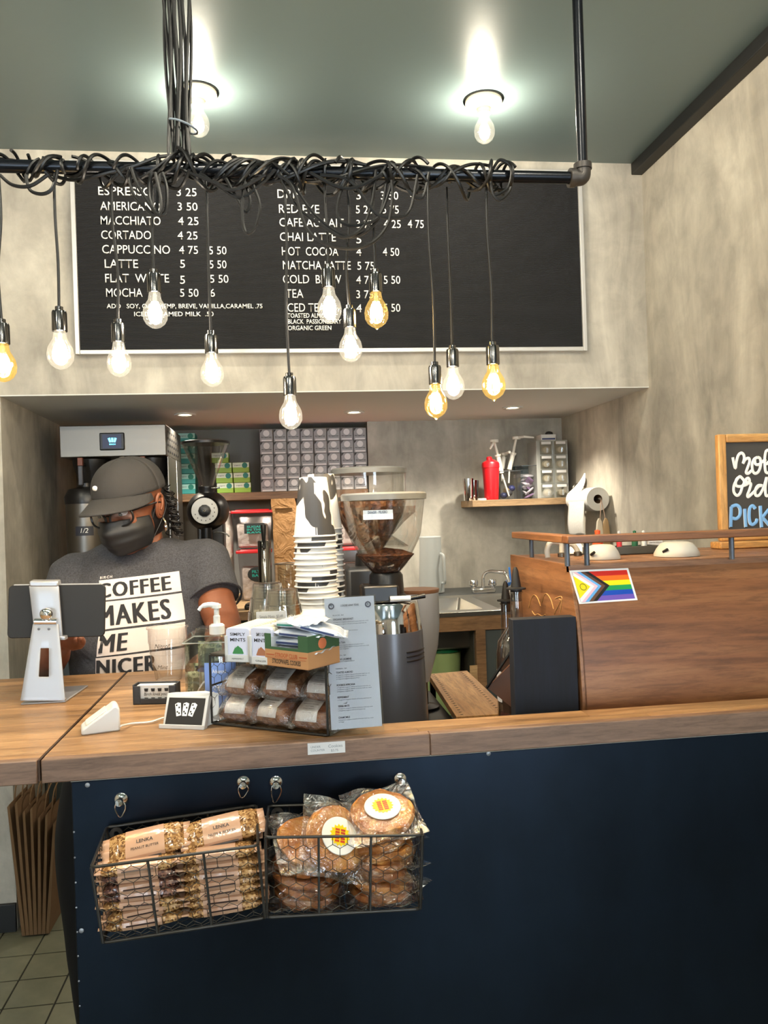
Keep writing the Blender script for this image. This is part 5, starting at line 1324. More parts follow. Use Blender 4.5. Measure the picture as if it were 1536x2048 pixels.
# ================================================================ BULK GRINDER
ek = at(410, 1022, Y=3.3); EX = ek.x
def ez(py): return at(410, py, Y=3.4).z-BZ
t = thing('bulk_grinder', 'tall black shop grinder with white dial and clear funnel hopper', 'grinder', (EX, 3.42, BZ))
zc = ez(1022)
MB().ell((0, .02, zc), (.088, .11, .086), 28, 18).build('motor_housing', M_black, t)
MB().lathe([(.060, -.0), (.060, .03), (.050, .04)], 32, M=Matrix.Translation((0, -.07, zc)) @ Matrix.Rotation(R(90), 4, 'X')).build('burr_cover', M_blackm, t)
dl = MB().lathe([(.053, 0), (.053, .006), (.049, .008), (0, .008)], 40, M=Matrix.Translation((-.002, -.108, zc)) @ Matrix.Rotation(R(90), 4, 'X')).build('white_dial', M_white, t)
MB().lathe([(.026, .008), (.024, .022), (.014, .026), (0, .026)], 10, M=Matrix.Translation((-.002, -.108, zc)) @ Matrix.Rotation(R(90), 4, 'X')).build('dial_knob', M_black, dl)
MB().lathe([(.005, .026), (0, .029)], 10, M=Matrix.Translation((-.002, -.108, zc)) @ Matrix.Rotation(R(90), 4, 'X')).build('dial_bolt', M_chrome, dl)
m = MB()
for k in range(9):
    a = R(200+k*25); m.box((-.002+.040*math.cos(a), -.1168, zc+.040*math.sin(a)), (.003, .0006, .005))
m.build('dial_marks', M_ink, dl, kind='stuff')
zn, zh, ztop = ez(978), ez(962), ez(885)
MB().lathe([(.034, zc+.07), (.032, zn-.01), (.036, zn), (.036, zn+.01)], 28).build('feed_neck', M_black, t)
MB().lathe([(.028, zh-.02), (.034, zh), (.095, ztop-.012), (.098, ztop)], 40, caps=False).build('funnel_hopper', M_smoke, t)
MB().lathe([(.094, ztop-.006), (.101, ztop-.006), (.102, ztop+.004), (.085, ztop+.008), (0, ztop+.008)], 40).build('hopper_lid', M_black, t)
MB().cyl((.02, -.03, zn+.003), (.055, -.03, zn+.003), .004).build('gate_lever', M_chrome, t)
MB().bx(-.045, .065, -.01, .10, .03, zc-.05).build('column', M_black, t, bevel=.008)
MB().bx(-.075, .085, -.10, .12, 0, .03).build('base', M_black, t, bevel=.006)
MB().lathe([(.024, zc-.14), (.022, zc-.07)], 20, (0, -.08, 0)).build('spout', M_blackm, t)
MB().tube(smooth_path([(.03, -.08, zc-.09), (.06, -.09, zc-.09), (.085, -.09, zc-.10), (.09, -.09, zc-.11)], 4), .003, 8).build('bag_clamp', M_steeld, t)

# ================================================================ SHELF, TEA BOXES
SHY = 4.0
szt = at(480, 985, Y=SHY).z
t = thing('wood_shelf', 'dark brown wooden shelf in the alcove under the tea boxes', 'shelf', (-.5, SHY, szt))
MB().bx(-.35, .93, 0, .248, -.038, 0).build('board', M_dw, t, bevel=.002)
M_tb = mat('tea_box_grey', (150, 153, 158), .5); M_tl = mat('tea_box_white', (216, 216, 218), .5)
tb0, tb1 = at(523, 985, Y=SHY).x, .432
pw_, ph_ = (tb1-tb0)/8, (at(600, 857, Y=SHY).z-szt)/5
def tea_box():
    t = thing('tea_box', 'x', 'tea box')
    w_, h_ = pw_*.96, ph_*.985
    MB().bx(0, w_, 0, .10, 0, h_).build('carton', M_tb, t, bevel=.0015)
    MB().lathe([(0, .0006), (.0155, .0006), (.0155, 0)], 24, M=Matrix.Translation((w_*.5, 0, h_*.68)) @ Matrix.Rotation(R(90), 4, 'X')).build('white_circle', M_tl, t)
    MB().bx(w_*.12, w_*.90, -.0016, .0, h_*.04, h_*.17).build('opening_flap', M_tl, t)
    m = MB(); text(m, 'fine organic teas', (w_*.5, -.0009, h_*.34), XA, ZA, h_*.08, w_*.8, 'C', bold=.03, shear=.3); m.add([(w_*.03, -.0009, h_*.97), (w_*.03, -.0009, h_*.72), (w_*.22, -.0009, h_*.97)], [(0, 1, 2)]); m.build('printed_text', M_ink, t, kind='stuff')
    return t
tbx = tea_box(); first = True
q = random.Random(2)
for r_ in range(5):
    for c_ in range(8):
        o = tbx if first else copy_tree(tbx); first = False
        o.location = (tb0+c_*pw_-(.003 if r_ < 2 else 0)+q.uniform(-.001, .001), SHY+.006+q.uniform(0, .004), szt+r_*ph_)
        o['label'] = 'grey tea box with white circle, %s row from shelf, %s from the left' % (ORD[r_], ORD[c_]); o['group'] = 'grey tea boxes stacked on the alcove shelf'
def color_box(base, flap, name_):
    t = thing(name_, 'x', 'tea box'); w_, h_, d_ = .080, .049, .12
    MB().bx(0, w_, 0, d_, 0, h_).build('carton', base, t, bevel=.0015)
    MB().bx(w_*.0, w_, -.0008, 0, h_*.50, h_*.98).build('pale_band', flap, t)
    MB().bx(w_*.06, w_*.94, -.0014, 0, h_*.04, h_*.36).build('opening_flap', base, t)
    MB().lathe([(0, .0006), (.0135, .0006), (.0135, 0)], 20, M=Matrix.Translation((w_*.74, -.0009, h_*.70)) @ Matrix.Rotation(R(90), 4, 'X')).build('teal_circle', mat('circle_teal', (0, 120, 108), .5), t)
    m = MB(); text(m, 'organic', (w_*.30, -.0012, h_*.68), XA, ZA, h_*.1, w_*.4, 'C', bold=.03); m.build('printed_text', mat('grey_ink', (120, 125, 130), .7), t)
    return t
gb = color_box(mat('box_green', (140, 180, 60), .5), mat('box_pale_green', (212, 226, 206), .5), 'green_tea_box'); first = True
for px, yb_, n_, side in ((434, 985, 4, 'left'), (469, 985, 3, 'right')):
    x0 = at(px, yb_, Y=SHY).x
    for k in range(n_):
        o = gb if first else copy_tree(gb); first = False
        o.location = (x0-.003*k-(0.012 if k == 3 else 0), SHY+.01, szt+k*.050); o['label'] = 'green and white tea box, %s of %s green stack on shelf' % (('bottom' if k == 0 else ORD[k]+' from the bottom'), side); o['group'] = 'green tea boxes on the shelf'
tbq = color_box(mat('box_teal', (50, 150, 150), .5), mat('box_pale_teal', (150, 200, 196), .5), 'teal_tea_box'); first = True
x0 = at(357, 985, Y=SHY).x
for k in range(6):
    o = tbq if first else copy_tree(tbq); first = False
    o.location = (x0+.001*k, SHY+.012, szt+k*.050); o['label'] = 'teal tea box, %s of the teal stack behind bulk grinder' % ('bottom' if k == 0 else ORD[k]+' from the bottom'); o['group'] = 'teal tea boxes on the shelf'

# ================================================================ TUBS, BAG, TAP TOWER
Mtub = film('tub_plastic', (.88, .86, .87), .10, .08, 0, .4)
Mfil = mat('filter_paper', (226, 218, 212), .8); bump(Mfil, noise(Mfil, coords(Mfil), 35, 4), 1, .008)
def tub(px0, px1, yt, yb_, Y, lab, z0=None, oval=False, words=('NAPKINS',)):
    a, b = at(px0, yb_, Y=Y), at(px1, yb_, Y=Y); zt = at(px0, yt, Y=Y).z; z0 = a.z if z0 is None else z0
    w_ = b.x-a.x; h_ = zt-z0
    t = thing('storage_tub', lab, 'storage tub', (a.x, Y, z0)); d_ = .13
    M_ = MB(); M_.add([(.012, .012, 0), (w_-.012, .012, 0), (w_-.012, d_-.012, 0), (.012, d_-.012, 0), (0, 0, h_), (w_, 0, h_), (w_, d_, h_), (0, d_, h_)], [(3, 2, 1, 0), (0, 1, 5, 4), (1, 2, 6, 5), (2, 3, 7, 6), (3, 0, 4, 7)])
    M_.build('tub_body', Mtub, t)
    MB().bx(-.008, w_+.008, -.008, d_+.008, h_-.004, h_+.010).bx(.01, w_-.01, .01, d_-.01, h_+.008, h_+.014).build('red_lid', M_red, t, bevel=.003)
    MB().hexa([(.02, .02, .004), (w_-.02, .02, .004), (w_-.02, d_-.02, .004), (.02, d_-.02, .004), (.014, .016, h_*.72), (w_-.02, .016, h_*.62), (w_-.02, d_-.02, h_*.7), (.014, d_-.02, h_*.7)]).build('contents', Mfil, t, bevel=.01)
    if oval: lb = MB().ell((w_*.62, -.0004, h_*.55), (w_*.34, .0008, h_*.16), 24, 8).build('dark_label', mat('label_dark', (20, 26, 28), .5), t)
    else: lb = MB().bx(w_*.28, w_*.82, -.0012, 0, h_*.42, h_*.70).build('dark_label', mat('label_dark', (20, 26, 28), .5), t)
    m = MB()
    for k, s_ in enumerate(words): text(m, s_, (w_*(.62 if oval else .55), -.0018, h_*(.58-.08*k)), XA, ZA, h_*.055, w_*.4, 'C', bold=.03)
    m.build('teal_writing', mat('teal_chalk', (20, 140, 130), .5), lb)
    return h_
tz = at(475, 1186, Y=3.80).z
zmid = at(470, 1104, Y=3.80).z
tub(478, 543, 1106, 1186, 3.80, 'lower red-lidded clear tub with oval dark label', BZ, True, ('FILTER', 'BAGS'))
tub(468, 545, 1026, 1098, 3.80, 'upper red-lidded clear tub with rectangular label, left of paper bag', zmid+.012, False, ('SUGAR', 'IN THE', 'RAW'))
tub(672, 745, 1100, 1180, 3.86, 'red-lidded clear tub seen low behind the grinders', BZ, False, ('DECAF',))
tub(672, 745, 1020, 1092, 3.86, 'upper red-lidded clear tub seen through the grinder hoppers', at(700, 1097, Y=3.86).z+.012, False, ('TEA', 'BAGS'))
a = at(455, 1120, Y=3.80)
t = thing('filter_pack', 'tall plastic-wrapped pack of white paper filters behind bulk grinder', 'pack', (a.x-.01, 3.86, BZ))
m = MB(); loft(m, [sup(.030, .05, 0, .7), sup(.036, .055, .06, .7), sup(.034, .05, .25, .7), sup(.038, .055, .32, .8), sup(.030, .045, .42, .8), sup(.01, .02, .44, .8)]); m.build('filters', Mfil, t)
m = MB(); loft(m, [sup(.033, .053, 0, .7), sup(.039, .058, .06, .7), sup(.037, .053, .25, .7), sup(.041, .058, .32, .8), sup(.033, .048, .425, .8), sup(.012, .02, .45, .8)]); m.build('clear_wrap', M_foil, t)
# paper bag
M_bagk = mat('kraft_bag', (150, 110, 66), .75); bump(M_bagk, noise(M_bagk, coords(M_bagk), 14, 4, .6, 1), 1, .02)
a, b = at(549, 1120, Y=3.74), at(600, 1120, Y=3.74); zt = at(560, 997, Y=3.74).z-BZ
t = thing('kraft_bag', 'tall crumpled kraft paper bag beside the red-lidded tubs', 'paper bag', ((a.x+b.x)/2, 3.80, BZ))
hw = (b.x-a.x)/2
rings = []
for k, (s_, z_, dx) in enumerate(((.95, 0, 0), (1, .08, 0), (1.04, .2, .002), (1.0, .32, 0), (.98, .40, -.004), (.96, zt-.02, -.008), (.90, zt, -.012))):
    r_ = sup(hw*s_, .05*(1-.12*k), z_, .35, 32); rings.append([(x+dx+.004*math.sin(z_*40+y*90), y+.004*math.sin(z_*33+x*110), z) for x, y, z in r_])
m = MB(); loft(m, rings); m.build('bag_body', M_bagk, t, angle=25)
MB().bx(-hw*.9-.012, hw*.9-.012, -.034, -.030, zt-.045, zt).build('folded_top', M_bagk, t)
# tap tower
a = at(531, 1165, Y=3.5)
t = thing('tap_tower', 'stainless steel tap tower with black handle on back counter', 'beverage tap', (a.x, 3.5, BZ))
zt = at(531, 1081, Y=3.5).z-BZ; zh = at(531, 1049, Y=3.5).z-BZ
MB().lathe([(.040, 0), (.040, .008), (.029, .012), (.029, zt-.004), (.026, zt), (0, zt+.001)], 36).build('tower', mat('dark_chrome', (140, 136, 130), .14, 1), t)
MB().tube(fillet([(0, -.025, zt-.035), (0, -.06, zt-.035), (0, -.065, zt-.075)], .012, 4), .008, 12).build('faucet', M_chrome, t)
MB().lathe([(.009, zt-.03), (.006, zt-.01), (.008, zt+.005), (.013, zh-.004), (.012, zh), (0, zh)], 20, (0, -.058, 0)).build('tap_handle', M_black, t)
a = at(578, 1170, Y=3.55)
t = thing('glass_canister', 'clear glass canister between tap tower and paper cups', 'canister', (a.x, 3.55, BZ))
zt = at(578, 1128, Y=3.55).z-BZ
MB().lathe([(0, .003), (.058, .003), (.060, .01), (.062, zt), (.064, zt+.003)], 32, caps=False).build('glass_wall', film('canister_glass', (.85, .88, .86), .12, .03, 0, .6), t)
ring = [Vector((.063*math.cos(i*math.pi/16), .063*math.sin(i*math.pi/16), zt+.002)) for i in range(32)]; MB().tube(ring, .0022, 6, True).build('glass_rim', M_steeld, t)
MB().lathe([(.050, 0), (.055, .09), (.02, .13), (0, .132)], 20, (.085, .02, 0)).build('black_jug', M_black, t)
a = at(505, 1207, Y=3.45)
t = thing('counter_scale', 'small black rounded device at the edge of the back counter', 'scale', (a.x+.015, 3.48, BZ))
MB().bx(-.05, .05, -.03, .05, 0, .022).build('scale_body', M_black, t, bevel=.008); MB().bx(-.04, .04, -.02, .045, .022, .025).build('scale_plate', M_steeld, t, bevel=.001)

# ================================================================ RIGHT SHELF
RZ = at(945, 1001, Y=3.75).z; RX0 = at(945, 1010, Y=3.75).x
t = thing('wall_shelf', 'short pale wooden shelf fixed in the corner right of sink', 'shelf', (RX0, 3.75, RZ))
MB().bx(0, XR-.003-RX0, 0, .248, -.032, 0).build('board', wood('oak_shelf', (128, 104, 74), (158, 130, 96), (180, 152, 116), 1.3, 'X', .55), t, bevel=.002)
def rx(px, Y=3.82): return at(px, 960, Y=Y).x
def rz(py, px=1040, Y=3.82): return at(px, py, Y=Y).z-RZ
for k, (px, w_, top_, lab) in enumerate(((938, .028, 954, 'steel shaker tin at the left end of the wall shelf'), (953, .028, 957, 'steel shaker tin just left of the red shaker bottle'))):
    t = thing('shaker_tin', lab, 'shaker', (rx(px), 3.84+.05*k, RZ), 0, 'steel shaker tins')
    MB().lathe([(0, .001), (w_*.82, .001), (w_*.84, .004), (w_, rz(top_)), (w_*.96, rz(top_)), (w_*.8, .006)], 28).build('tin', M_chrome, t)
t = thing('shaker_bottle', 'bright red plastic shaker bottle with flip cap', 'bottle', (rx(980), 3.80, RZ))
zc = rz(936, 980); ze = rz(914, 980)
MB().lathe([(0, .001), (.033, .001), (.034, .006), (.041, zc)], 32).build('cup', M_red, t)
MB().lathe([(.043, zc), (.043, zc+.018), (.040, zc+.026), (.022, zc+.036), (0, zc+.038)], 32).build('lid', M_red, t)
MB().lathe([(.014, zc+.03), (.014, ze-.004), (.010, ze), (0, ze)], 18, (-.006, 0, 0)).tube([(-.006, 0, ze-.01), (.020, -.004, ze-.022), (.026, 0, zc+.03)], .005, 8).build('flip_cap', M_red, t)
t = thing('small_lid', 'small white lid lying in front of red shaker', 'lid', (rx(958), 3.775, RZ))
MB().lathe([(0, 0), (.022, 0), (.022, .006), (.019, .009), (0, .009)], 20).build('lid_disc', M_white, t)
def bin_(px0, px1, py, lab, Y=3.79):
    a, b = rx(px0, Y), rx(px1, Y); h_ = rz(py)
    t = thing('clear_bin', lab, 'bin', (a, Y, RZ)); w_ = b-a; d_ = .13
    M_ = MB(); M_.add([(.004, .004, .001), (w_-.004, .004, .001), (w_-.004, d_, .001), (.004, d_, .001), (0, 0, h_), (w_, 0, h_), (w_, d_, h_), (0, d_, h_)], [(3, 2, 1, 0), (0, 1, 5, 4), (1, 2, 6, 5), (2, 3, 7, 6), (3, 0, 4, 7)]); M_.build('bin_wall', film('smoky_bin', (.80, .81, .83), .10, .04, 0, .5), t)
    MB().tube(fillet([(w_/2, 0, h_), (w_, 0, h_), (w_, d_, h_), (0, d_, h_), (0, 0, h_), (w_/2, 0, h_)], .008), .0018, 6, caps=False).build('bin_rim', mat('smoke_rim', (70, 74, 78), .2), t)
    return t, w_, h_
t, w1, h1 = bin_(1000, 1042, 942, 'clear bin on the wall shelf holding syrup pumps')
for k, (x_, c_) in enumerate(((.03, (40, 50, 90)), (.06, (60, 60, 66)), (.05, (170, 150, 110)), (.08, (50, 60, 120)))):
    MB().ell((x_, .05+.01*k, .02+.012*k), (.018, .02, .016), 12, 8).build('oddment', mat('oddment_%d' % k, c_, .4), t)
M_pw = mat('pump_white', (222, 222, 214), .4)
def pump(pts, lab, spout, noz=True):
    t = thing('syrup_pump', lab, 'pump', (rx(1020), 3.84, RZ), 0)
    P_2 = [Vector((rx(x)-rx(1020), dy, rz(y))) for x, y, dy in pts]
    MB().tube([P_2[0], P_2[1]], .0045, 10).build('suction_tube', M_pw, t)
    MB().tube([P_2[1], P_2[2]], .0115, 16).build('pump_barrel', M_pw, t)
    MB().tube([P_2[2], P_2[2]+(P_2[3]-P_2[2])*.12], .016, 16).build('screw_cap', M_pw, t)
    MB().tube([P_2[2]+(P_2[3]-P_2[2])*.1, P_2[3]], .0065, 12).build('plunger', M_pw, t)
    MB().tube([P_2[3]+Vector((0, 0, -.008)), P_2[3]+Vector((0, 0, .006))], .021 if noz else .017, 20).build('pump_head', M_pw, t, bevel=.002)
    MB().tube([P_2[3]]+[Vector((rx(x)-rx(1020), -.03, rz(y))) for x, y in spout], [.0065, .006, .004][:1+len(spout)], 10).build('spout', M_pw, t)
pump([(1016, 992, -.03), (1006, 945, 0), (1000, 911, 0), (993, 880, 0)], 'white syrup pump leaning left out of the bin', [(986, 889), (981, 897)])
pump([(1022, 965, .02), (1024, 938, .02), (1032, 908, .02), (1040, 874, .02)], 'white syrup pump leaning right with long spout', [(1050, 874), (1069, 876)])
pump([(1012, 960, .06), (1014, 935, .06), (1018, 912, .06), (1020, 905, .06)], 'short white syrup pump between two taller ones', [(1020, 904)], False)
t, w1, h1 = bin_(1046, 1082, 932, 'smoky bin on the wall shelf stuffed with white and purple packets')
q = random.Random(4)
for k in range(9):
    m = MB(); pillow(m, .05, .035, .012, 8); o = m.build('purple_white_packet', mat('packet_white', (226, 222, 228), .4) if k % 3 else mat('packet_purple', (150, 120, 160), .4), t, loc=(w1*.5+q.uniform(-.01, .01), .035+q.uniform(0, .05), .014+k*.0125), rot=(q.uniform(-.9, .9), q.uniform(-.6, .6), q.uniform(0, 3)))
a = rx(1040, 3.9)
t = thing('folded_cloth_stack', 'stack of teal and white boxes behind the syrup pumps', 'boxes', (a, 3.92, RZ))
for k, (c_, z0, z1) in enumerate((((150, 160, 165), 0, .11), ((225, 228, 230), .11, .128), ((90, 110, 118), .128, .150), ((40, 90, 105), .150, .170))): MB().bx(-.01, .055, 0, .06, z0, z1).build('layer', mat('layer_%d' % k, c_, .5), t, bevel=.002)
dx0, dx1 = rx(1080, 3.78), rx(1138, 3.78); dh = rz(880, 1105, 3.78)
t = thing('drawer_unit', 'grey small-parts drawer unit with eight clear labelled drawers', 'drawer unit', (dx0, 3.78, RZ)); Wd = dx1-dx0
MB().bx(-.012, Wd, .006, .15, 0, dh).build('casing', mat('casing_grey', (150, 152, 148), .5), t, bevel=.002)
M_dr = film('drawer_clear', (.85, .86, .84), .16, .06, 0, .5)
for i in range(2):
    for j in range(4):
        x0 = .004+i*(Wd/2); z0 = .004+j*(dh-.004)/4; w_, h_ = Wd/2-.010, (dh-.006)/4-.006
        d_ = MB().bx(x0, x0+w_, -.004, .0, z0, z0+h_).build('drawer', M_dr, t)
        MB().bx(x0+w_*.1, x0+w_*.86, -.0062, -.0042, z0+h_*.78, z0+h_*.98).build('paper_label', M_paper, d_)
        MB().ell((x0+w_*.5, .004, z0+h_*.36), (w_*.36, .006, h_*.30), 12, 8).build('contents', mat('drawer_contents', (190, 180, 160), .7), d_)
        MB().bx(x0+w_*.55, x0+w_*.62, -.010, -.004, z0+h_*.15, z0+h_*.55).build('pull', M_glass, d_)
t = thing('parts_carton', 'small white and blue carton lying on top of the drawer unit', 'box', (dx0+.02, 3.80, RZ+dh))
MB().bx(0, .075, 0, .08, 0, .030).build('carton', M_paper, t, bevel=.002); MB().bx(.004, .07, -.001, 0, .004, .012).build('blue_print', mat('navy_print', (52, 66, 110), .5), t); MB().ell((.05, .03, .036), (.02, .02, .012), 12, 8).build('dark_lid', M_black, t)

# ================================================================ PAPER TOWEL
TYn = 3.40; tc = at(1196, 998, Y=TYn)
t = thing('paper_towel_roll', 'white paper towel roll on a steel wall holder, sheet hanging down', 'paper towel', (tc.x, TYn, tc.z))
M_tow = mat('towel_paper', (206, 205, 200), .85); bump(M_tow, noise(M_tow, coords(M_tow), 90, 2), .4, .002)
RX_ = Matrix.Rotation(R(-90), 4, 'X')
MB().lathe([(.020, .0), (.052, .0), (.053, .003), (.053, .262), (.052, .265), (.020, .265), (.020, 0)], 44, caps=False, M=RX_).build('roll', M_tow, t)
MB().lathe([(.0195, .001), (.0195, .264)], 24, caps=False, M=RX_).build('cardboard_core', mat('core_brown', (120, 96, 70), .8), t)
MB().grid(lambda u, v_: (-.052-.012*math.sin(v_*3.1)*v_, .03+u*.20, -.005-.16*v_+.004*math.sin(u*6)), 10, 12).build('hanging_sheet', M_tow, t, solid=.0006)
MB().grid(lambda u, v_: (-.040+.02*v_+.01*math.sin(v_*3), .10+(.5-.5*v_+(u-.5)*(1-v_*.92))*.16, .035+.085*v_), 8, 8).build('torn_sheet', M_tow, t, solid=.0006)
wx = XR-tc.x
MB().tube(fillet([(0, -.025, 0), (0, .29, 0), (0, .30, .07), (wx-.01, .30, .085)], .015, 5), .005, 10).build('holder_arm', M_steelb, t)
MB().lathe([(.024, 0), (.024, .006), (.012, .012), (.010, .02)], 24, M=Matrix.Translation((wx-.001, .30, .085)) @ Matrix.Rotation(R(-90), 4, 'Y')).build('wall_plate', M_steelb, t)
cz_ = at(1202, 1075, Y=3.37).z-tc.z
t = thing('hanging_spoons', 'two wooden tasting paddles hung by string from the towel holder', 'utensils', (tc.x+.004, 3.37, tc.z))
MB().tube(smooth_path([(0, .008, .004), (-.006, 0, -.05), (-.010, 0, -.09)], 4), .0015, 6).tube(smooth_path([(0, .008, .004), (.008, 0, -.05), (.014, 0, -.095)], 4), .0015, 6).build('string', mat('pink_string', (190, 160, 140), .8), t)
for sx, c_ in ((-.014, (212, 200, 180)), (.016, (170, 140, 100))):
    m = MB(); loft(m, [sup(.004, .003, -.085, 1, 14), sup(.012, .005, -.10, 1, 14), sup(.018, .007, -.15, 1, 14), sup(.017, .007, -.20, 1, 14), sup(.008, .004, -.225, 1, 14)]); m.v = [(x+sx, y, z) for x, y, z in m.v]
    m.build('wooden_paddle', mat('paddle_%d' % c_[0], c_, .6), t)
# ================================================================ ESPRESSO MACHINE
MX0, MY, MZ = .548, 1.50, 1.335
M_wal = wood('walnut_panel', (98, 59, 35), (136, 87, 54), (158, 108, 70), .8, 'X', .38, amp=1.1)
M_wal2 = wood('walnut_side', (112, 74, 46), (148, 100, 64), (172, 122, 82), .8, 'Y', .34)
M_wslat = wood('walnut_slat', (110, 72, 48), (148, 102, 70), (172, 126, 90), 1.2, 'X', .45)
MXW = .86
t = thing('espresso_machine', 'large espresso machine clad in walnut with wooden cup rail', 'espresso machine', (MX0, MY, .90)); zt = MZ-.90
prof = [(0, zt), (-.016, zt-.045), (-.032, zt-.095), (-.045, zt-.17), (-.052, zt-.25), (-.050, zt-.33), (-.045, .03)]
fp_ = MB(); n = len(prof)
fp_.add([(x, y, z) for x in (.006, MXW) for y, z in prof]+[(x, y+.014, z) for x in (.006, MXW) for y, z in prof],
        [(i, i+1, n+i+1, n+i) for i in range(n-1)]+[(2*n+i, 3*n+i, 3*n+i+1, 2*n+i+1) for i in range(n-1)]+[(i, 2*n+i, 2*n+i+1, i+1) for i in range(n-1)]+[(n+i, n+i+1, 3*n+i+1, 3*n+i) for i in range(n-1)]+[(0, n, 3*n, 2*n), (n-1, 3*n-1, 4*n-1, 2*n-1)])
fp_.build('front_cladding', M_wal, t, angle=60)
dpt = .40
sp = MB(); pts = prof+[(dpt, .03), (dpt, zt)]
sp.add([(x, y, z) for x in (0, .010) for y, z in pts], [tuple(range(len(pts))), tuple(range(2*len(pts)-1, len(pts)-1, -1))]+[(i, len(pts)+i, len(pts)+(i+1) % len(pts), (i+1) % len(pts)) for i in range(len(pts))])
sp.build('side_cladding', M_wal2, t, bevel=.0008)
MB().bx(.012, MXW-.002, .016, dpt-.01, .03, zt-.02).build('machine_body', M_steeld, t)
ns = 12
for k in range(ns):
    x0 = .013+k*(MXW-.02)/ns; MB().bx(x0, x0+(MXW-.02)/ns-.004, .012, dpt-.01, zt-.014, zt-.001).build('top_slat', M_wslat, t, bevel=.0012)
MB().bx(.0, MXW, -.004, .012, zt-.016, zt+.001).build('top_edge', M_wslat, t, bevel=.0012)
for x_ in (.05, MXW-.05):
    for y_ in (.03, dpt-.05): MB().cyl((x_, y_, 0), (x_, y_, .032), .018).build('foot', M_black, t)
RL = at(1135, 1085, Y=1.465); rzt = at(1135, 1072, Y=1.465).z-.90; rzb = at(1135, 1088, Y=1.465).z-.90; rxx = RL.x-MX0
MB().bx(rxx, MXW, 1.462-MY, 1.497-MY, rzb, rzt).build('front_rail', M_wal, t, bevel=.002)
MB().bx(rxx, rxx+.034, 1.4975-MY, 1.84-MY, rzb, rzt).build('side_rail', M_wal2, t, bevel=.002)
M_post = mat('steel_post', (92, 96, 104), .4, .5)
for px, Y in ((1130, 1.50), (1173, 1.49), (1463, 1.49)):
    x_ = at(px, 1105, Y=Y).x-MX0; y_ = 1.485-MY; MB().cyl((x_, y_+.004, zt-.002), (x_, y_+.004, rzb), .0052).build('rail_post', M_post, t)
x_ = rxx+.017; MB().cyl((x_+.012, 1.78-MY, zt-.002), (x_+.012, 1.78-MY, rzb), .0052).build('rail_post', M_post, t)
# engraved bird lines on the side
gl = mat('engraved_gold', (216, 170, 110), .4)
e = MB()
def side(px, py): q = at(px, py, X=MX0-.0006); return (q.x-MX0, q.y-MY, q.z-.90)
for pts in ([(1057, 1216), (1062, 1198), (1068, 1190), (1075, 1196), (1081, 1212)], [(1083, 1206), (1088, 1190), (1094, 1188), (1102, 1200), (1107, 1218)], [(1110, 1197), (1122, 1193), (1124, 1200), (1118, 1198)], [(1108, 1228), (1117, 1210), (1123, 1200), (1120, 1226)], [(1064, 1222), (1070, 1230), (1076, 1228), (1084, 1232), (1090, 1229)]):
    e.tube(smooth_path([side(*q_) for q_ in pts], 4), .0008, 5)
e.build('engraving', gl, t, kind='stuff')
# pride sticker: follows the curved cladding
SP = [(1138, 1141), (1256, 1136), (1275, 1200), (1158, 1208)]
def yprof(z):
    for (y0, z0), (y1, z1) in zip(prof, prof[1:]):
        if z1 <= z <= z0: return y0+(y1-y0)*(z0-z)/(z0-z1)
    return 0
def onp(px, py, lift):
    y = MY-.01
    for _ in range(12):
        q = at(px, py, Y=y); y = MY+yprof(q.z-.90)
    return Vector((q.x, y-lift, q.z))
st = thing('pride_sticker', 'rectangular rainbow progress pride flag sticker on the walnut cladding', 'sticker', onp(1138, 1208, 0)); so = Vector(st.location)
def uvp(u, v_, lift):
    a = Vector(SP[0])*(1-u)+Vector(SP[1])*u; b = Vector(SP[3])*(1-u)+Vector(SP[2])*u; c = a*(1-v_)+b*v_
    return onp(c.x, c.y, lift)-so
def patch(name, poly, col, lift, parent=st):
    m = MB(); k = len(poly)
    # polygon clipped into thin rows so that it follows the curve
    ys = sorted(set([p[1] for p in poly]+[i/12 for i in range(13)])); ymin = min(p[1] for p in poly); ymax = max(p[1] for p in poly)
    ys = [y for y in ys if ymin-1e-6 <= y <= ymax+1e-6]
    def span(y):
        xs = []
        for i in range(k):
            (x0, y0), (x1, y1) = poly[i], poly[(i+1) % k]
            if abs(y1-y0) < 1e-9:
                if abs(y-y0) < 1e-6: xs += [x0, x1]
            elif min(y0, y1)-1e-9 <= y <= max(y0, y1)+1e-9: xs.append(x0+(x1-x0)*(y-y0)/(y1-y0))
        return min(xs), max(xs)
    for y0, y1 in zip(ys, ys[1:]):
        if y1-y0 < 1e-4: continue
        a0, b0 = span(y0+1e-5); a1, b1 = span(y1-1e-5)
        m.add([uvp(a0, y0, lift), uvp(b0, y0, lift), uvp(b1, y1, lift), uvp(a1, y1, lift)], [(0, 1, 2, 3)])
    return m.build(name, mat('flag_'+name, col, .35), parent)
patch('white_border', [(0, 0), (1, 0), (1, 1), (0, 1)], (244, 242, 240), .0008)
A, B_ = .035, .055
for k, (nm, c_) in enumerate((('red_stripe', (222, 42, 30)), ('orange_stripe', (244, 112, 28)), ('yellow_stripe', (250, 228, 20)), ('green_stripe', (30, 150, 84)), ('blue_stripe', (16, 72, 176)), ('violet_stripe', (110, 84, 178)))):
    h_ = (1-2*B_)/6; patch(nm, [(A, B_+k*h_), (1-A, B_+k*h_), (1-A, B_+(k+1)*h_), (A, B_+(k+1)*h_)], c_, .0011)
def chev(nm, w_top, apex, col, lift): patch(nm, [(A, B_), (w_top, B_), (apex, .5), (w_top, 1-B_), (A, 1-B_)], col, lift)
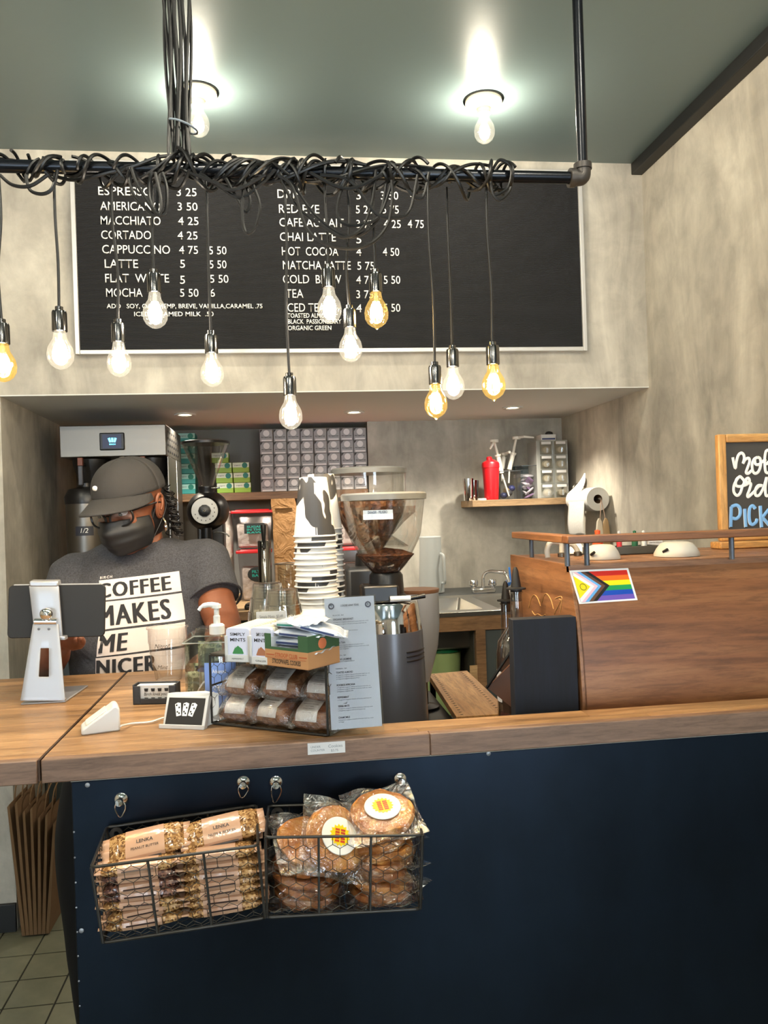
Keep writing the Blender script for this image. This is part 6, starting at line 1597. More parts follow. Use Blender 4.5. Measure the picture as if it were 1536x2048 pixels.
chev('black_chevron', .315, .60, (22, 20, 20), .0014); chev('brown_chevron', .245, .53, (98, 64, 48), .0017); chev('blue_chevron', .175, .46, (104, 172, 228), .0020); chev('pink_chevron', .11, .40, (240, 190, 205), .0023); chev('white_chevron', .05, .34, (240, 238, 236), .0026)
patch('yellow_triangle', [(A, .16), (.27, .5), (A, .84)], (240, 216, 20), .0029)
ring = [uvp(.145+.052*math.cos(i*math.pi/12), .5+.095*math.sin(i*math.pi/12), .0033) for i in range(24)]
MB().tube(ring, .0005, 5, True).build('purple_circle', mat('circle_ink', (70, 50, 40), .5), st)

# black board at the left of the machine
a, b = at(1031, 1424, Y=1.455), at(1158, 1420, Y=1.455); zt2 = at(1095, 1236, Y=1.455).z
t = thing('black_box', 'upright black stained wooden board box left of the espresso machine', 'box', (a.x, 1.455, .90))
M_bw = wood('black_stained_wood', (8, 10, 18), (13, 17, 30), (18, 24, 40), 1.2, 'Z', .75)
MB().bx(0, min(b.x-a.x, MX0-a.x-.001)+.0, 0, .030, 0, zt2-.90).build('box_front', M_bw, t, bevel=.0012)
MB().bx(.055, MX0-a.x-.003, .031, .09, 0, zt2-.93).build('box_body', M_bw, t)

# on top of the machine
M_bone = mat('off_white_plastic', (196, 193, 184), .5)
for px0, px1, pyt, lab in ((1170, 1238, 1096, 'left off-white domed lid on top of the espresso machine'), (1312, 1395, 1090, 'right off-white domed lid on top of the espresso machine')):
    Y = 1.625; a, b = at(px0, 1118, Y=Y), at(px1, 1118, Y=Y); r_ = (b.x-a.x)/2
    t = thing('domed_lid', lab, 'lid', ((a.x+b.x)/2, Y, MZ), 0)
    h_ = at(px0, pyt, Y=Y).z-MZ; h_ = max(h_, .03)
    MB().lathe([(r_, 0), (r_, .006), (r_*.88, h_*.55), (r_*.70, h_*.9), (r_*.5, h_), (0, h_+.001)], 32).build('dome', M_bone, t)
    MB().tube([(-r_*.86, -.02, h_*.35), (-r_*.75, -.03, h_*.55)], .003, 6).build('notch', M_ink, t)
for k, (pts, lab) in enumerate((([(1096, 1122), (1094, 1100), (1100, 1086), (1112, 1084), (1122, 1090), (1124, 1122)], 'beige looped hose at the left of machine top'), ([(1128, 1100), (1136, 1090), (1146, 1090), (1154, 1100), (1156, 1122)], 'beige curved steam pipe behind the corner post'))):
    P5 = [at(x, y, Y=1.74+.02*k) for x, y in pts]; o_ = Vector((P5[0].x, P5[0].y, MZ))
    t = thing('beige_hose', lab, 'hose', o_)
    pp = [p-o_ for p in P5]; pp[0].z = 0; pp[-1].z = 0
    MB().tube(smooth_path(pp, 6), .0058, 10).build('hose', M_bone, t)
    MB().lathe([(.009, 0), (.009, .008), (.006, .010)], 14, tuple(pp[-1])).build('hose_fitting', M_steelb, t)
# dark tray with tools on the machine, behind the domes
a, b = at(1180, 1118, Y=1.74), at(1318, 1112, Y=1.74); zb_ = at(1250, 1099, Y=1.74).z
t = thing('tool_tray', 'dark grey tray at the back of the machine top', 'tray', (a.x, 1.73, MZ))
hh = max(zb_-MZ, .018); ww = b.x-a.x
MB().bx(0, ww, 0, .003, .0005, hh).bx(0, ww, .052, .055, .0005, hh).bx(0, .003, 0, .055, .0005, hh).bx(ww-.003, ww, 0, .055, .0005, hh).bx(0, ww, 0, .055, .0, .003).build('tray_shell', mat('tray_grey', (74, 74, 70), .5), t, bevel=.001)
def stick(px, py, col, r_, lab, nm, cat, col2=None):
    p = at(px, py-13, Y=1.757); t = thing(nm, lab, cat, (p.x, 1.757, MZ+.004)); h_ = p.z-MZ-.004
    MB().lathe([(r_*.8, 0), (r_, h_*.2), (r_, h_*.7), (r_*.7, h_*.95), (0, h_)], 16).build('handle', mat('stick_%d_%d' % (px, py), col, .4), t)
    MB().lathe([(r_*.5, h_*.98), (r_*.55, h_+.008), (0, h_+.010)], 12).build('tip', mat('stick_tip_%d' % px, col2 or col, .4), t)
stick(1195, 1081, (214, 84, 40), .012, 'orange handled tool in the tray on machine top', 'orange_brush', 'brush')
stick(1238, 1083, (200, 50, 60), .006, 'slim red and chrome pen upright in machine tray', 'red_pen', 'pen', (190, 190, 195))
stick(1269, 1082, (30, 90, 60), .007, 'dark green handled tool upright in the machine tray', 'green_scraper', 'tool')
stick(1287, 1082, (205, 205, 205), .007, 'white capped marker upright in the machine tray', 'white_marker', 'marker')
p = at(1297, 1104, Y=1.80)
t = thing('paper_notice', 'small white printed notice propped behind the machine tray', 'notice', (p.x, 1.80, MZ))
MB().bx(0, .036, 0, .001, 0, at(1297, 1072, Y=1.80).z-MZ).build('sheet', M_paper, t)
m = MB()
for k in range(3): text(m, 'please rinse before use', (.003, -.0005, .020+.009*k), XA, ZA, .0035, .030)
m.build('printed_lines', M_ink, t, kind='stuff')
t = thing('white_cloth', 'crumpled white cloth on machine top behind the corner posts', 'cloth', (at(1150, 1110, Y=1.82).x, 1.82, MZ))
m = MB(); q = random.Random(8)
m.grid(lambda u, v_: ((u-.5)*.06, (v_-.5)*.05, .002+.028*math.sin(u*3.14)*math.sin(v_*3.14)+.006*math.sin(u*17+v_*9)*math.sin(u*3.14)*math.sin(v_*3.14)), 18, 18); m.build('cloth', mat('cloth_white', (232, 232, 232), .8), t, solid=.002)

# ================================================================ CHALKBOARD SIGN
CY = 1.80
L0, T0 = at(1433, 880, Y=CY), at(1445, 868, Y=CY)
x0 = at(1437, 1000, Y=CY).x; x1 = min(x0+.36, XR-.012); zt_ = at(1445, 869, Y=CY).z; zb_ = at(1430, 1083, Y=CY).z
t = thing('chalkboard_sign', 'oak-framed chalkboard sign about mobile order pick up on the machine', 'chalkboard', (x0, CY, MZ))
M_oak = wood('golden_oak', (176, 122, 62), (206, 152, 88), (226, 178, 112), 1.4, 'Z', .4)
M_oakx = wood('golden_oak_h', (176, 122, 62), (206, 152, 88), (226, 178, 112), 1.4, 'X', .4)
W_ = x1-x0; H0 = zb_-MZ; H1 = zt_-MZ; f_ = .020
fr = MB().bx(0, f_, -.008, .010, H0, H1).build('frame_stile', M_oak, t, bevel=.003); MB().bx(W_-f_, W_, -.008, .010, H0, H1).build('frame_stile', M_oak, t, bevel=.003)
MB().bx(f_, W_-f_, -.008, .010, H1-f_, H1).build('frame_rail', M_oakx, t, bevel=.003); MB().bx(f_, W_-f_, -.008, .010, H0, H0+f_*.4).build('frame_rail', M_oakx, t, bevel=.003)
MB().bx(f_, W_-f_, -.001, .004, H0, H1-f_).build('slate', mat('slate_black', (66, 62, 57), .7), t)
MB().bx(-.010, W_+.006, -.022, .028, H0-.018, H0-.001).build('base_rail', M_oakx, t, bevel=.003)
for xx in (.0, W_-.028): MB().bx(xx, xx+.026, -.016, .022, 0, H0-.018).build('foot', M_oak, t, bevel=.002)
def cp(zx, zy, ly=-.003): q_ = at(1420+zx/7.586, 850+zy/7.586, Y=CY+ly); return (q_.x-x0, ly, q_.z-MZ)
def strokes(lst, name, m_, r_, off=(0, 0), lift=-.003):
    for k, s_ in enumerate(lst):
        mb = MB(); mb.tube(smooth_path([cp(x+off[0], y+off[1], lift) for x, y in s_], 5), r_, 8, flat=1)
        mb.v = [(x, lift+(y-lift)*.25, z) for x, y, z in mb.v]; mb.build(name, m_, t)
M_ch = mat('chalk_white', (246, 244, 238), .7); M_cb = mat('chalk_blue', (130, 182, 232), .7)
wht = [[(345, 490), (360, 570), (385, 655), (400, 560), (430, 460), (475, 425), (510, 450), (520, 510), (500, 585)], [(500, 585), (540, 520), (590, 505), (600, 560), (570, 650), (548, 720), (580, 735), (630, 690)],
       [(720, 490), (670, 520), (640, 600), (650, 700), (690, 735), (740, 700), (770, 600), (760, 510), (720, 490)], [(680, 520), (690, 590), (740, 600), (790, 560), (850, 520)], [(900, 380), (850, 400), (830, 520), (835, 640), (850, 715), (900, 720), (930, 650), (900, 560), (850, 600)],
       [(440, 790), (400, 830), (390, 900), (420, 930), (490, 925), (520, 860), (480, 800), (440, 790), (370, 900), (360, 1010), (410, 1070), (460, 1030), (490, 930)],
       [(490, 925), (560, 900), (600, 850), (580, 805), (545, 830), (570, 880), (620, 890), (600, 980), (570, 1060), (580, 1090), (630, 1050)], [(630, 1050), (680, 1000), (740, 930), (790, 920), (730, 920), (690, 980), (690, 1060), (740, 1070), (790, 1000), (830, 900), (860, 790), (840, 950), (850, 1070), (900, 1060)]]
blu = [[(325, 1235), (320, 1400), (318, 1545)], [(325, 1240), (400, 1215), (455, 1260), (455, 1360), (400, 1420), (335, 1410)], [(530, 1270), (535, 1400), (545, 1545)], [(690, 1270), (650, 1225), (605, 1260), (595, 1380), (610, 1480), (650, 1510), (700, 1470), (715, 1420)], [(765, 1225), (775, 1400), (785, 1550)], [(890, 1280), (820, 1370), (800, 1400), (850, 1460), (900, 1520)]]
strokes(wht, 'chalk_stroke', M_ch, .0036)
strokes(blu, 'blue_chalk_stroke', M_cb, .0040)
strokes([[(x-22, y+8) for x, y in s_] for s_ in blu ], 'white_outline_stroke', M_ch, .0012, lift=-.0022)
m = MB()
def wr(s_, zx, zy, hpx, wpx): a = Vector(cp(zx, zy)); b = Vector(cp(zx+wpx, zy)); c = Vector(cp(zx, zy-hpx)); text(m, s_, (a.x, -.0035, a.z), XA, ZA, c.z-a.z, b.x-a.x, bold=.02, shear=.2)
wr('ile', 950, 720, 330, 330); wr('ers', 950, 1070, 170, 480); m.build('chalk_letters', M_ch, t, kind='stuff')
m = MB(); wr('UP', 1050, 1550, 320, 450); m.build('blue_letters', M_cb, t, kind='stuff')
# ================================================================ BARISTA
M_skin = mat('brown_skin', (128, 76, 50), .5); P_(M_skin).inputs['Subsurface Weight'].default_value = .08; P_(M_skin).inputs['Subsurface Radius'].default_value = (.01, .004, .002)
setcol(M_skin, ramp(M_skin, noise(M_skin, coords(M_skin), 9, 4), [(.35, (116, 66, 42)), (.65, (142, 86, 58))])); bump(M_skin, noise(M_skin, coords(M_skin), 180, 3), .12, .001)
M_shirt = mat('heather_grey_jersey', (66, 66, 70), .95)
v = coords(M_shirt); setcol(M_shirt, ramp(M_shirt, noise(M_shirt, v, 260, 3, .8), [(.35, (54, 54, 58)), (.65, (80, 80, 85))]))
bump(M_shirt, noise(M_shirt, coords(M_shirt, (1, 1, .55)), 7, 3, .5, 1.2), .55, .02)
M_cap = mat('charcoal_cap', (52, 50, 49), .9); bump(M_cap, noise(M_cap, coords(M_cap), 300, 2), .3, .001)
M_mask = mat('black_mask', (27, 27, 28), .55)
M_hair = mat('black_curls', (20, 16, 15), .5)
M_trou = mat('black_trousers', (12, 12, 14), .8)
BX, BYc = -.385, 2.235
pr = thing('person', 'person in charcoal cap, black mask, glasses and grey slogan T-shirt behind counter', 'person', (BX, BYc, 0))
def remesh(mb, name, mat_, parent, voxel, smooth=6, extra=None):
    o = mb.build(name, mat_, parent, angle=180)
    r_ = o.modifiers.new('r', 'REMESH'); r_.mode = 'VOXEL'; r_.voxel_size = voxel; r_.use_smooth_shade = True
    s_ = o.modifiers.new('s', 'SMOOTH'); s_.factor = .5; s_.iterations = smooth
    dg = bpy.context.evaluated_depsgraph_get(); dg.update()
    me = bpy.data.meshes.new_from_object(o.evaluated_get(dg)); o.modifiers.clear(); old = o.data; o.data = me; me.name = name
    me.materials.clear(); me.materials.append(mat_); me.polygons.foreach_set('material_index', [0]*len(me.polygons)); me.shade_smooth()
    return o
def rel(px, py, Y): q_ = at(px, py, Y=Y); return Vector((q_.x-BX, Y-BYc, q_.z))
def limb(mb, pts, rs, n=16): mb.tube(smooth_path(pts, 5), [rs[min(int(i/5), len(rs)-2)]+(rs[min(int(i/5)+1, len(rs)-1)]-rs[min(int(i/5), len(rs)-2)])*((i % 5)/5) for i in range((len(pts)-1)*5)]+[rs[-1]], n)
def ering(cx, cy, z, rx_, ry_, n=32, e=.85): return [(cx+rx_*math.copysign(abs(math.cos(a))**e, math.cos(a)), cy+ry_*math.copysign(abs(math.sin(a))**e, math.sin(a)), z) for a in [2*math.pi*i/n for i in range(n)]]
# joints (relative to the person)
HD = rel(262, 1018, 2.17)                       # head centre
SL, SR = Vector((.160, .02, 1.325)), Vector((-.170, .02, 1.300))    # shoulders: photo right, photo left
EL, ER = rel(447, 1248, 2.12), rel(95, 1322, 2.13)
WL, WR = rel(436, 1305, 1.96), rel(118, 1292, 1.93)
NB = Vector((.0, .02, 1.34))
# head orientation: turned to photo left, looking down
MH = Matrix.Translation(HD) @ Matrix.Rotation(R(-24), 4, 'Z') @ Matrix.Rotation(R(-3), 4, 'Y') @ Matrix.Rotation(R(14), 4, 'X')
def H(x, y, z): return MH @ Vector((x, y, z))
body = MB()
torso = [ering(0, .02, .80, .165, .115), ering(0, .02, .90, .175, .125), ering(0, .015, 1.0, .160, .115), ering(0, .01, 1.12, .165, .115), ering(0, .015, 1.22, .165, .110), ering(0, .02, 1.30, .150, .085), ering(0, .02, 1.355, .105, .065), ering(0, .02, 1.38, .065, .052)]
loft(body, torso)
for S, E_, W_, in ((SL, EL, WL), (SR, ER, WR)):
    limb(body, [S, S*.5+E_*.5, E_], [.052, .052, .046]); limb(body, [E_, E_*.55+W_*.45, W_], [.046, .042, .027])
    body.ell(tuple(E_), (.047, .047, .047)); body.ell(tuple(S), (.05, .05, .05))
limb(body, [Vector((0, .03, 1.32)), Vector((.002, .02, 1.38)), H(0, .02, -.07)], [.062, .056, .054])
for sx in (-1, 1):
    lx_ = .10 if sx > 0 else -.155
    limb(body, [Vector((sx*.085, .03, .86)), Vector((lx_, .02, .48)), Vector((lx_, .05, .10))], [.088, .058, .040])
    limb(body, [Vector((lx_, .06, .07)), Vector((lx_, -.02, .045)), Vector((lx_, -.11, .035))], [.040, .036, .028])
# head: skull, jaw, face
def hell(c, r, n=20, k=14): body.ell(c, r, n, k, MH)
hell((0, .012, .035), (.076, .094, .088)); hell((0, -.022, -.035), (.064, .068, .075)); hell((0, -.045, -.075), (.040, .042, .036)); hell((0, -.072, .015), (.052, .022, .026))
for sx in (-1, 1): hell((sx*.036, -.066, -.018), (.024, .022, .022))
body.tube([H(0, -.088, .008), H(0, -.102, -.018), H(0, -.108, -.030)], [.008, .011, .014], 12); 
for sx in (-1, 1): hell((sx*.011, -.098, -.032), (.009, .010, .008), 12, 8)
# hands
def hand(W_, E_, palm_dir, down, side, curl=.5):
    d = palm_dir.normalized(); n_ = (down-d*down.dot(d)).normalized(); s_ = d.cross(n_)*side
    Q = Matrix((s_, d, -n_)).transposed().to_4x4(); Q.translation = W_
    body.ell((0, .045, 0), (.040, .050, .016), 16, 10, Q)
    for i, (x, L) in enumerate(((-.028, .068), (-.010, .078), (.010, .073), (.027, .058))):
        pts = []; p_ = Vector((x, .082, 0)); a = 0
        for seg in range(4):
            pts.append(Q @ p_); a -= R(12+24*curl)*(seg > 0)+R(8)*curl; p_ = p_+Vector((x*.06, math.cos(a)*L*(.42, .33, .25, .2)[seg], math.sin(a)*L*(.42, .33, .25, .2)[seg]))
        body.tube([Q @ Vector((x*.8, .055, 0))]+pts, [.0095, .0095, .0088, .0082, .0072], 10)
    body.tube([Q @ Vector((-.028, .012, -.002)), Q @ Vector((-.050, .035, -.012)), Q @ Vector((-.058, .062, -.020)), Q @ Vector((-.054, .082, -.026))], [.014, .012, .010, .008], 10)
hand(WL, EL, Vector((-.10, -1, -.04)), Vector((0, 0, -1)), 1, .5)
hand(WR, ER, Vector((.15, -.55, .55)), Vector((0, -1, -.2)), -1, .35)
bo = remesh(body, 'body', M_skin, pr, .0062, 4)
# ears with a folded rim, kept as shapes of the same skin
for sx in (-1, 1):
    er_ = MB()
    ring = [H(sx*(.079+.006*math.sin(i*math.pi/7)), .012+.016*math.cos(i*math.pi/7)*1.0, .000+.031*math.sin(i*math.pi/7)) for i in range(14)]
    er_.tube(ring, .0045, 8, True); er_.ell((sx*.078, .014, 0), (.006, .014, .028), 12, 8, MH); er_.tube(smooth_path([H(sx*.084, .006, -.010), H(sx*.087, .014, .004), H(sx*.085, .020, .018)], 4), .003, 6)
    er_.build('ear', M_skin, bo)
# eyes, brows
for sx in (-1, 1):
    ey = MB().ell((sx*.031, -.080, .010), (.0135, .011, .010), 16, 10, MH).build('eye', mat('eye_white', (215, 210, 205), .2), bo)
    MB().ell((sx*.031-.003, -.0885, .007), (.006, .004, .006), 14, 8, MH).build('iris', mat('iris_dark', (30, 18, 12), .2), bo)
    MB().grid(lambda u, v_, sx=sx: H(sx*.031+(u-.5)*.034, -.0895-.005*math.sin(u*3.14)*v_, .019-.006*v_), 10, 3).build('eyelid', M_skin, bo, solid=.002)
    MB().tube(smooth_path([H(sx*.014, -.093, .030), H(sx*.030, -.093, .036), H(sx*.048, -.084, .031)], 4), .003, 6, flat=.6).build('eyebrow', M_hair, bo)
# glasses
g = MB()
for sx in (-1, 1):
    ring = []
    for i in range(28):
        a = 2*math.pi*i/28; ex_, ez_ = abs(math.cos(a))**.75*math.copysign(1, math.cos(a)), abs(math.sin(a))**.8*math.copysign(1, math.sin(a))
        x_ = sx*.034+.0275*ex_; ring.append(H(x_, -.106+abs(x_)**1.5*1.3, -.002+.0205*ez_+.003*(sx*ex_)))
    g.tube(ring, .0029, 6, True)
    g.tube(smooth_path([H(sx*.062, -.086, .012), H(sx*.074, -.060, .014), H(sx*.083, -.005, .012), H(sx*.083, .020, .006)], 4), .0022, 6)
g.tube(smooth_path([H(-.008, -.104, .004), H(0, -.106, .008), H(.008, -.104, .004)], 4), .0022, 6)
gl_ = g.build('glasses', M_black, pr)
for sx in (-1, 1):
    pts = [H(sx*.034+.026*abs(math.cos(a))**.75*math.copysign(1, math.cos(a)), -.106+abs(sx*.034+.026*math.cos(a))**1.5*1.3, -.002+.019*abs(math.sin(a))**.8*math.copysign(1, math.sin(a))) for a in [2*math.pi*i/24 for i in range(24)]]
    MB().add(pts, [tuple(range(24))]).build('lens', film('lens_glass', (.95, .95, .97), .10, .02, 0, .4), gl_)
# mask
def maskf(u, v_):
    an = R(-80+160*u); zz = -.104+.088*v_-.0; k = 1-.10*abs((v_-.45)*2)**2-(.22*(1-v_)**2)
    r_x, r_y = .0800*k, .104*k+.016*math.exp(-(an/.35)**2)*math.exp(-((v_-.75)/.35)**2)
    pl_ = .0022*math.sin(v_*20)*math.cos(an)
    return H(r_x*math.sin(an)*1.0, -.012-r_y*math.cos(an)-pl_, zz+.010*math.cos(an)*(v_ > .5)*(v_-.5)*2-.012*math.sin(abs(an))*(1-v_)*-1)
mk = MB().grid(maskf, 32, 24).build('face_mask', M_mask, pr, solid=.0012)
for sx in (-1, 1):
    MB().tube(smooth_path([H(sx*.073, -.024, -.026), H(sx*.080, -.006, .004), H(sx*.084, .022, .024), H(sx*.088, .030, .0), H(sx*.082, .014, -.030), H(sx*.066, -.030, -.078)], 5), .0011, 6).build('ear_loop', M_mask, mk)
# hair: base and curls
hb = MB(); hb.ell((0, .040, -.010), (.080, .074, .085), 20, 14, MH)
rh = random.Random(21)
for k in range(150):
    a = R(rh.uniform(10, 170)); zz = rh.uniform(-.085, .035); rr = .082
    c_ = Vector((rr*math.cos(a)*1.06, .03+rr*math.sin(a)*1.0, zz)); ph = rh.uniform(0, 6); rc = rh.uniform(.006, .011)
    pts = [MH @ (c_+Vector((rc*math.cos(ph+i*.9)+.0015*i*math.cos(a), rc*math.sin(ph+i*.9), -.0035*i+.01))) for i in range(10)]
    hb.tube(smooth_path(pts, 2), .0017, 5)
for k in range(12):
    c_ = Vector((-.070+rh.uniform(-.006, .006), -.02+rh.uniform(-.02, .02), -.085)); ph = rh.uniform(0, 6)
    pts = [MH @ (c_+Vector((.007*math.cos(ph+i*.9), .007*math.sin(ph+i*.9), -.003*i))) for i in range(8)]
    hb.tube(smooth_path(pts, 2), .0016, 5)
hb.build('curly_hair', M_hair, pr)
MB().tube(fillet([H(.080, .012, -.034), H(.086, .012, -.05), H(.082, .012, -.07)], .006), .0035, 8).ell((.083, .012, -.060), (.006, .005, .010), 12, 8, MH).build('earring', M_chrome, pr)
# cap
cap = MB()
def crown(u, v_):
    a = 2*math.pi*u; t_ = v_*math.pi/2; rx_, ry_, rz_ = .088, .104, .090
    bul = 1+.02*math.sin(a*3)**2*math.sin(t_*2)
    r_ = math.cos(t_)**.82
    return H(rx_*r_*math.cos(a)*bul, .010+ry_*r_*math.sin(a)*bul, .044+rz_*math.sin(t_)**.92)
cap.grid(crown, 48, 18); cp_ = cap.build('cap', M_cap, pr, solid=.003)
def brim(u, v_):
    a = R(-180+(18+144*u)); ex = math.sin(math.pi*u)**.55
    x0 = .088*math.cos(a); y0 = .010+.103*math.sin(a); x1 = x0*(1+.05*v_); y1 = y0-.082*v_*ex
    return H(x1, y1, .046-.024*v_*ex-.024*(abs(x1)/.09)**2.2*(.25+.75*v_)+.004*math.sin(u*math.pi))
MB().grid(brim, 30, 10).build('cap_brim', M_cap, cp_, solid=.0035)
MB().tube([H(.0895*math.cos(R(-180+(18+144*i/24))), .010+.1050*math.sin(R(-180+(18+144*i/24))), .046+.001) for i in range(25)], .0012, 6).build('brim_seam', M_ink, cp_)
MB().ell((0, .010, .136), (.007, .007, .003), 14, 6, MH).build('cap_button', M_cap, cp_)
for k in range(3):
    a0 = math.pi/2+k*math.pi/3
    MB().tube([H(.0895*math.cos(t_)**.82*math.cos(a0), .010+.1055*math.cos(t_)**.82*math.sin(a0), .044+.0915*math.sin(t_)**.92) for t_ in [math.pi/2*i/10 for i in range(11)]]+[H(-.0895*math.cos(t_)**.82*math.cos(a0), .010-.1055*math.cos(t_)**.82*math.sin(a0), .044+.0915*math.sin(t_)**.92) for t_ in [math.pi/2*i/10 for i in range(9, -1, -1)]], .0008, 5).build('cap_seam', mat('cap_stitch', (40, 39, 39), .9), cp_)
MB().ell((-.030, -.086, .078), (.008, .004, .007), 14, 8, MH).build('white_patch', mat('patch_white', (235, 232, 228), .6), cp_, label='small plain white embroidered patch')
# shirt
sh = MB()
torso2 = [ering(0, .015, .78, .192, .150), ering(0, .01, .90, .196, .160), ering(0, .000, 1.0, .188, .155), ering(0, -.012, 1.10, .190, .155), ering(0, -.006, 1.18, .190, .150), ering(0, .002, 1.25, .184, .135), ering(0, .012, 1.32, .178, .108), ering(0, .018, 1.365, .150, .085), ering(0, .018, 1.398, .088, .066, 32, 1)]
loft(sh, torso2)
for S, E_, rr in ((SL, EL, 1), (SR, ER, 1)):
    e_ = S+(E_-S)*.62; md = S+(E_-S)*.3
    sh.tube([S+Vector((-.02 if S.x > 0 else .02, 0, .012)), S, md, e_], [.070, .080, .074, .071], 22); sh.ell(tuple(S+Vector((-.015 if S.x > 0 else .015, 0, -.004))), (.078, .074, .072))
for sx in (-1, 1): sh.ell((sx*.082, -.105, 1.145), (.082, .062, .075))
so_ = remesh(sh, 't_shirt', M_shirt, pr, .010, 8)
# sleeve hems, collar
for S, E_ in ((SL, EL), (SR, ER)):
    e_ = S+(E_-S)*.615; d = (E_-S).normalized(); u_ = d.orthogonal().normalized(); w2 = d.cross(u_)
    MB().tube([e_+u_*.0725*math.cos(a)+w2*.0725*math.sin(a) for a in [2*math.pi*i/28 for i in range(28)]], .0030, 8, True).build('sleeve_hem', M_shirt, so_)
col = [Vector((.080*math.cos(a), .018+.068*math.sin(a), 1.392-.018*(1-math.sin(a))*.9)) for a in [2*math.pi*i/36 for i in range(36)]]
MB().tube(col, .0055, 8, True, flat=1.4).build('collar', M_shirt, so_)
# print on the shirt, projected on its surface
upd()
dg = bpy.context.evaluated_depsgraph_get()
bvh = BVHTree.FromObject(so_, dg)
TS = [(.78, .015, .192, .150), (.90, .01, .196, .160), (1.0, .0, .188, .155), (1.10, -.012, .190, .155), (1.18, -.006, .190, .150), (1.25, .002, .184, .135), (1.32, .012, .178, .108), (1.365, .018, .150, .085)]
def yana(x, z):
    for (z0, c0_, a0_, b0_), (z1, c1_, a1_, b1_) in zip(TS, TS[1:]):
        if z0 <= z <= z1:
            t_ = (z-z0)/(z1-z0); c_, a_, b_ = c0_+(c1_-c0_)*t_, a0_+(a1_-a0_)*t_, b0_+(b1_-b0_)*t_
            y = c_-b_*max(0, 1-min(abs(x)/a_, 1)**(2/.85))**(.85/2)
            for sx in (-1, 1):
                k_ = 1-((x-sx*.082)/.082)**2-((z-1.145)/.075)**2
                if k_ > 0: y = min(y, -.105-.062*math.sqrt(k_))
            return y
    return -.15
def onshirt(px, py, lift):
    q_ = at(px, py, Y=2.06); o_ = Vector((q_.x-BX, -.5, q_.z)); hit = bvh.ray_cast(o_, Vector((0, 1, 0)))
    while hit[0] and hit[0].y < -.185: hit = bvh.ray_cast(hit[0]+Vector((0, .004, 0)), Vector((0, 1, 0)))
    y = yana(o_.x, o_.z)
    if hit[0] and abs(hit[0].y-y) < .015: y = hit[0].y
    return Vector((q_.x-BX, y-lift, q_.z))
def quad(c, name, lift, m_, nu=16, nv=8):
    f = lambda u, v_: onshirt(*((Vector(c[0])*(1-u)+Vector(c[1])*u)*(1-v_)+(Vector(c[3])*(1-u)+Vector(c[2])*u)*v_), lift)
    return MB().grid(f, nu, nv).build(name, m_, so_)
M_prt = mat('white_print', (228, 216, 210), .85); M_prk = mat('dark_print', (44, 44, 48), .9)
QS = [[(184, 1166), (349, 1147), (356, 1187), (190, 1206)], [(190, 1209), (357, 1191), (367, 1242), (196, 1262)], [(196, 1266), (367, 1247), (372, 1292), (190, 1316)], [(188, 1319), (373, 1297), (376, 1350), (186, 1356)]]
for c in QS: quad(c, 'print_block', .0016, M_prt)
def shirt_text(s_, c, u0, u1, v0, v1):
    m = MB(); vs, fs = glyphs(s_, 0, 1.15)
    xa = min(v.x for v in vs); xb = max(v.x for v in vs); yb_ = max(v.y for v in vs)
    for dx in (-.011, 0, .011):
      out = []
      for v in vs:
        u = u0+dx+(u1-u0)*(v.x-xa)/(xb-xa); w_ = v1+(v0-v1)*min(max(v.y, 0)/yb_, 1)
        a = (Vector(c[0])*(1-u)+Vector(c[1])*u)*(1-w_)+(Vector(c[3])*(1-u)+Vector(c[2])*u)*w_
        out.append(onshirt(a.x, a.y, .0034))
      m.add(out, fs)
    m.build('slogan_text', M_prk, so_, kind='stuff')
shirt_text('COFFEE', QS[0], .0, .88, .16, .86); shirt_text('MAKES', QS[1], .0, .84, .14, .88); shirt_text('ME', QS[2], .03, .33, .14, .86); shirt_text('NICER', QS[3], .02, .66, .12, .84)
m = MB(); vs, fs = glyphs('BIRCH', .02, 1.3); xa = min(v.x for v in vs); xb = max(v.x for v in vs)
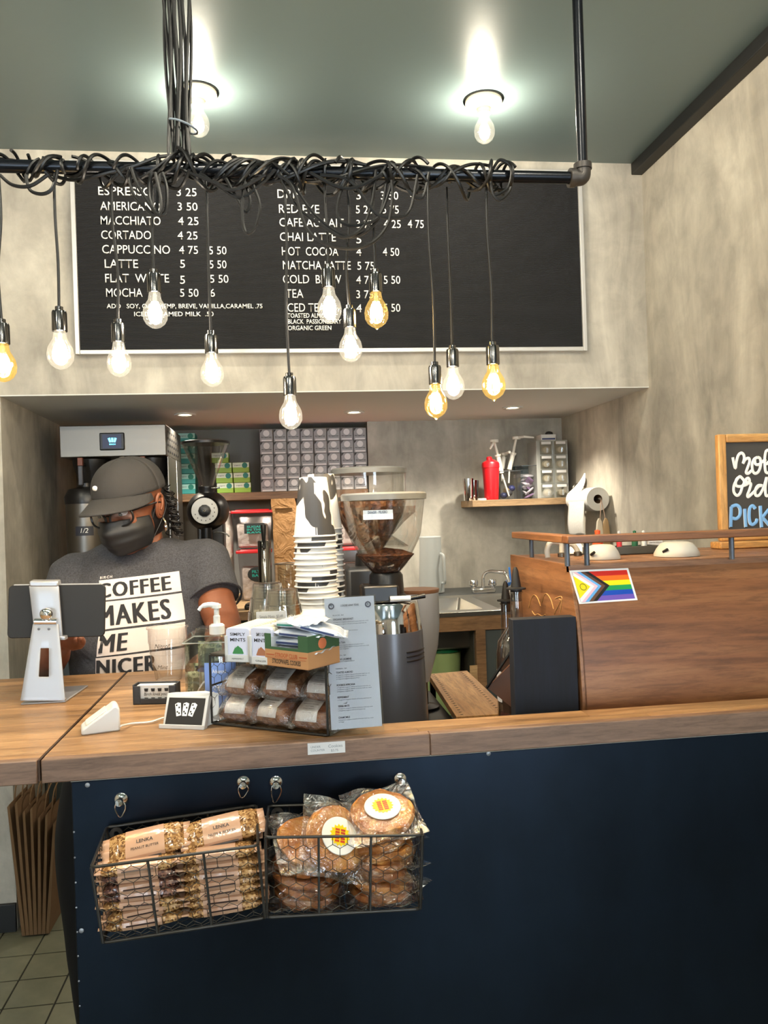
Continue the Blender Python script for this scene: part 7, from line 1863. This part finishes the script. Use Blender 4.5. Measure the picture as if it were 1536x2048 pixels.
m.add([onshirt(186+26*(v.x-xa)/(xb-xa), 1163-3*(v.x-xa)/(xb-xa)-5*v.y/.7, .0030) for v in vs], fs); m.build('small_slogan_text', M_prt, so_, kind='stuff')
# trousers and shoes
tr = MB(); loft(tr, [ering(0, .02, .74, .17, .12), ering(0, .02, .80, .185, .135), ering(0, .02, .90, .182, .135), ering(0, .02, .96, .17, .125)])
limb(tr, [Vector((.088, .03, .82)), Vector((.105, .01, .48)), Vector((.105, .045, .07))], [.105, .080, .066])
limb(tr, [Vector((-.095, .03, .84)), Vector((-.150, .01, .60)), Vector((-.160, .02, .36)), Vector((-.155, .045, .07))], [.115, .100, .078, .062])
remesh(tr, 'trousers', M_trou, pr, .012, 5)
for sx in (-1, 1):
    xx_ = .105 if sx > 0 else -.155
    m = MB(); m.ell((xx_, -.03, .045), (.047, .135, .045), 20, 12); m.bx(xx_-.046, xx_+.046, -.16, .10, 0, .022); m.build('shoe', M_rubber, pr, bevel=.004)

# ================================================================ UNDER THE COUNTER: PAPER CARRIER BAGS
M_cb = mat('carrier_kraft', (112, 84, 54), .85); bump(M_cb, noise(M_cb, coords(M_cb), 10, 3), .5, .01)
q = random.Random(6)
names = ['leftmost', 'second', 'third', 'fourth', 'fifth', 'sixth', 'rearmost']
for k in range(7):
    Y = 2.94; a = at(42+8*k, 1830, Y=Y)
    w_, d_, h_ = .013, .20, .46-.012*k+.02*(k % 2)
    t = thing('carrier_bag', 'folded kraft carrier bag standing on edge under the counter, %s of the row' % (names[k]+(' from left' if 0 < k < 6 else '')), 'paper bag', (a.x, Y, .0), R(0), 'kraft carrier bags under the counter')
    lean = -.035+.012*k
    MB().hexa([(0, 0, .006), (w_, 0, .006), (w_, d_, .006), (0, d_, .006), (lean, 0, h_), (w_*.6+lean, 0, h_+.01), (w_*.6+lean, d_, h_+.01), (lean, d_, h_)]).build('folded_body', M_cb, t, bevel=.0012)
    MB().tube(smooth_path([(lean+.006, .06, h_), (lean+.012, .07, h_+.06), (lean+.018, .13, h_+.09), (lean+.012, .19, h_+.06), (lean+.006, .20, h_)], 4), .0025, 6).build('twisted_handle', M_cb, t)
